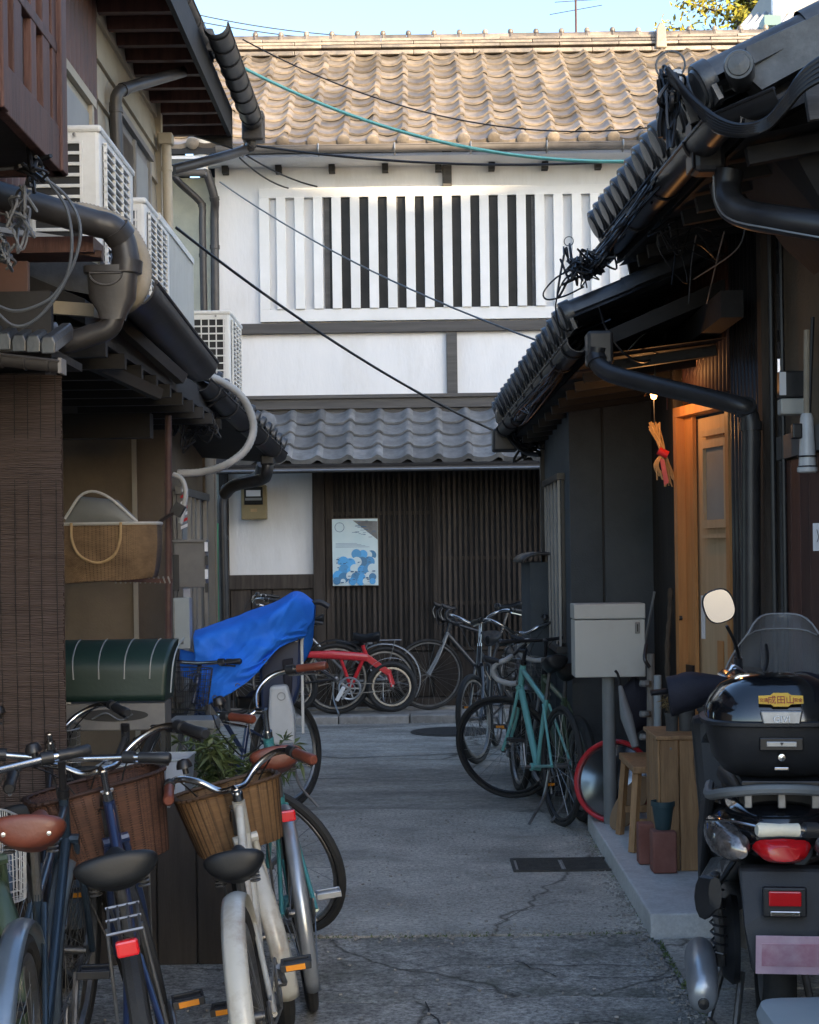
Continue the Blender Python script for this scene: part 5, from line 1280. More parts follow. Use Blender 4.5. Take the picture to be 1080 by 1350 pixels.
# ---- red folding bicycle (own frame shape)
def folding():
    t = thing('folding_bicycle', 'small red folding bicycle with a single thick beam frame by the kerb', 'bicycle', (0, 0, 0), 0, 'bicycles against the white house')
    Zb = 14.93; o0 = P(517, 940, Zb); o0.z = .0
    k = Zb / F
    t.location = Vector((o0.x, Zb, .068))
    def L(px, py, y=0): return Vector(((px - 517) * k, y, (941 - py) * k))
    r = .24; I = Matrix.Identity(4)
    h0 = L(517, 905); h1 = L(386, 905) 
    wheel(t, h0, r, .042, 'chrome', I, 24); wheel(t, h1 + Vector((0, .05, 0)), r, .042, 'chrome', I, 24)
    mb = MB()
    mb.loft([((L(398, 861).x, 0, L(398, 861).z), .020, .026, 3), ((L(440, 862).x, 0, L(440, 862).z), .026, .042, 3), ((L(486, 868).x, 0, L(486, 866).z), .024, .040, 3)], 12)
    mb.build('main_beam', M['red'], t, smooth=True, ang=50)
    mb = MB().bar(L(482, 864), L(515, 888), .040, .06); mb.bar(L(513, 885), L(519, 903), .05, .045)
    for s_ in (-1, 1): mb.tube([L(513, 888, s_ * .03), L(517, 905, s_ * .045)], .012, 8)
    mb.build('rear_stay', M['red'], t, bevel=.006)
    mb = MB().tube([L(450, 866), L(463, 905)], .016, 8); mb.tube([L(483, 862), L(463, 905)], .018, 8); mb.tube([L(480, 850), L(484, 866)], .02, 8)
    mb.build('frame_tube', M['red'], t, smooth=True)
    MB().tube([L(487, 845), L(480, 862)], .014, 8).build('seat_post', M['chrome'], t, smooth=True)
    MB().lathe([(.03, -.02), (.035, 0), (.035, .02), (.02, .03)], L(489, 846), (0, 0, 1), 10).build('seat_clamp', M['chrome'], t, smooth=True)
    s_ = saddle_mesh(.15, .25); s_.M = Matrix.Translation(L(495, 838)) @ Matrix.Rotation(R(180), 4, 'Z'); s_.M = Matrix.Translation(L(502, 838)) @ Matrix.Rotation(math.pi, 4, 'Z'); s_.build('saddle', M['vinyl'], t, smooth=True, ang=70)
    text_mesh('lettering', 'FOLDING', .04, M['darkpaint'], t, L(425, 861) + Vector((0, -.030, 0)), (R(90), 0, 0)) if 0 else None
    ck = MB().ring(L(462, 906, -.06), (0, 1, 0), .10, .010, 30, 5); ck.ring(L(462, 906, -.06), (0, 1, 0), .05, .006, 20, 5)
    for i in range(5):
        a_ = i * 1.2566; ck.bar(L(462, 906, -.06), L(462, 906, -.06) + Vector((.1 * math.cos(a_), 0, .1 * math.sin(a_))), .014, .006, up=(0, 1, 0))
    ck.tube([L(462, 906, -.075), L(452, 920, -.075)], .011, 8); ck.build('crank', M['silver'], t, smooth=True)
    MB().box(-.018, .018, -.05, .05, -.07, .07, Matrix.Translation(L(450, 912, -.12)) @ Matrix.Rotation(R(28), 4, 'Y')).build('pedal', M['white'], t, bevel=.006)
    mb = MB(); c = h0
    mb.grid(lambda u, v: c + Vector(((r + .03) * math.cos(R(60 + 90 * u)), (v - .5) * .055, (r + .03) * math.sin(R(60 + 90 * u)))), 14, 3); mb.build('fender', M['chrome'], t, smooth=True, solid=.003)
    MB().tube(spline([L(400, 862), L(402, 840), L(400, 815), L(398, 800)], 4), .014, 8).build('stem', M['chrome'], t, smooth=True)
    MB().tube(spline([L(398, 800, -.22), L(398, 798, 0), L(398, 800, .22)], 4), .011, 8).build('handlebar', M['blackmetal'], t, smooth=True)
    mb = MB()
    for yy in (-.05, .05): mb.tube([L(400, 866, yy * .4), h1 + Vector((0, .05 + yy, 0))], .011, 6)
    mb.build('fork', M['chrome'], t, smooth=True)
    mb = MB()
    for s_ in (-1, 1): mb.bar(L(462, 906 + s_ * 7, -.06), h0 + Vector((0, -.06, -s_ * .03)), .005, .008)
    mb.build('chain', M['dullsteel'], t)
folding()
# ================================================================== AIR CONDITIONERS on the left roof
def ac(label, px, py, Z, w=.78, h=.56, d=.29, side='rows', X=None, rz=0):
    # px,py: top corner nearest the viewer on the alley side
    q = P(px, py, Z)
    t = thing('air_conditioner', label, 'air conditioner', (q.x, Z, q.z - h), rz, 'outdoor air conditioning units')
    b = MB().box(-d, 0, 0, w, .02, h).build('case', M['acwhite'], t, bevel=.018)
    MB().box(-d - .008, .008, -.008, w + .008, h - .02, h + .012).build('lid', M['acwhite'], t, bevel=.012)
    # end face with slots (towards the viewer)
    if side == 'rows':
        MB().box(-d + .03, -.075, -.004, -.001, .05, h - .06).build('slot_back', M['acdark'], t)
        n = 11; s0 = None
        for i in range(n + 1):
            z = .05 + (h - .11) * i / n
            if s0 is None: s0 = MB().box(-d + .025, -.07, -.012, -.0045, -.007, .007).build('louvre', M['acwhite'], t, bevel=.002); s0.location = (0, 0, z)
            else: inst(s0, t, (0, 0, z))
        for x in (-d + .025, -.08): MB().box(x, x + .012, -.013, -.0045, .045, h - .055).build('frame', M['acwhite'], t)
    else:
        MB().box(-d + .03, -.04, -.004, -.001, .05, h - .05).build('slot_back', M['acdark'], t)
        for i in range(10): MB().box(-d + .025, -.035, -.012, -.0045, .05 + (h - .1) * i / 9 - .005, .05 + (h - .1) * i / 9 + .005).build('louvre', M['acwhite'], t)
        for i in range(5): MB().box(-d + .03 + (d - .075) * i / 4 - .004, -d + .03 + (d - .075) * i / 4 + .004, -.013, -.0045, .05, h - .05).build('louvre', M['acwhite'], t)
    # fan grille on the alley side
    g = MB().box(.001, .004, .06, w * .72, .05, h - .05).build('fan_opening', M['acdark'], t)
    s0 = None
    for i in range(16):
        z = .06 + (h - .12) * i / 15
        if s0 is None: s0 = MB().box(.0045, .018, .05, w * .74, -.004, .004).build('grille_bar', M['acwhite'], t); s0.location = (0, 0, z)
        else: inst(s0, t, (0, 0, z))
    for y in (.05, .05 + (w * .7) / 3, .05 + (w * .7) * 2 / 3, w * .745): MB().box(.006, .020, y, y + .008, .05, h - .05).build('grille_rib', M['acwhite'], t)
    for y in (.06, w - .1): MB().box(-d + .01, -.01, y, y + .05, -.03, .02).build('foot', M['blackplastic'], t)
    MB().lathe([(.008, 0), (.008, .003), (0, .004)], (-.10, -.013, h - .03), (0, -1, 0), 8, cap=False).build('screw', M['dullsteel'], t)
    return t
ac('large air conditioner nearest the brown balcony, with long black side slots', 131, 168, 6.5, h=.60, d=.30)
ac('middle air conditioner of the left roof, grilled front beside the grey railing', 191, 263, 7.87, side='cells')
ac('farthest air conditioner on the left roof, small and boxy before the white house', 303, 411, 11.5, side='cells', h=.58)
# aluminium slatted railing after the middle unit
rl = thing('slatted_railing', 'pale grey slatted railing on the left roof beyond the middle air conditioner', 'railing', (0, 0, 0))
ra, rb_ = P(207, 285, 8.25), P(253, 345, 10.0); hh = .46
MB().bar(ra, rb_, .03, .035).build('top_rail', M['acwhite'], rl); MB().bar(ra - Vector((0, 0, hh)), rb_ - Vector((0, 0, hh)), .03, .035).build('bottom_rail', M['acwhite'], rl)
s0 = None
for i in range(26):
    q = ra.lerp(rb_, i / 25)
    if s0 is None: s0 = MB().box(-.006, .006, -.024, .024, -hh, 0).build('slat', M['boxgrey'], rl); s0.location = q
    else: inst(s0, rl, q)
# ================================================================== hoses and cables on the left
def cable(label, pts, r, m, name='cable', k=6, n=6, cat='cable', group=None, rings=0):
    q = spline(pts, k); c = q[0].copy(); mb = MB()
    if rings:
        rr_ = [r * (1 + .10 * (i % 2)) for i in range(len(q))]
        mb.tube([p - c for p in q], rr_, n)
    else: mb.tube([p - c for p in q], r, n)
    o = mb.build(name, M[m], None, smooth=True, ang=60); o.location = c
    return tag(o, label, cat, group)
cable('thick beige taped hose curving down past the leader head', [P(85, 276, 6.1), P(120, 280, 6.1), P(160, 296, 6.1), P(182, 325, 6.1), P(190, 355, 6.1), P(184, 385, 6.1), P(168, 402, 6.15), P(140, 408, 6.3)], .030, 'hose', 'insulated_hose', 16, 10, 'hose', rings=1)
cable('pale grey hose looping round the far left gutter', [P(262, 494, 9.6), P(290, 502, 9.8), P(320, 525, 10.0), P(334, 560, 10.1), P(326, 590, 10.1), P(300, 612, 10.1), P(268, 622, 10.2), P(234, 624, 10.2)], .024, 'hosewhite', 'drain_hose', 12, 10, 'hose', rings=1)
cable('thin grey hose hooked over the door of the recess', [P(228, 625, 9.9), P(240, 632, 9.9), P(245, 650, 9.9), P(242, 672, 9.9), P(238, 690, 9.9)], .016, 'hosewhite', 'drain_hose', 6, 8, 'hose')
cable('long thin black cable sloping right across the white house to its pent roof', sag(P(232, 300, 9.5), P(668, 575, 12.2), .10), .009, 'cable')
cable('grey cable slung from the left corner pipes to the right eave', sag(P(290, 240, 14.0), P(725, 455, 9.0), .10), .006, 'cablegrey')
cable('pale green sheathed cable crossing in front of the tiled roof', sag(P(318, 88, 12.5), P(858, 212, 11.5), .22), .014, 'cablegreen')
cable('black cable drooping under the eave of the white house', sag(P(322, 190, 14.8), P(830, 212, 14.8), .10), .012, 'cable')
cable('short black cable from the leader head to the lattice window, upper one', sag(P(318, 200, 14.5), P(418, 246, 15.4), .04), .008, 'cable')
cable('short black cable from the leader head to the lattice window, lower one', sag(P(316, 208, 14.5), P(380, 248, 15.4), .04), .008, 'cable')
cable('thin overhead wire in the sky, the upper one', sag(P(230, 12, 30), P(640, 44, 30), .25), .012, 'cablegrey')
cable('thin overhead wire in the sky, the lower one', sag(P(230, 22, 30), P(700, 52, 30), .25), .012, 'cablegrey')
cable('thin dark wire sagging across the roof tiles', sag(P(320, 52, 13), P(880, 165, 13), .30), .006, 'cable')
rr = random.Random(5)
cable('black loop of cable hanging from the balcony in front of the leader head, outer one', [P(-20, 225, 5.3), P(30, 222, 5.3), P(60, 236, 5.3), P(90, 262, 5.3), P(106, 300, 5.3), P(98, 345, 5.3), P(75, 385, 5.3), P(52, 402, 5.3), P(20, 410, 5.3), P(-10, 400, 5.3)], .006, 'cablegrey', k=8)
cable('black loop of cable hanging from the balcony in front of the leader head, inner one', [P(48, 215, 5.3), P(68, 244, 5.3), P(88, 275, 5.3), P(95, 320, 5.3), P(88, 365, 5.3), P(66, 402, 5.3), P(40, 426, 5.3), P(15, 428, 5.3), P(-15, 400, 5.3)], .006, 'cablegrey', k=8)
def tangle(label, centre, spread, n, r, m, seed, Zs=.12, along=None):
    rr = random.Random(seed); c = P(*centre); mb = MB()
    for i in range(n):
        pts = []
        for k in range(rr.randint(4, 7)):
            px = centre[0] + rr.gauss(0, spread[0]); py = centre[1] + rr.gauss(0, spread[1])
            if along: tt = rr.random(); px += along[0] * tt; py += along[1] * tt
            pts.append(P(px, py, centre[2] + rr.uniform(-Zs, Zs)) - c)
        mb.tube(spline(pts, 6), r * rr.uniform(.7, 1.3), 5)
    o = mb.build('cable_tangle', M[m], None, smooth=True); o.location = c
    return tag(o, label, 'cable bundle')
tangle('knot of black cables hanging under the brown balcony', (46, 225, 5.2), (10, 12), 9, .006, 'cable', 1)
tangle('twisted pale wires tied in front of the thick left gutter', (26, 285, 5.2), (9, 22), 8, .0045, 'cablewhite', 2)
tangle('snarl of thin pale wires at the left edge below the gutter', (4, 330, 5.2), (9, 14), 6, .005, 'cablewhite', 8)
tangle('dark cable tangle under the far left gutter', (262, 560, 10), (20, 16), 10, .006, 'cable', 3)
# right side cable bundles
def ring_at(mb, c, r, t, ax=(0, 1, 0)): mb.ring(c, ax, r, t, 18, 5)
t = tangle('bundle of black cables with a steel ring on the near right roof edge', (886, 128, 5.6), (7, 24), 14, .007, 'cable', 4)
o = MB().ring((0, 0, 0), (.2, 1, 0), .05, .004, 22, 5).build('wire_ring', M['cablegrey'], t); o.location = P(884, 86, 5.6) - P(886, 128, 5.6)
MB().box(-.015, .015, -.015, .015, -.03, .03).build('clamp', M['insul'], t, bevel=.004).location = P(893, 104, 5.55) - P(886, 128, 5.6)
MB().bar(Vector((0, 0, 0)), P(916, 170, 5.6) - P(890, 100, 5.6), .03, .03).build('bracket', M['blackmetal'], t).location = P(890, 92, 5.6) - P(886, 128, 5.6)
for i in range(5):
    cable('black cable of the bundle sweeping along the near right eave, strand %s from the top' % ('first', 'second', 'third', 'fourth', 'lowest')[i],
          [P(880 + i, 90 + i * 4, 5.5), P(905 + i * 2, 120 + i * 4, 5.45), P(940, 152 + i * 4, 5.3), P(975, 166 + i * 3, 5.2), P(1010, 158 + i * 3, 5.15), P(1035, 130 + i * 4, 5.1), P(1062, 92 + i * 6, 5.05), P(1110, 60 + i * 8, 5.0)], .010, 'cable', k=6, group='cables along the near right eave')
for (x, y) in ((880, 168), (888, 172), (873, 165)):
    cable('short black cable stub, %s of three under the near right bundle' % {880: 'middle one', 888: 'right one', 873: 'left one'}[x], [P(x - 4, y - 60, 5.6), P(x, y - 25, 5.6), P(x - 3, y, 5.6), P(x - 2, y + 16, 5.6)], .011, 'cable', group='stubs of the near right cable bundle')
cable('black twisted cable running down the near right gutter', [P(912, 178, 5.8), P(890, 205, 6.2), P(872, 235, 6.6), P(855, 258, 6.9), P(838, 285, 7.3), P(818, 305, 7.7), P(795, 328, 8.1)], .013, 'cable', k=6, rings=1)
cable('second black twisted cable looping beside the near right gutter', [P(915, 186, 5.8), P(880, 222, 6.2), P(868, 252, 6.6), P(842, 268, 6.9), P(832, 298, 7.3), P(808, 322, 7.7), P(785, 330, 8.1)], .010, 'cable', k=6)
tangle('wild tangle of thin black wires where the two right roofs meet', (768, 352, 7.7), (12, 14), 12, .005, 'cable', 6)
tangle('loose black wire ends over the white lattice at the roof junction', (750, 345, 7.7), (6, 20), 3, .005, 'cable', 12)
t = tangle('cluster of cables and clamps along the gutter between both right roofs', (800, 330, 7.8), (10, 8), 12, .006, 'cable', 7, along=(-30, 30))
MB().ring((0, 0, 0), (.2, 1, 0), .022, .0025, 16, 5).build('wire_ring', M['cablegrey'], t).location = P(750, 318, 7.6) - P(800, 330, 7.8)
tangle('fine black cables wound along the near right gutter', (905, 185, 6.6), (5, 6), 22, .004, 'cable', 31, Zs=.3, along=(-115, 150))
tangle('fine black wires along the edge of the lower right gutter', (770, 450, 8.4), (5, 5), 12, .004, 'cable', 33, Zs=.3, along=(-90, 105))
tangle('thin drooping wires under the near right eave', (900, 300, 7.0), (25, 30), 7, .003, 'cable', 35)
cable('large loop of black cable hanging from the junction of the right roofs, left one', [P(762, 352, 7.7), P(735, 365, 7.7), P(717, 385, 7.7), P(722, 395, 7.7), P(745, 390, 7.7), P(770, 378, 7.7)], .0045, 'cable')
cable('large loop of black cable hanging from the junction of the right roofs, lower one', [P(770, 355, 7.7), P(745, 368, 7.7), P(733, 400, 7.7), P(738, 430, 7.7), P(752, 436, 7.7), P(768, 430, 7.7)], .0045, 'cable')
cable('long slack cable hanging under the right eave before the door', [P(790, 405, 7.6), P(800, 435, 7.6), P(822, 465, 7.6), P(850, 477, 7.7), P(872, 460, 7.9), P(878, 438, 8.0)], .006, 'cable')
cable('pale wire strung under the dark right eave', [P(828, 462, 7.7), P(850, 440, 7.8), P(880, 428, 7.9), P(905, 412, 7.8), P(935, 398, 7.6), P(965, 388, 7.4)], .0045, 'cablewhite')
cable('pale wire dropping from the near soffit', [P(955, 305, 6.6), P(945, 345, 6.9), P(932, 400, 7.3)], .0035, 'cablewhite')
cable('pale wire linking the two dark right eaves', [P(985, 292, 6.4), P(970, 330, 6.6), P(915, 368, 7.2)], .0035, 'cablewhite')
cable('dark wire along the dark right eave', [P(918, 310, 6.9), P(912, 345, 7.2), P(908, 400, 7.5)], .0035, 'cablewhite')
tangle('black cables sagging round the far end of the lower right gutter', (690, 580, 11.4), (9, 8), 12, .008, 'cable', 11, along=(16, 12))
cable('black cable strapped under the far right gutter', [P(668, 572, 11.4), P(690, 595, 11.3), P(712, 600, 11.2)], .018, 'cable')
# ================================================================== LEFT GROUND FLOOR THINGS
rp = thing('standpipe', 'thin red brown pipe standing at the corner of the ochre recess', 'pipe')
pipe('pipe', [P(222, 548, 9.2), P(222, 700, 9.2), P(222, 860, 9.2), P(222, 1088, 9.2)], .020, M['rustpipe'], rp, collars=(.2, .36, .45))
MB().bar(P(203, 692, 9.0), P(236, 672, 9.1), .016, .016).build('arm', M['blackmetal'], rp); MB().box(-.03, .03, -.03, .03, -.035, .035, Matrix.Rotation(R(30), 4, 'Y')).build('clamp', M['blackplastic'], rp).location = P(235, 672, 9.1)
MB().bar(P(60, 762, 8.6), P(226, 766, 9.0), .03, .022).build('shelf_rail', M['rustpipe'], rp)
for i in range(12): MB().bar(P(150 + i * 6.5, 760, 8.95), P(153 + i * 6.5, 769, 8.95), .008, .008).build('shelf_link', M['dullsteel'], rp)
# woven basket
bq = P(145, 728, 8.5); bk = thing('woven_basket', 'wide split bamboo basket with a loop handle on the rail by the blind', 'basket', (bq.x, bq.y, bq.z))
def basket_body():
    wx, wy, hz_ = .27, .14, .30; n = 32; mb = MB(); uvs = []
    rows = 8
    for j in range(rows + 1):
        v = j / rows; sc = .90 + .10 * math.sin(v * 2.2); z = -hz_ / 2 + hz_ * v
        for i in range(n + 1):
            a = 2 * math.pi * i / n; ca, sa = math.cos(a), math.sin(a)
            mb.v.append((wx * sc * math.copysign(abs(ca) ** .5, ca) + .006 * math.sin(i * 3), wy * sc * math.copysign(abs(sa) ** .5, sa), z + (.016 * ca if j == 0 else .006 * ca))); uvs.append((i / n * 1.1, v * .45))
    for j in range(rows):
        for i in range(n): k = j * (n + 1) + i; mb.f.append((k, k + 1, k + n + 2, k + n + 1))
    mb.f.append(tuple(range(n)))
    o = mb.build('body', M['bamboo'], bk, smooth=True, solid=.006); me = o.data; ul = me.uv_layers.new(name='UVMap')
    for l in me.loops: ul.data[l.index].uv = uvs[l.vertex_index]
    pts = [(wx * 1.0 * math.copysign(abs(math.cos(a)) ** .5, math.cos(a)), wy * math.copysign(abs(math.sin(a)) ** .5, math.sin(a)), hz_ / 2) for a in [2 * math.pi * i / 30 for i in range(30)]]
    MB().tube(pts, .010, 6, closed=True).build('rim', M['hosewhite'], bk, smooth=True)
    MB().tube(spline([(-.17, -.16, .155), (-.165, -.165, .06), (-.12, -.17, -.02), (-.03, -.172, -.055), (.05, -.17, -.02), (.085, -.165, .06), (.09, -.16, .155)], 5), .008, 6).build('handle', M['straw'], bk, smooth=True)
basket_body()
cr_ = thing('plastic_crate', 'grey plastic tub lying inside the bamboo basket', 'tub', bq + Vector((-.02, 0, .16)))
MB().loft([((-.20, 0, .0), .07, .05, 3), ((-.12, 0, .05), .10, .09, 3), ((.06, 0, .04), .10, .08, 3), ((.16, 0, -.02), .08, .04, 3)], 14).build('tub', M['greyplastic'], cr_, smooth=True)
MB().tube(spline([(-.2, -.08, .02), (-.1, -.09, .15), (.02, -.09, .14), (.18, -.07, 0)], 5), .008, 6).build('rim', M['stepconc'], cr_, smooth=True)
# boxes by the door
def simple_box(name, label, cat, px0, px1, py0, py1, Z, d, m, bevel=.006):
    a, b = P(px0, py1, Z), P(px1, py0, Z); c = (a + b) / 2
    t = thing(name, label, cat, (c.x, Z, a.z)); w_ = (b.x - a.x) / 2; h_ = b.z - a.z
    MB().box(-w_, w_, 0, d, 0, h_).build('case', m, t, bevel=bevel)
    return t, w_, h_
t, w_, h_ = simple_box('cable_box', 'dull galvanised box fixed beside the red brown pipe', 'box', 230, 271, 712, 775, 9.3, .12, M['rustgrey'])
MB().box(-w_ - .006, w_ + .006, -.012, .13, h_ - .012, h_ + .004).build('lid', M['rustgrey'], t, bevel=.003); MB().box(-w_ - .005, -w_ + .03, -.02, -.001, -.02, h_ * .7).build('side_strip', M['blackplastic'], t, bevel=.004)
for z in (-.03, .05, .13, .21): MB().box(w_ - .004, w_ + .014, -.018, -.003, z, z + .055).build('tag', M['paper'] if z in (.05, .21) else M['blackplastic'], t)
t, w_, h_ = simple_box('meter_cover', 'pale blue grey metal cover on the door side below the galvanised box', 'box', 229, 250, 788, 856, 9.25, .10, M['boxblue'])
MB().lathe([(.012, 0), (.012, .004), (.006, .008), (0, .008)], (.0, -.0, .04), (0, -1, 0), 12, cap=False).build('lock', M['dullsteel'], t); MB().box(-w_ * .9, -w_ * .8, -.004, -.001, .02, h_ - .02).build('edge', M['dullsteel'], t)
t, w_, h_ = simple_box('notice', 'small white notice stuck on the aluminium door', 'notice', 242, 251, 776, 790, 9.6, .003, M['paper'], 0)
t = thing('warning_strip', 'red and white striped strip hanging in the doorway of the recess', 'strip', P(243, 700, 10.4))
for i in range(7):
    MB().prism([(-.022, 0, .04 * i + .01), (.022, 0, .04 * i + .03), (.022, 0, .04 * i + .05), (-.022, 0, .04 * i + .03)], (0, .004, 0)).build('stripe', M['red'] if i % 2 else M['paper'], t)
t, w_, h_ = simple_box('bench_board', 'grey metal plank lying behind the bicycles at the door', 'plank', 222, 283, 949, 962, 8.2, .25, M['greyplastic'])
MB().box(-w_, -w_ + .04, .05, .2, -.75, -.001).build('leg', M['greyplastic'], t); MB().box(w_ - .04, w_, .05, .2, -.75, -.001).build('leg', M['greyplastic'], t)
# green vinyl covered thing
gq = P(153, 962, 6.7); t = thing('vinyl_cover', 'dark green ribbed vinyl hood over a dark stand beside the reed blind', 'hood', (gq.x, gq.y, gq.z))
wv = .245; hv = (P(153, 846, 6.7) - gq).z
def gfn(u, v):
    x = -wv + 2 * wv * u; k = .93 + .07 * (1 - v)
    a = v * 1.75
    return (x * (1.0 if v < .35 else 1.0 - .12 * (v - .35)), .02 - .16 * math.sin(a * .9) + .02, hv * (1 - (v ** 1.35)) * 1.0 if v > 0 else hv)
mb = MB().grid(lambda u, v: (-wv * (1 - .11 * v) + 2 * wv * (1 - .11 * v) * u, .16 - .22 * math.sin(min(1, v * 1.6) * math.pi / 2), hv - (hv * .0 if v < .0 else 0) - (hv - .125) * (v ** 1.6)), 24, 14)
mb.build('hood', M['greenplastic'], t, smooth=True, solid=.004)
for s_ in (-1, 1):
    mb = MB(); pts = [(s_ * wv * (1 - .11 * v), .16 - .22 * math.sin(min(1, v * 1.6) * math.pi / 2), hv - (hv - .125) * (v ** 1.6)) for v in [i / 10 for i in range(11)]] + [(s_ * wv * .89, .16, .125)]
    mb.add(pts, [tuple(range(len(pts)))]); mb.build('hood_side', M['greenplastic'], t)
for i in range(5):
    u = .14 + .235 * i - (.03 if i == 4 else 0)
    MB().tube([(-wv * (1 - .11 * v) + 2 * wv * (1 - .11 * v) * u, .158 - .223 * math.sin(min(1, v * 1.6) * math.pi / 2), hv + .002 - (hv - .125) * (v ** 1.6)) for v in [k / 12 for k in range(10 if i != 4 else 12)]], .0035, 5).build('rib', M['boxblue'] if i == 4 else M['greyplastic'], t, smooth=True)
MB().box(-wv * .86, wv * .88, -.045, .12, 0, .115).build('tray', M['rustgrey'], t, bevel=.006)
MB().loft([((0, -.046, 0), .0, .0)] * 0 or [((0, 0, 0), .03, .12, 2), ((.004, 0, 0), .03, .12, 2)], 24).build('slot', M['acdark'], t, smooth=False) if 0 else None
sl = MB(); n = 28; ctr = Vector((.0, -.0475, .065)); pts = [(ctr.x + .145 * math.cos(2 * math.pi * i / n), ctr.y, ctr.z + .026 * math.sin(2 * math.pi * i / n)) for i in range(n)]
sl.prism(pts, (0, .004, 0)); sl.build('slot', M['acdark'], t)
MB().tube(spline([(-.09, -.05, .05), (-.03, -.055, .075), (.03, -.055, .045), (.08, -.05, .07)], 5), .004, 5).build('cord', M['cablegrey'], t)
for s_ in (-1, 1):
    MB().bar((s_ * .20, .0, 0), (s_ * .205, .0, -.85), .02, .02).build('leg', M['blackmetal'], t); MB().bar((s_ * .20, .12, 0), (s_ * .205, .12, -.85), .02, .02).build('leg', M['blackmetal'], t)
MB().box(-wv * .86, -wv * .72, -.052, -.046, .115, .15).build('tag', M['boxgrey'], t)
# dark planter box behind the near bicycles with shrub, translucent bins, white wire basket
pb = thing('wooden_planter', 'tall dark plank planter standing behind the left bicycles', 'planter', (P(225, 1200, 6.15).x, 6.15, 0))
for i in range(4): MB().box(-.36 + i * .155, -.21 + i * .155, 0, .02, 0, .62).build('plank', M['beam'] if 0 else mat('weathered brown plank', (.028, .024, .021), .8, (.046, .039, .034), 5, .3, 40, stretch=(6, 6, .5)) if i == 0 else bpy.data.materials['weathered brown plank'], pb, bevel=.004)
MB().box(-.36, .255, .022, .30, 0, .60).build('back_box', bpy.data.materials['weathered brown plank'], pb, bevel=.004)
def shrub(name, label, loc, rad, n, seed, m, lw=.018, ll=.05, stems=14, up=.4, cat='plant'):
    rr = random.Random(seed); t = thing(name, label, cat, loc); st = MB(); lf = MB()
    for i in range(stems):
        a = rr.uniform(0, 6.28); e = Vector((math.cos(a) * rr.uniform(.2, 1) * rad[0], math.sin(a) * rr.uniform(.2, 1) * rad[1], rr.uniform(.35, 1) * rad[2]))
        pts = spline([Vector((e.x * .15, e.y * .15, 0)), Vector((e.x * .5, e.y * .5, e.z * .65)), e], 4); st.tube(pts, [.004 - .003 * k / len(pts) for k in range(len(pts))], 4)
        for k in range(n):
            q = pts[min(len(pts) - 1, int(len(pts) * (.35 + .65 * rr.random())))] ; d = Vector((rr.gauss(0, 1), rr.gauss(0, 1), rr.gauss(.1, .6))).normalized(); w_ = d.cross(Vector((rr.gauss(0, .3), rr.gauss(0, .3), 1))).normalized()
            L = ll * rr.uniform(.6, 1.2); ww = lw * rr.uniform(.6, 1.1)
            lf.add([q, q + d * L * .45 + w_ * ww * .5, q + d * L - Vector((0, 0, L * .25)), q + d * L * .45 - w_ * ww * .5], [(0, 1, 2), (0, 2, 3)])
    st.build('stem', M['bark'], t); lf.build('foliage', M[m], t); return t
sq = P(305, 1035, 7.4)
shrub('leafy_shrub', 'dull green nandina shrub behind the golden wicker basket', (sq.x, sq.y, .22), (.34, .26, .62), 46, 4, 'leaf', .020, .080, 34)
t = thing('flower_pot', 'dark plastic pot holding the nandina shrub', 'pot', (sq.x, sq.y, 0)); MB().lathe([(.10, 0), (.14, .24), (.15, .25), (.15, .28), (.13, .28), (.12, .24), (0, .23)], n=20, cap=False).build('pot', M['pot'], t, smooth=True)
for i, (px, Z, lab) in enumerate(((178, 6.35, 'translucent storage bin beside the dark basket bicycle, left one'), (212, 6.5, 'translucent storage bin beside the dark basket bicycle, right one'))):
    q = P(px, 1060, Z); t = thing('storage_bin', lab, 'bin', (q.x, q.y, .58)); mb = MB()
    mb.v = [(-.10, -.1, -.12), (.10, -.1, -.12), (.10, .1, -.12), (-.10, .1, -.12), (-.125, -.12, .18), (.125, -.12, .18), (.125, .12, .18), (-.125, .12, .18)]; mb.f = [(0, 1, 2, 3), (0, 1, 5, 4), (1, 2, 6, 5), (2, 3, 7, 6), (3, 0, 4, 7)]
    mb.build('body', M['bin'], t, solid=.003); MB().tube([(-.128, -.123, .18), (.128, -.123, .18), (.128, .123, .18), (-.128, .123, .18)], .005, 5, closed=True).build('rim', M['boxblue'], t)
t = thing('shelf_stand', 'low dark shelf carrying the bins and white basket behind the left bicycles', 'shelf', (P(150, 1100, 6.4).x, 6.4, 0))
MB().box(-.45, .35, -.12, .25, .43, .46).build('board', M['darkwood'], t)
for x in (-.43, .30): MB().box(x, x + .03, 0, .03, 0, .43).build('leg', M['darkwood'], t)
q = P(125, 1045, 6.2); t = thing('wire_basket', 'white wire basket with red lining and a cream box behind the left bicycles', 'basket', (q.x, q.y, .46))
mb = MB()
for j in range(6):
    z = .04 * j; mb.tube([(-.2, -.10, z), (.2, -.10, z), (.2, .1, z), (-.2, .1, z)], .003, 4, closed=True)
for i in range(13):
    x = -.2 + .4 * i / 12; mb.tube([(x, -.10, 0), (x, -.10, .2)], .003, 4); mb.tube([(x, .10, 0), (x, .10, .2)], .003, 4)
mb.build('wires', M['wirewhite'], t); MB().box(-.18, .18, -.08, .08, .01, .05).build('lining', M['red'], t); MB().box(-.12, -.02, -.14, -.105, -.02, .24).build('cream_panel', M['boxgrey'], t, bevel=.01)

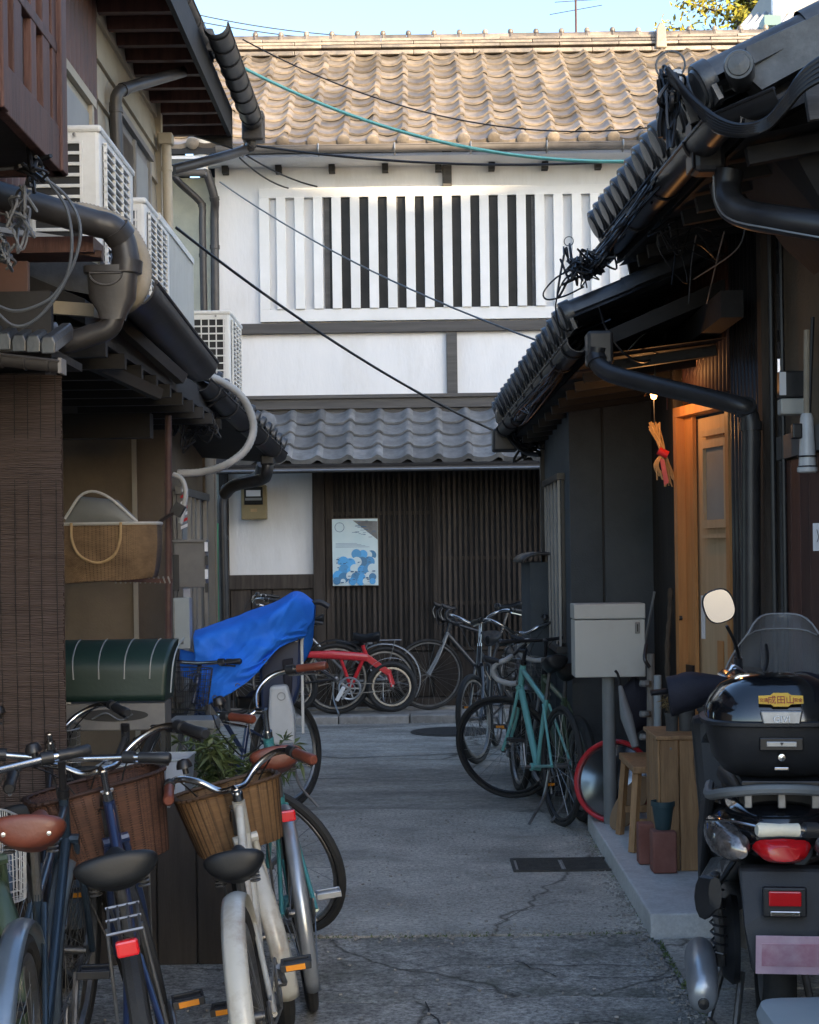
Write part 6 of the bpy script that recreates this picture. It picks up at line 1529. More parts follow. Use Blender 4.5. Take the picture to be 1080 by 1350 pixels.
# ================================================================== BLUE TARPAULIN and the child seat it covers
tq = P(330, 880, 9.4)
def tarp():
    A = lambda px, py, Z: P(px, py, Z)
    # rows of control points: top ridge, front face, lower hem (front), back hem
    rows = [
        [A(262, 905, 9.95), A(290, 905, 9.95), A(330, 890, 9.95), A(365, 880, 9.95), A(395, 880, 9.95), A(412, 850, 9.95)],
        [A(258, 836, 9.75), A(292, 826, 9.78), A(325, 812, 9.8), A(362, 799, 9.8), A(392, 789, 9.75), A(416, 800, 9.70)],
        [A(255, 840, 9.30), A(289, 829, 9.28), A(325, 817, 9.28), A(360, 806, 9.25), A(391, 787, 9.35), A(415, 796, 9.50)],
        [A(257, 868, 9.22), A(288, 860, 9.22), A(322, 850, 9.20), A(352, 838, 9.20), A(380, 828, 9.28), A(413, 815, 9.45)],
        [A(254, 893, 9.24), A(280, 886, 9.14), A(312, 876, 9.12), A(345, 862, 9.12), A(375, 842, 9.26), A(406, 829, 9.42)],
        [A(256, 905, 9.22), A(276, 905, 9.10), A(300, 898, 9.08), A(332, 880, 9.10), A(368, 852, 9.24), A(403, 838, 9.42)],
        [A(264, 931, 9.20), A(279, 925, 9.10), A(305, 912, 9.06), A(335, 888, 9.08), A(367, 853, 9.22), A(398, 840, 9.42)],
    ]
    nu, nv = 90, 66
    def cr(a, b, c, d, t): return .5 * ((2 * b) + (c - a) * t + (2 * a - 5 * b + 4 * c - d) * t * t + (3 * b - a - 3 * c + d) * t ** 3)
    def ev(arr, u):
        m = len(arr) - 1; x = min(u * m, m - 1e-6); i = int(x); f = x - i
        g = lambda k: arr[max(0, min(m, k))]
        return cr(g(i - 1), g(i), g(i + 1), g(i + 2), f)
    def fn(u, v):
        p = ev([ev(r, u) for r in rows], v)
        q = noise.noise(Vector((u * 3.5 + v * 2.5, v * 3.5 - u * 1.5, 1.3))); q2 = noise.noise(Vector((u * 15 + v * 11, v * 7, 4.1))) + .6 * abs(noise.noise(Vector((u * 24, v * 19 + u * 9, 2.1))))
        q3 = abs(noise.noise(Vector((u * 6 - v * 7, v * 2 + u * 2, 9.1))))
        return p + Vector((0, -1, .2)) * (.030 * q + .008 * q2 - .040 * q3) - tq
    t = MB().grid(fn, nu, nv).build('tarpaulin', M['tarp'], None, smooth=True, solid=.003, ang=80); t.location = tq
    return tag(t, 'crumpled bright blue tarpaulin draped over the child seat of a parked bicycle', 'tarpaulin')
tarp()
tb_ = [o for o in bpy.data.objects if o.name == 'tarpaulin'][0]
hem = MB().tube([Vector(tb_.data.vertices[66 * 91 + i].co) + Vector((0, -.004, 0)) for i in range(0, 91, 3)], .005, 5)
hem.build('hem', M['tarp'], tb_, smooth=True)
for i in (3, 22, 42, 62, 84):
    MB().ring(Vector(tb_.data.vertices[63 * 91 + i].co) + Vector((0, -.008, 0)), (0, 1, .3), .012, .003, 14, 5).build('eyelet', M['dullsteel'], tb_)
MB().tube(spline([Vector(tb_.data.vertices[63 * 91 + 3].co), Vector(tb_.data.vertices[63 * 91 + 3].co) + Vector((.02, -.01, -.10)), Vector(tb_.data.vertices[63 * 91 + 3].co) + Vector((-.01, -.02, -.2))], 4), .003, 4).build('tie_string', M['cablewhite'], tb_)
fold = MB()
fold.grid(lambda u, v: (P(238 + 26 * u, 856 + 6 * u + v * 36, 9.5 - .2 * u) + Vector((0, -.03 * math.sin(v * 5), 0)) - tq), 8, 10)
o = fold.build('tarpaulin', M['tarp'], None, smooth=True, solid=.003); o.location = tq; tag(o, 'folded back blue corner flap of the tarpaulin beside the door', 'tarpaulin')
cs = thing('child_seat', 'navy and white child seat of the tarpaulin covered bicycle', 'child seat', P(372, 930, 9.35))
c0 = P(372, 930, 9.35)
MB().prism([P(355, 905, 9.35) - c0, P(378, 903, 9.35) - c0, P(388, 940, 9.35) - c0, P(389, 980, 9.35) - c0, P(352, 984, 9.35) - c0], (0, .10, 0)).build('side_panel', M['paintwhite2'], cs, bevel=.02)
MB().prism([P(340, 850, 9.5) - c0, P(398, 840, 9.5) - c0, P(396, 905, 9.5) - c0, P(388, 930, 9.5) - c0, P(345, 950, 9.5) - c0], (0, .2, 0)).build('shell', M['navy'], cs, bevel=.02)
MB().prism([P(372, 870, 9.45) - c0, P(386, 868, 9.45) - c0, P(384, 915, 9.45) - c0, P(376, 925, 9.45) - c0], (0, .04, 0)).build('strap', M['clothnavy'], cs, bevel=.006)
MB().ring(P(371, 918, 9.34) - c0, (0, 1, 0), .022, .003, 16, 5).build('emblem', M['silverfab'], cs)
tq2 = P(408, 815, 9.6)
t = thing('umbrella_holder', 'white metal pole holding up the right corner of the blue tarpaulin', 'pole', P(398, 845, 9.5))
MB().tube([Vector((0, 0, -.55)), Vector((0, 0, 0)), P(410, 804, 9.5) - P(398, 845, 9.5)], .009, 8).build('pole', M['acwhite'], t, smooth=True)
MB().tube(spline([P(408, 806, 9.5) - P(398, 845, 9.5), P(412, 796, 9.5) - P(398, 845, 9.5), P(422, 794, 9.5) - P(398, 845, 9.5), P(434, 800, 9.5) - P(398, 845, 9.5)], 4), .016, 8).build('grip', M['blackplastic'], t, smooth=True)
# ================================================================== RIGHT SIDE THINGS
# lamp
lq = P(862, 518, 8.05)
lm = thing('wall_lamp', 'small bare amber bulb lamp glowing under the right eave', 'lamp', lq)
MB().lathe([(.02, .06), (.085, .02), (.085, .015), (.018, .018), (.016, .0)], (0, 0, .02), (0, 0, 1), 14).build('socket', M['rustpipe'], lm, smooth=True)
MB().lathe([(.0, -.022), (.013, -.016), (.017, 0), (.013, .016), (.009, .024)], (0, 0, -.012), (0, 0, 1), 14).build('bulb', mat('glowing bulb', (1, .6, .2), .4, emit=((1, .50, .16), 2.6)), lm, smooth=True)
MB().grid(lambda u, v: ((.03 + .02 * v) * math.cos(u * 6.283), (.03 + .02 * v) * math.sin(u * 6.283), .015 - .03 * v), 20, 3).build('shade', M['screen'], lm, smooth=True)
MB().bar((0, 0, .06), (.02, 0, .16), .012, .012).build('stem', M['blackmetal'], lm)
ld = bpy.data.lights.new('lamp_light', 'POINT'); ld.energy = 1.15; ld.color = (1, .46, .15); ld.shadow_soft_size = .02
lo = bpy.data.objects.new('lamp_light', ld); col.objects.link(lo); lo.parent = lm; lo.location = (-.01, -.02, -.055)
# straw ornament
sq = P(875, 600, 8.3); so2 = thing('straw_ornament', 'straw shimenawa bundle tied with a red band beside the cedar door', 'ornament', sq)
c = sq; rr = random.Random(8)
mb = MB()
for i in range(26):
    a0 = P(858 + rr.uniform(-3, 12), 560 + rr.uniform(-4, 6), 8.3) - c; mid = P(874 + rr.uniform(-3, 3), 596, 8.28 + rr.uniform(-.02, .02)) - c; e = P(884 + rr.uniform(-9, 8), 638 + rr.uniform(-14, 4), 8.3) - c
    mb.tube(spline([a0, mid, e], 4), rr.uniform(.0025, .005), 4)
for i in range(10):
    e = P(868 + rr.uniform(-4, 6), 628 + rr.uniform(-10, 8), 8.28) - c; mb.tube(spline([P(874, 596, 8.28) - c, P(866 + rr.uniform(-4, 3), 612, 8.26) - c, e], 4), .005, 4)
mb.build('straw', M['straw'], so2, smooth=True)
MB().tube([P(868, 594, 8.27) - c, P(880, 600, 8.27) - c], .022, 10).build('band', M['red'], so2, smooth=True)
MB().prism([P(870, 604, 8.25) - c, P(876, 606, 8.25) - c, P(882, 636, 8.25) - c, P(876, 640, 8.25) - c], (0, .004, 0)).build('tail', mat('faded pink paper', (.5, .12, .14), .7), so2)
MB().tube([P(862, 526, 8.1) - c, P(863, 560, 8.3) - c], .003, 5).build('string', M['cablewhite'], so2)
# delivery box on its post
dx = P(805, 893, 8.5); db = thing('delivery_box', 'warm grey metal delivery box on a round post before the dark wall', 'box', (dx.x, 8.5, 0))
bw = (P(851, 800, 8.5) - P(758, 800, 8.5)).x / 2; zb, zt_ = P(805, 893, 8.5).z, P(805, 796, 8.5).z
MB().box(-bw, bw, 0, .20, zb, zt_ - .085).build('door_panel', M['boxgrey'], db, bevel=.006); MB().box(-bw - .003, bw + .003, -.004, .205, zt_ - .081, zt_).build('top_flap', M['boxgrey'], db, bevel=.006)
MB().box(bw - .055, bw - .028, -.010, -.0005, zt_ - .16, zt_ - .10).build('lock_plate', M['alu'], db, bevel=.004); MB().box(bw - .046, bw - .038, -.014, -.010, zt_ - .15, zt_ - .11).build('lock_slot', M['blackmetal'], db)
MB().tube([(0, .1, 0), (0, .1, zb)], .035, 14).build('post', M['gutterlt'] if 0 else M['greyplastic'], db, smooth=True); MB().lathe([(.08, 0), (.08, .012), (.04, .02)], (0, .1, .0), n=16).build('base_plate', M['dullsteel'], db)
MB().tube(spline([(.10, .15, zb - .02), (.13, .12, zb - .25), (.17, .05, zb - .42), (.20, .03, .12)], 5), .028, 8).build('umbrella_sleeve', M['greyplastic'], db, smooth=True) if 0 else None
# ducts and leaning umbrellas/rods behind the shelf
t = thing('leaning_umbrella', 'folded grey umbrella leaning behind the delivery box post', 'umbrella', P(818, 905, 8.4)); c = P(818, 905, 8.4)
mb = MB().tube([Vector((0, 0, 0)), P(826, 945, 8.3) - c, P(838, 985, 8.25) - c], [.012, .034, .02], 10); mb.build('canopy', M['greyplastic'], t, smooth=True)
MB().tube(spline([Vector((0, 0, 0)), P(815, 890, 8.4) - c, P(811, 884, 8.4) - c], 4), .008, 6).build('handle', M['blackplastic'], t)
t = thing('black_bag', 'black bag hanging beside the delivery box post', 'bag', P(836, 930, 8.6)); MB().loft([((-.06, 0, .0), .04, .10, 2.5), ((0, 0, .0), .06, .16, 2.5), ((.06, 0, .0), .04, .12, 2.5)], 14).build('body', M['clothnavy'], t, smooth=True); MB().tube(spline([(-.03, 0, .13), (0, 0, .22), (.03, 0, .13)], 5), .005, 5).build('strap', M['cable'], t)
t = thing('gas_pipe', 'grey pipe with brass fittings rising behind the wooden crate', 'pipe', P(856, 940, 8.2)); c = P(856, 940, 8.2)
MB().tube([P(858, 1080, 8.2) - c, P(858, 862, 8.2) - c], .020, 10).build('pipe', M['gutterlt'], t, smooth=True); MB().tube([P(866, 1080, 8.2) - c, P(866, 890, 8.2) - c], .024, 10).build('pipe', M['boxblue'], t, smooth=True)
for y in (905, 945, 975): MB().lathe([(.03, 0), (.034, .01), (.03, .03)], P(851, y, 8.15) - c, (0, 0, 1), 10).build('fitting', M['dullsteel'], t)
MB().tube(spline([P(852, 850, 8.2) - c, P(850, 868, 8.15) - c, P(856, 880, 8.15) - c], 4), .010, 6).build('handle', M['blackmetal'], t)
t = thing('broom_stick', 'knotty dark stick leaning on the wall left of the cedar door', 'stick', P(882, 870, 8.35)); c = P(882, 870, 8.35)
MB().tube(spline([P(880, 900, 8.3) - c, P(880, 850, 8.3) - c, P(883, 810, 8.32) - c, P(884, 775, 8.32) - c], 5), [.010 + .003 * (i % 3) for i in range(16)], 7).build('stick', M['bark'], t, smooth=True)
t = thing('leaning_rod', 'thin pale rod leaning against the grey wall beside the delivery box', 'rod', P(858, 820, 8.9)); c = P(858, 820, 8.9)
MB().tube([P(850, 850, 8.9) - c, P(863, 780, 8.95) - c], .008, 6).build('rod', M['greyplastic'], t)
# round traffic mirror lying against the post
rq = P(806, 1022, 8.55); mr_ = thing('round_mirror', 'round red rimmed convex mirror leaning at the foot of the delivery box', 'mirror', (rq.x, 8.62, .102))
Rm = .215; Mx = Matrix.Rotation(R(-28), 4, 'Z') @ Matrix.Rotation(R(-14), 4, 'X') @ Matrix.Translation((0, 0, Rm + .012))
MB(Mx).ring((0, 0, 0), (0, 1, 0), Rm, .014, 48, 8, 1.5).build('rim', M['red'], mr_, smooth=True)
MB(Mx).lathe([(0, -.035), (.08, -.028), (.14, -.015), (Rm - .006, .004)], (0, 0, 0), (0, 1, 0), 40, cap=False).build('face', M['convex'], mr_, smooth=True)
MB(Mx).lathe([(Rm - .006, .012), (.12, .05), (0, .06)], (0, 0, 0), (0, 1, 0), 32, cap=False).build('back', M['red'], mr_, smooth=True)
n = 20; pts = [( -.15 + .30 * i / n, -.036, -.10 + .0) for i in range(0)]
MB(Mx).prism([(-.02, -.0385, -.19), (.12, -.0385, -.13), (.06, -.0385, .02), (-.06, -.0385, .09), (-.17, -.0385, .12), (-.19, -.0385, -.02), (-.12, -.0385, -.13)], (0, .003, 0)).build('rusty_patch', M['pine'], mr_) if 0 else None
t = thing('tan_board', 'tan oval board standing in front of the red rimmed mirror', 'board', (rq.x - .02, 8.40, .102))
Mb = Matrix.Rotation(R(-34), 4, 'Z') @ Matrix.Rotation(R(-22), 4, 'X') @ Matrix.Rotation(R(28), 4, 'Y')
MB(Mb @ Matrix.Translation((0, 0, .17))).prism([(.075 * math.cos(a), 0, .165 * math.sin(a)) for a in [2 * math.pi * i / 28 for i in range(28)]], (0, .01, 0)).build('board', mat('tan hardboard', (.26, .165, .09), .7, (.22, .14, .075), 6), t)
# bench
bq = P(846, 1003, 8.15); bn = thing('wooden_bench', 'small pine bench between the round mirror and the crate', 'bench', (P(850, 1100, 8.1).x, 8.0, .102))
MB().box(-.10, .16, -.25, .30, .385, .42).build('seat', M['pine'], bn, bevel=.005)
for x, y, ex in ((-.075, -.20, -.03), (.13, -.20, .02), (-.075, .24, -.03), (.13, .24, .02)): MB().bar((x, y, .385), (x + ex, y - (.03 if y < 0 else -.03), 0), .035, .03).build('leg', M['pine'], bn)
MB().box(-.08, .13, -.21, -.18, .12, .155).build('stretcher', M['pine'], bn); MB().box(-.08, .13, .22, .25, .12, .155).build('stretcher', M['pine'], bn)
# pine crate standing on end
cw0, cw1 = P(866, 1050, 7.35).x, P(942, 1050, 7.35).x; ct = P(900, 968, 7.35).z
cc = thing('pine_crate', 'tall pine plank crate stood on end as a plant shelf', 'crate', (cw0, 7.3, .102)); W_ = cw1 - cw0; H_ = ct - .102
MB().box(.012, .095, .001, .022, 0, H_ - .02).build('plank', M['pine'], cc, bevel=.003); MB().box(.10, .185, .001, .022, 0, H_ - .02).build('plank', M['pine'], cc, bevel=.003); MB().box(.19, W_, .001, .022, 0, H_ - .02).build('plank', M['pine'], cc, bevel=.003)
for k in range(3): MB().box(0, .011, .01 + k * .125, .125 + k * .125, 0, H_ - .02).build('plank', M['pine'], cc, bevel=.003)
MB().box(-.01, W_ + .01, -.01, .40, H_ - .019, H_).build('top_board', M['pine'], cc, bevel=.003); MB().box(.012, W_, .03, .37, H_ * .45, H_ * .45 + .02).build('shelf', M['pine'], cc)
for z in (.05, H_ - .06): MB().lathe([(0, .002), (.005, .001), (.006, 0)], (.06, .0008, z), (0, -1, 0), 8, cap=False).build('nail', M['dullsteel'], cc)
def pot(name, label, loc, r0, r1, h, m, sq=False):
    t = thing(name, label, 'pot', loc)
    if sq: MB().prism([(-r0, -r0, 0), (r0, -r0, 0), (r0, r0, 0), (-r0, r0, 0)], (0, 0, h)).build('pot', M[m], t, bevel=.008)
    else: MB().lathe([(r0, 0), (r1 * .97, h * .82), (r1 * 1.07, h * .83), (r1 * 1.07, h), (r1 * .95, h), (r1 * .9, h * .85), (0, h * .83)], n=22, cap=False).build('pot', M[m], t, smooth=True, ang=35)
    return t
for px, r_, lab, hh_ in ((886, .032, 'small black pot, leftmost on the crate', .085), (905, .038, 'round grey pot, middle one on the crate', .10), (936, .055, 'wide grey planter, rightmost on the crate', .11)):
    q = P(px, 968, 7.5); pot('flower_pot', lab, (q.x, 7.5, ct), r_ * .85, r_, hh_, 'pot')
q = P(884, 950, 7.5); shrub('dry_plant', 'dry yellow stems in the small black pot on the crate', (q.x, 7.5, ct + .08), (.06, .05, .12), 8, 21, 'drystem', .006, .04, 16)
q = P(905, 945, 7.5); shrub('succulent_plant', 'straggly green plant in the middle pot on the crate', (q.x, 7.5, ct + .09), (.06, .05, .09), 10, 22, 'leaf', .010, .03, 12)
q = P(864, 1130, 7.55); pot('flower_pot', 'dusty square terracotta pot on the step beside the crate', (q.x, 7.30, .102), .055, .055, .19, 'terracotta', True)
pot('flower_pot', 'second terracotta pot half behind the first on the step', (q.x - .045, 7.50, .102), .045, .045, .19, 'terracotta', True)
pot('flower_pot', 'dark teal pot stacked on the square terracotta one', (q.x + .005, 7.32, .292), .036, .052, .13, 'tealpot')
# wall lantern-like ceramic and switch box on the nearer beige wall
t = thing('electric_box', 'small dark box with white face on the beige wall at the right edge', 'box', P(1044, 508, 6.55)); MB().box(-.05, .09, 0, .05, -.05, .06).build('case', M['blackplastic'], t, bevel=.006); MB().box(-.052, -.025, -.008, -.001, -.04, .055).build('face', M['paper'], t); MB().box(-.05, .06, -.02, .05, -.12, -.055).build('bracket', M['boxgrey'], t, bevel=.006)
t = thing('insulator', 'worn pale cylindrical insulator clamped on the right wall', 'insulator', P(1064, 585, 6.3))
MB().lathe([(.02, .12), (.026, .10), (.030, 0), (.034, -.09), (.040, -.095), (.040, -.11), (.034, -.115)], n=18).build('body', M['insul'], t, smooth=True, ang=30)
for z in (-.05, -.09): MB().ring((0, 0, z), (0, 0, 1), .036, .003, 18, 5).build('band', M['blackmetal'], t)
MB().box(-.06, -.02, -.02, .02, .02, .08).build('clamp', M['blackmetal'], t, bevel=.006); MB().tube([(0, 0, .12), (.005, 0, .45)], .012, 8).build('lead', M['hose'], t); MB().tube([(.01, 0, .12), (.03, 0, .5)], .008, 6).build('lead', M['cable'], t)
t = thing('notice', 'white notice half in view on the red brown boards at the right edge', 'notice', P(1077, 708, 6.3)); MB().box(-.015, .05, 0, .003, -.055, .055).build('sheet', M['paper'], t); MB().tube(spline([(0, -.002, .03), (.006, -.002, 0), (.0, -.002, -.02)], 4), .0015, 4).build('print', M['blackmetal'], t)
# ================================================================== BLACK SCOOTER
sr, sf = Vector((1.13, 5.12, 0)), Vector((1.29, 6.42, 0))
sc_d = (sf - sr).normalized(); s_az = math.atan2(sc_d.y, sc_d.x)
sct = thing('motor_scooter', 'black motor scooter with top case, windscreen and hand muffs parked at the right', 'scooter', sr, s_az)
SM = Matrix.Translation(sr) @ Matrix.Rotation(s_az, 4, 'Z'); SI = SM.inverted()
def W(px, py, Z): return SI @ P(px, py, Z)
SWB = (sf - sr).length
for x in (0, SWB):
    wl = MB().lathe([(.12, -.04), (.135, -.035), (.135, .035), (.12, .04)], (x, 0, .225), (0, 1, 0), 30).build('wheel', M['dullsteel'], sct, smooth=True, ang=40)
    MB().ring((x, 0, .225), (0, 1, 0), .175, .05, 40, 10, 1.05).build('tyre', M['rubber'], wl, smooth=True)
    MB().lathe([(.10, .041), (.10, .046), (.03, .05), (0, .05)], (x, 0, .225), (0, 1, 0), 24, cap=False).build('brake_disc', M['dullsteel'], wl)
MB().loft([((-.33, 0, .72), .05, .03, 2.2), ((-.27, 0, .72), .13, .07, 2.4), ((-.12, 0, .70), .185, .105, 2.6), ((.10, 0, .66), .21, .14, 2.8), ((.35, 0, .62), .215, .17, 2.8), ((.62, 0, .56), .20, .19, 2.8), ((.78, 0, .50), .17, .17, 2.6)], 26).build('rear_fairing', M['scooter'], sct, smooth=True, ang=60)
for s_ in (-1, 1):
    MB().prism([(-.28, s_ * .125, .66), (-.10, s_ * .205, .60), (.20, s_ * .225, .48), (.40, s_ * .215, .36), (.10, s_ * .22, .40), (-.12, s_ * .19, .52)], (0, -s_ * .02, 0)).build('side_panel', M['scooter'], sct, bevel=.008)
    MB().prism([(-.06, s_ * .212, .80), (.18, s_ * .222, .74), (.50, s_ * .215, .60), (.62, s_ * .20, .44), (.40, s_ * .22, .40), (.05, s_ * .225, .62)], (0, -s_ * .03, 0)).build('side_panel', M['scootmatte'], sct, bevel=.012)
MB().loft([((-.20, 0, .80), .12, .03, 2.4), ((-.05, 0, .83), .15, .045, 2.6), ((.25, 0, .82), .16, .05, 2.6), ((.5, 0, .78), .14, .055, 2.6), ((.72, 0, .76), .09, .04, 2.4)], 20).build('seat', M['vinyl'], sct, smooth=True, ang=60)
MB().box(.68, 1.12, -.17, .17, .26, .33).build('floorboard', M['scootmatte'], sct, bevel=.02)
MB().loft([((.1, 0, .33), .12, .08, 3), ((.4, 0, .30), .14, .10, 3), ((.75, 0, .29), .14, .07, 3)], 16).build('engine', M['dullsteel'], sct, smooth=True)
MB().prism([(1.02, -.20, .30), (1.12, -.20, .30), (1.24, -.16, .92), (1.14, -.16, .92)], (0, .40 if 0 else .36, 0)).build('leg_shield', M['scootmatte'], sct, bevel=.03)
MB().loft([((1.12, 0, .70), .18, .22, 2.6), ((1.28, 0, .72), .19, .20, 2.4), ((1.42, 0, .72), .14, .13, 2.2), ((1.50, 0, .70), .05, .05, 2)], 22).build('front_cowl', M['scooter'], sct, smooth=True, ang=60)
MB().loft([((1.14, 0, .46), .08, .07, 2), ((1.32, 0, .47), .08, .06, 2), ((1.50, 0, .36), .07, .05, 2)], 16).build('front_fender', M['scooter'], sct, smooth=True)
for s_ in (-1, 1): MB().tube([(SWB, s_ * .07, .225), (SWB - .16, s_ * .06, .62)], .02, 8).build('fork_leg', M['dullsteel'], sct)
# handlebar head
hx = .98
MB().loft([((hx - .06, 0, 1.0), .12, .05, 2.4), ((hx + .02, 0, 1.02), .15, .07, 2.4), ((hx + .16, 0, 1.02), .12, .06, 2.2)], 18).build('handlebar_cover', M['scooter'], sct, smooth=True)
hb = MB().tube(spline([(hx - .05, -.36, 1.03), (hx, -.2, 1.04), (hx + .03, 0, 1.03), (hx, .2, 1.04), (hx - .05, .36, 1.03)], 5), .012, 8).build('handlebar', M['blackmetal'], sct, smooth=True)
MB().loft([((hx + .03, 0, 1.075), .08, .015, 2), ((hx + .10, 0, 1.09), .10, .02, 2), ((hx + .16, 0, 1.10), .08, .015, 2)], 16).build('instrument_trim', M['chrome'], sct, smooth=True)
for s_ in (1, -1):
    Mh = Matrix.Translation((hx - .02, s_ * .20, 1.035)) @ Matrix.Rotation(R(90 * s_), 4, 'Z') @ Matrix.Rotation(R(7), 4, 'Y')
    mb = MB(Mh); mb.loft([((-.15, 0, .012), .022, .022, 2), ((-.07, 0, .01), .05, .045, 2), ((-.03, 0, 0), .080, .066, 2.2), ((.02, 0, 0), .092, .078, 2.2), ((.05, 0, -.005), .088, .074, 2.2), ((.08, 0, -.01), .090, .078, 2.2), ((.095, 0, -.01), .092, .080, 2.2), ((.10, 0, -.01), .075, .065, 2.2), ((.05, 0, -.01), .06, .05, 2.2)], 22)
    me = mb.build('hand_muff', M['clothnavy'], sct, smooth=True, ang=60, sub=1)
    for v in me.data.vertices: v.co += Vector((0, 0, .006)) * noise.noise(v.co * 14)
# mirrors
c0 = W(948, 799, 5.95); mp = W(958, 822, 5.96)
n = 26; prof_ = []
for i in range(n):
    a = 2 * math.pi * i / n; ca, sa = math.cos(a), math.sin(a)
    prof_.append((.054 * math.copysign(abs(ca) ** .72, ca) , .060 * math.copysign(abs(sa) ** .8, sa)))
def mirror(c, stem, m_tilt):
    Mm = Matrix.Translation(c) @ Matrix.Rotation(R(m_tilt), 4, 'X')
    MB(Mm).prism([(0, -x * 1.10 + .0, z * 1.08) for x, z in prof_], (.03, 0, 0)).build('mirror', M['blackplastic'], sct, bevel=.008)
    g = MB(Mm).prism([(-.004, -x, z) for x, z in prof_], (.002, 0, 0)).build('mirror_glass', M['mirrorbright'], sct)
    MB().tube(spline(stem, 5), .0065, 8).build('mirror_stem', M['blackmetal'], sct, smooth=True)
M['mirrorbright'] = mat('mirror glass reflecting sky', (.9, .9, .88), .08, metal=1.0)
mirror(c0, [W(958, 825, 5.98), W(968, 845, 6.0), W(974, 868, 6.05), W(973, 900, 6.08), W(985, 915, 6.1)], -18)
MB().tube([W(974, 868, 6.05), W(974, 905, 6.08)], .014, 8).build('mirror_boot', M['blackplastic'], sct, smooth=True)
# brake lever guard and cables at the handle
MB().tube(spline([W(962, 885, 6.0), W(968, 878, 6.0), W(980, 888, 6.0), W(990, 905, 6.05)], 5), .008, 7).build('brake_lever', M['chrome'], sct, smooth=True)
MB().tube(spline([W(958, 890, 6.0), W(970, 882, 5.98), W(985, 896, 6.0), W(975, 915, 6.05)], 5), .005, 6).build('cable', M['chrome'], sct, smooth=True)
MB().tube(spline([W(985, 886, 6.1), W(1005, 890, 6.1), W(1012, 870, 6.15), W(1010, 850, 6.2)], 5), .007, 6).build('cable', M['blackmetal'], sct, smooth=True)
# windscreen: curved clear sheet with tinted band
cw = SI @ Vector((1.42, 6.25, 0))
def ws(u, v):
    a = (u - .5) * 2
    hw = .22 * math.sin(math.pi * min(1, .30 + .62 * (1 - v) )) if 0 else .235 * (1 - .35 * v ** 2.5)
    return Vector((cw.x + .10 - .10 * a * a - .12 * v, cw.y - a * hw * (.86 + .14 * (1 - v)), 1.02 + .30 * v - .07 * (a ** 4) * v))
MB().grid(ws, 20, 12).build('windscreen', M['tint'] if 'tint' in M else mat('smoky clear screen', (.30, .31, .33), .06, alpha=.38, spec=.8), sct, smooth=True, solid=.003)
rimpts = [ws(0, i / 8) for i in range(9)] + [ws(i / 14, 1) for i in range(15)] + [ws(1, 1 - i / 8) for i in range(9)]
MB().tube(rimpts, .0035, 5).build('screen_edge', mat('clear edge', (.35, .35, .36), .2), sct, smooth=True)
MB().tube([ws(u / 10, .80) + Vector((-.006, 0, 0)) for u in range(1, 10)], .0025, 4).build('screen_edge', bpy.data.materials['clear edge'], sct, smooth=True)
# grab rail, carrier
MB().tube(spline([(.12, .19, .80), (-.10, .205, .80), (-.26, .16, .83), (-.33, .06, .85), (-.33, -.06, .85), (-.26, -.16, .83), (-.10, -.205, .80), (.12, -.19, .80)], 5), .016, 8).build('grab_rail', M['greyplastic'], sct, smooth=True)
MB().box(-.30, .05, -.12, .12, .855, .872).build('carrier_plate', M['blackmetal'], sct, bevel=.004)
for y in (-.10, 0, .10): MB().box(-.31, -.29, y - .012, y + .012, .79, .858).build('carrier_bolt', M['dullsteel'], sct, bevel=.003)
# top case
Mt = Matrix.Translation((-.115, 0, 0)) @ Matrix.Rotation(R(-90), 4, 'Y')
def tc(secs, name, m, par):
    mb = MB(Mt); mb.loft([((z, 0, 0), hy, hx_, 3.4) for z, hy, hx_ in secs], 30); return mb.build(name, m, par, smooth=True, ang=35)
tb = tc([(.875, .14, .12), (.89, .165, .145), (.93, .195, .175), (1.0, .212, .195), (1.038, .216, .20)], 'top_case', M['blackplastic'], sct)
ld2 = tc([(1.052, .218, .202), (1.075, .217, .20), (1.11, .200, .185), (1.15, .165, .155), (1.178, .11, .11), (1.188, .03, .03)], 'lid', M['scooter'], tb)
tc([(1.036, .228, .212), (1.040, .232, .216), (1.050, .232, .216), (1.054, .226, .21)], 'seam_rim', M['scootmatte'], tb)
xb = -.115 - .200
MB().prism([(xb - .004, -.064, 1.088), (xb - .004, .064, 1.088), (xb - .010, .055, 1.046), (xb - .010, -.055, 1.046)], (-.010, 0, 0)).build('reflector_plate', M['dullsteel'], tb, bevel=.006)
text_mesh('lettering', 'GIVI', .028, M['white_print'], tb, (xb - .0225, 0, 1.062), (R(90), 0, R(-90)))
st = MB(); outl = []
for (y, z) in ((-.066, -.012), (-.066, .012), (-.030, .014), (-.022, .021), (.022, .021), (.030, .014), (.066, .012), (.066, -.012), (.030, -.014), (.022, -.021), (-.022, -.021), (-.030, -.014)): outl.append((0, y, z))
stk = MB(Matrix.Translation((xb + .004, 0, 1.118)) @ Matrix.Rotation(R(18), 4, 'Y')).prism(outl, (-.006, 0, 0)).build('sticker', M['yellow'], tb)
text_mesh('lettering', '成田山', .027, M['redtext'], tb, (xb - .0045, 0, 1.118), (R(72), 0, R(-90)))
text_mesh('lettering', '交通', .013, M['redtext'], tb, (xb - .0045, .051, 1.118), (R(72), 0, R(-90)))
text_mesh('lettering', '安全', .013, M['redtext'], tb, (xb - .0045, -.051, 1.118), (R(72), 0, R(-90)))
MB().box(xb - .006, xb + .02, -.065, .065, .965, 1.005).build('latch_recess', M['blackmetal'], tb, bevel=.004)
MB().box(xb - .010, xb - .004, -.045, .045, .978, .994).build('latch_label', M['silver'], tb, bevel=.002)
text_mesh('lettering', '▼', .012, M['blackmetal'], tb, (xb - .0115, 0, .986), (R(90), 0, R(-90)))
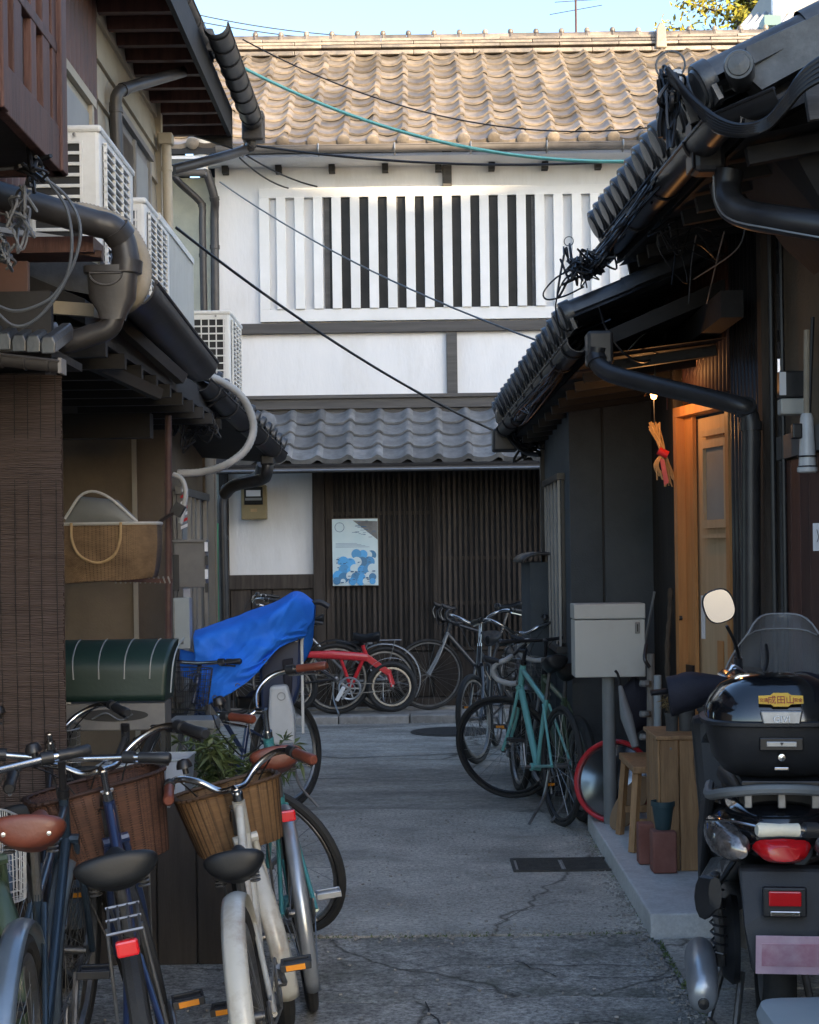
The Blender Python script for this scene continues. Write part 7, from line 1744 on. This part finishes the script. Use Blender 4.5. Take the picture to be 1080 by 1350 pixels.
MB().lathe([(0, .012), (.011, .010), (.013, 0)], (xb + .004, 0, .945), (-1, 0, 0), 14, cap=False).build('lock', M['chrome'], tb, smooth=True)
MB().box(xb + .0, xb + .02, -.022, .022, .905, .916).build('badge', M['chrome'], tb, bevel=.003)
# tail lamp cluster
tl = MB().loft([((-.24, 0, .68), .10, .045, 2.4), ((-.335, 0, .665), .070, .036, 2.6), ((-.355, 0, .66), .045, .022, 2.4)], 20).build('tail_lamp', M['reflector'], sct, smooth=True)
for s_ in (-1, 1):
    MB().loft([((-.12, s_ * .195, .69), .03, .05, 2.2), ((-.22, s_ * .17, .685), .05, .056, 2.2), ((-.30, s_ * .14, .67), .045, .045, 2.2), ((-.325, s_ * .125, .66), .02, .02, 2)], 16).build('turn_signal', M['lens'], sct, smooth=True)
    MB().loft([((-.27, s_ * .125, .69), .018, .02, 2), ((-.322, s_ * .11, .69), .015, .015, 2)], 10).build('signal_bulb', M['amber'], sct, smooth=True) if 0 else None
MB().tube(spline([(-.20, .22, .735), (-.30, .15, .75), (-.35, .04, .735), (-.35, -.04, .735), (-.30, -.15, .75)], 5), .004, 5).build('chrome_trim', M['chrome'], sct, smooth=True)
# rear mudguard, reflector, plate
mg = MB().prism([(-.26, -.13, .60), (-.26, .13, .60), (-.34, .12, .44), (-.36, .10, .30), (-.36, -.10, .30), (-.34, -.12, .44)], (.03, 0, .01)).build('rear_mudguard', M['scootmatte'], sct, bevel=.012)
MB().box(-.352, -.33, -.065, .065, .47, .56).build('reflector_housing', M['blackplastic'], sct, bevel=.006); MB().box(-.362, -.3525, -.048, .048, .505, .55).build('reflector', M['reflector'], sct, bevel=.004)
MB().box(-.366, -.353, -.045, .045, .475, .492).build('lamp_strip', M['chrome'], sct, bevel=.003)
Mp = Matrix.Translation((-.40, -.02, .37)) @ Matrix.Rotation(R(-14), 4, 'Y')
MB(Mp).box(-.002, .002, -.112, .112, -.062, .062).build('licence_plate', M['plate'], sct, bevel=.001)
MB(Mp).box(-.0045, -.0022, -.085, .095, -.035, .038).build('plate_band', mat('faded rose print', (.50, .24, .30), .5, (.62, .40, .46), 20), sct)
MB(Mp).box(.003, .05, -.03, .03, .0, .04).build('plate_bracket', M['blackmetal'], sct)
# muffler on the left, engine cases
MB().loft([((-.36, .245, .23), .030, .035, 2), ((-.34, .245, .235), .045, .06, 2.2), ((-.20, .24, .25), .05, .075, 2.2), ((.02, .235, .25), .05, .07, 2.2), ((.16, .22, .24), .03, .04, 2)], 22).build('muffler', M['silver'], sct, smooth=True, ang=60)
MB().lathe([(0, .02), (.016, .018), (.018, 0)], (-.355, .245, .21), (-1, 0, 0), 14, cap=False).build('exhaust_tip', M['blackmetal'], sct)
MB().lathe([(.14, 0), (.145, .02), (.12, .05), (.05, .065), (0, .066)], (.08, .11, .30), (0, 1, 0), 26, cap=False).build('engine_cover', M['scootmatte'], sct, smooth=True)
MB().loft([((-.26, .20, .52), .02, .05, 2.4), ((-.22, .23, .50), .03, .07, 2.4), ((-.17, .24, .49), .02, .04, 2.4)], 12).build('footpeg', M['blackplastic'], sct, smooth=True)
MB().tube([(-.02, .17, .24), (-.10, .19, .55)], .016, 8).build('shock_absorber', M['dullsteel'], sct, smooth=True)
mb = MB(); mb.tube([(-.02 - .08 * i / 60, .17 + .02 * i / 60 + .028 * math.cos(i), .27 + .25 * i / 60 + .0) if 0 else (-.02 - .08 * i / 60 + .026 * math.sin(i * .9), .17 + .02 * i / 60 + .026 * math.cos(i * .9), .26 + .27 * i / 60) for i in range(61)], .004, 5); mb.build('spring', M['blackmetal'], sct, smooth=True)
MB().box(-.40, -.34, .13, .17, .05, .22).build('stand_arm', M['dullsteel'], sct, bevel=.005) if 0 else None
MB().tube([(.25, .12, .25), (.15, .20, .02), (.10, .20, .015)], .011, 8).build('kickstand', M['dullsteel'], sct)
MB().tube([(.05, .10, .20), (-.03, .13, .02)], .012, 8).build('centre_stand', M['dullsteel'], sct); MB().tube([(.05, -.10, .20), (-.03, -.13, .02)], .012, 8).build('centre_stand', M['dullsteel'], sct)
text_mesh('lettering', 'KYMCO', .028, M['silver'], sct, (-.215, .172, .635), (R(80), 0, R(-118))) if 0 else None
# pale grey lidded box in the bottom right corner
q = P(1000, 1300, 3.85)
gb = thing('lidded_box', 'pale grey lidded plastic box in the lower right corner before the scooter', 'box', (.99, 3.80, 0))
MB().loft([((0, 0, 0), .1, .1)] * 0 or [((.0, 0, 0), .19, .15, 5), ((.42, 0, 0), .20, .16, 5)], 24).build('body', M['greyplastic'], gb) if 0 else None
mb = MB(Matrix.Rotation(R(-90), 4, 'Y')); mb.loft([((.0, 0, 0), .165, .13, 6), ((.40, 0, 0), .185, .15, 6)], 32); mb.build('body', M['greyplastic'], gb, smooth=True, ang=30)
mb = MB(Matrix.Rotation(R(-90), 4, 'Y')); mb.loft([((.402, 0, 0), .20, .165, 6), ((.425, 0, 0), .205, .17, 6), ((.45, 0, 0), .195, .16, 6), ((.462, 0, 0), .14, .11, 5)], 32); mb.build('lid', M['boxblue'], gb, smooth=True, ang=30)
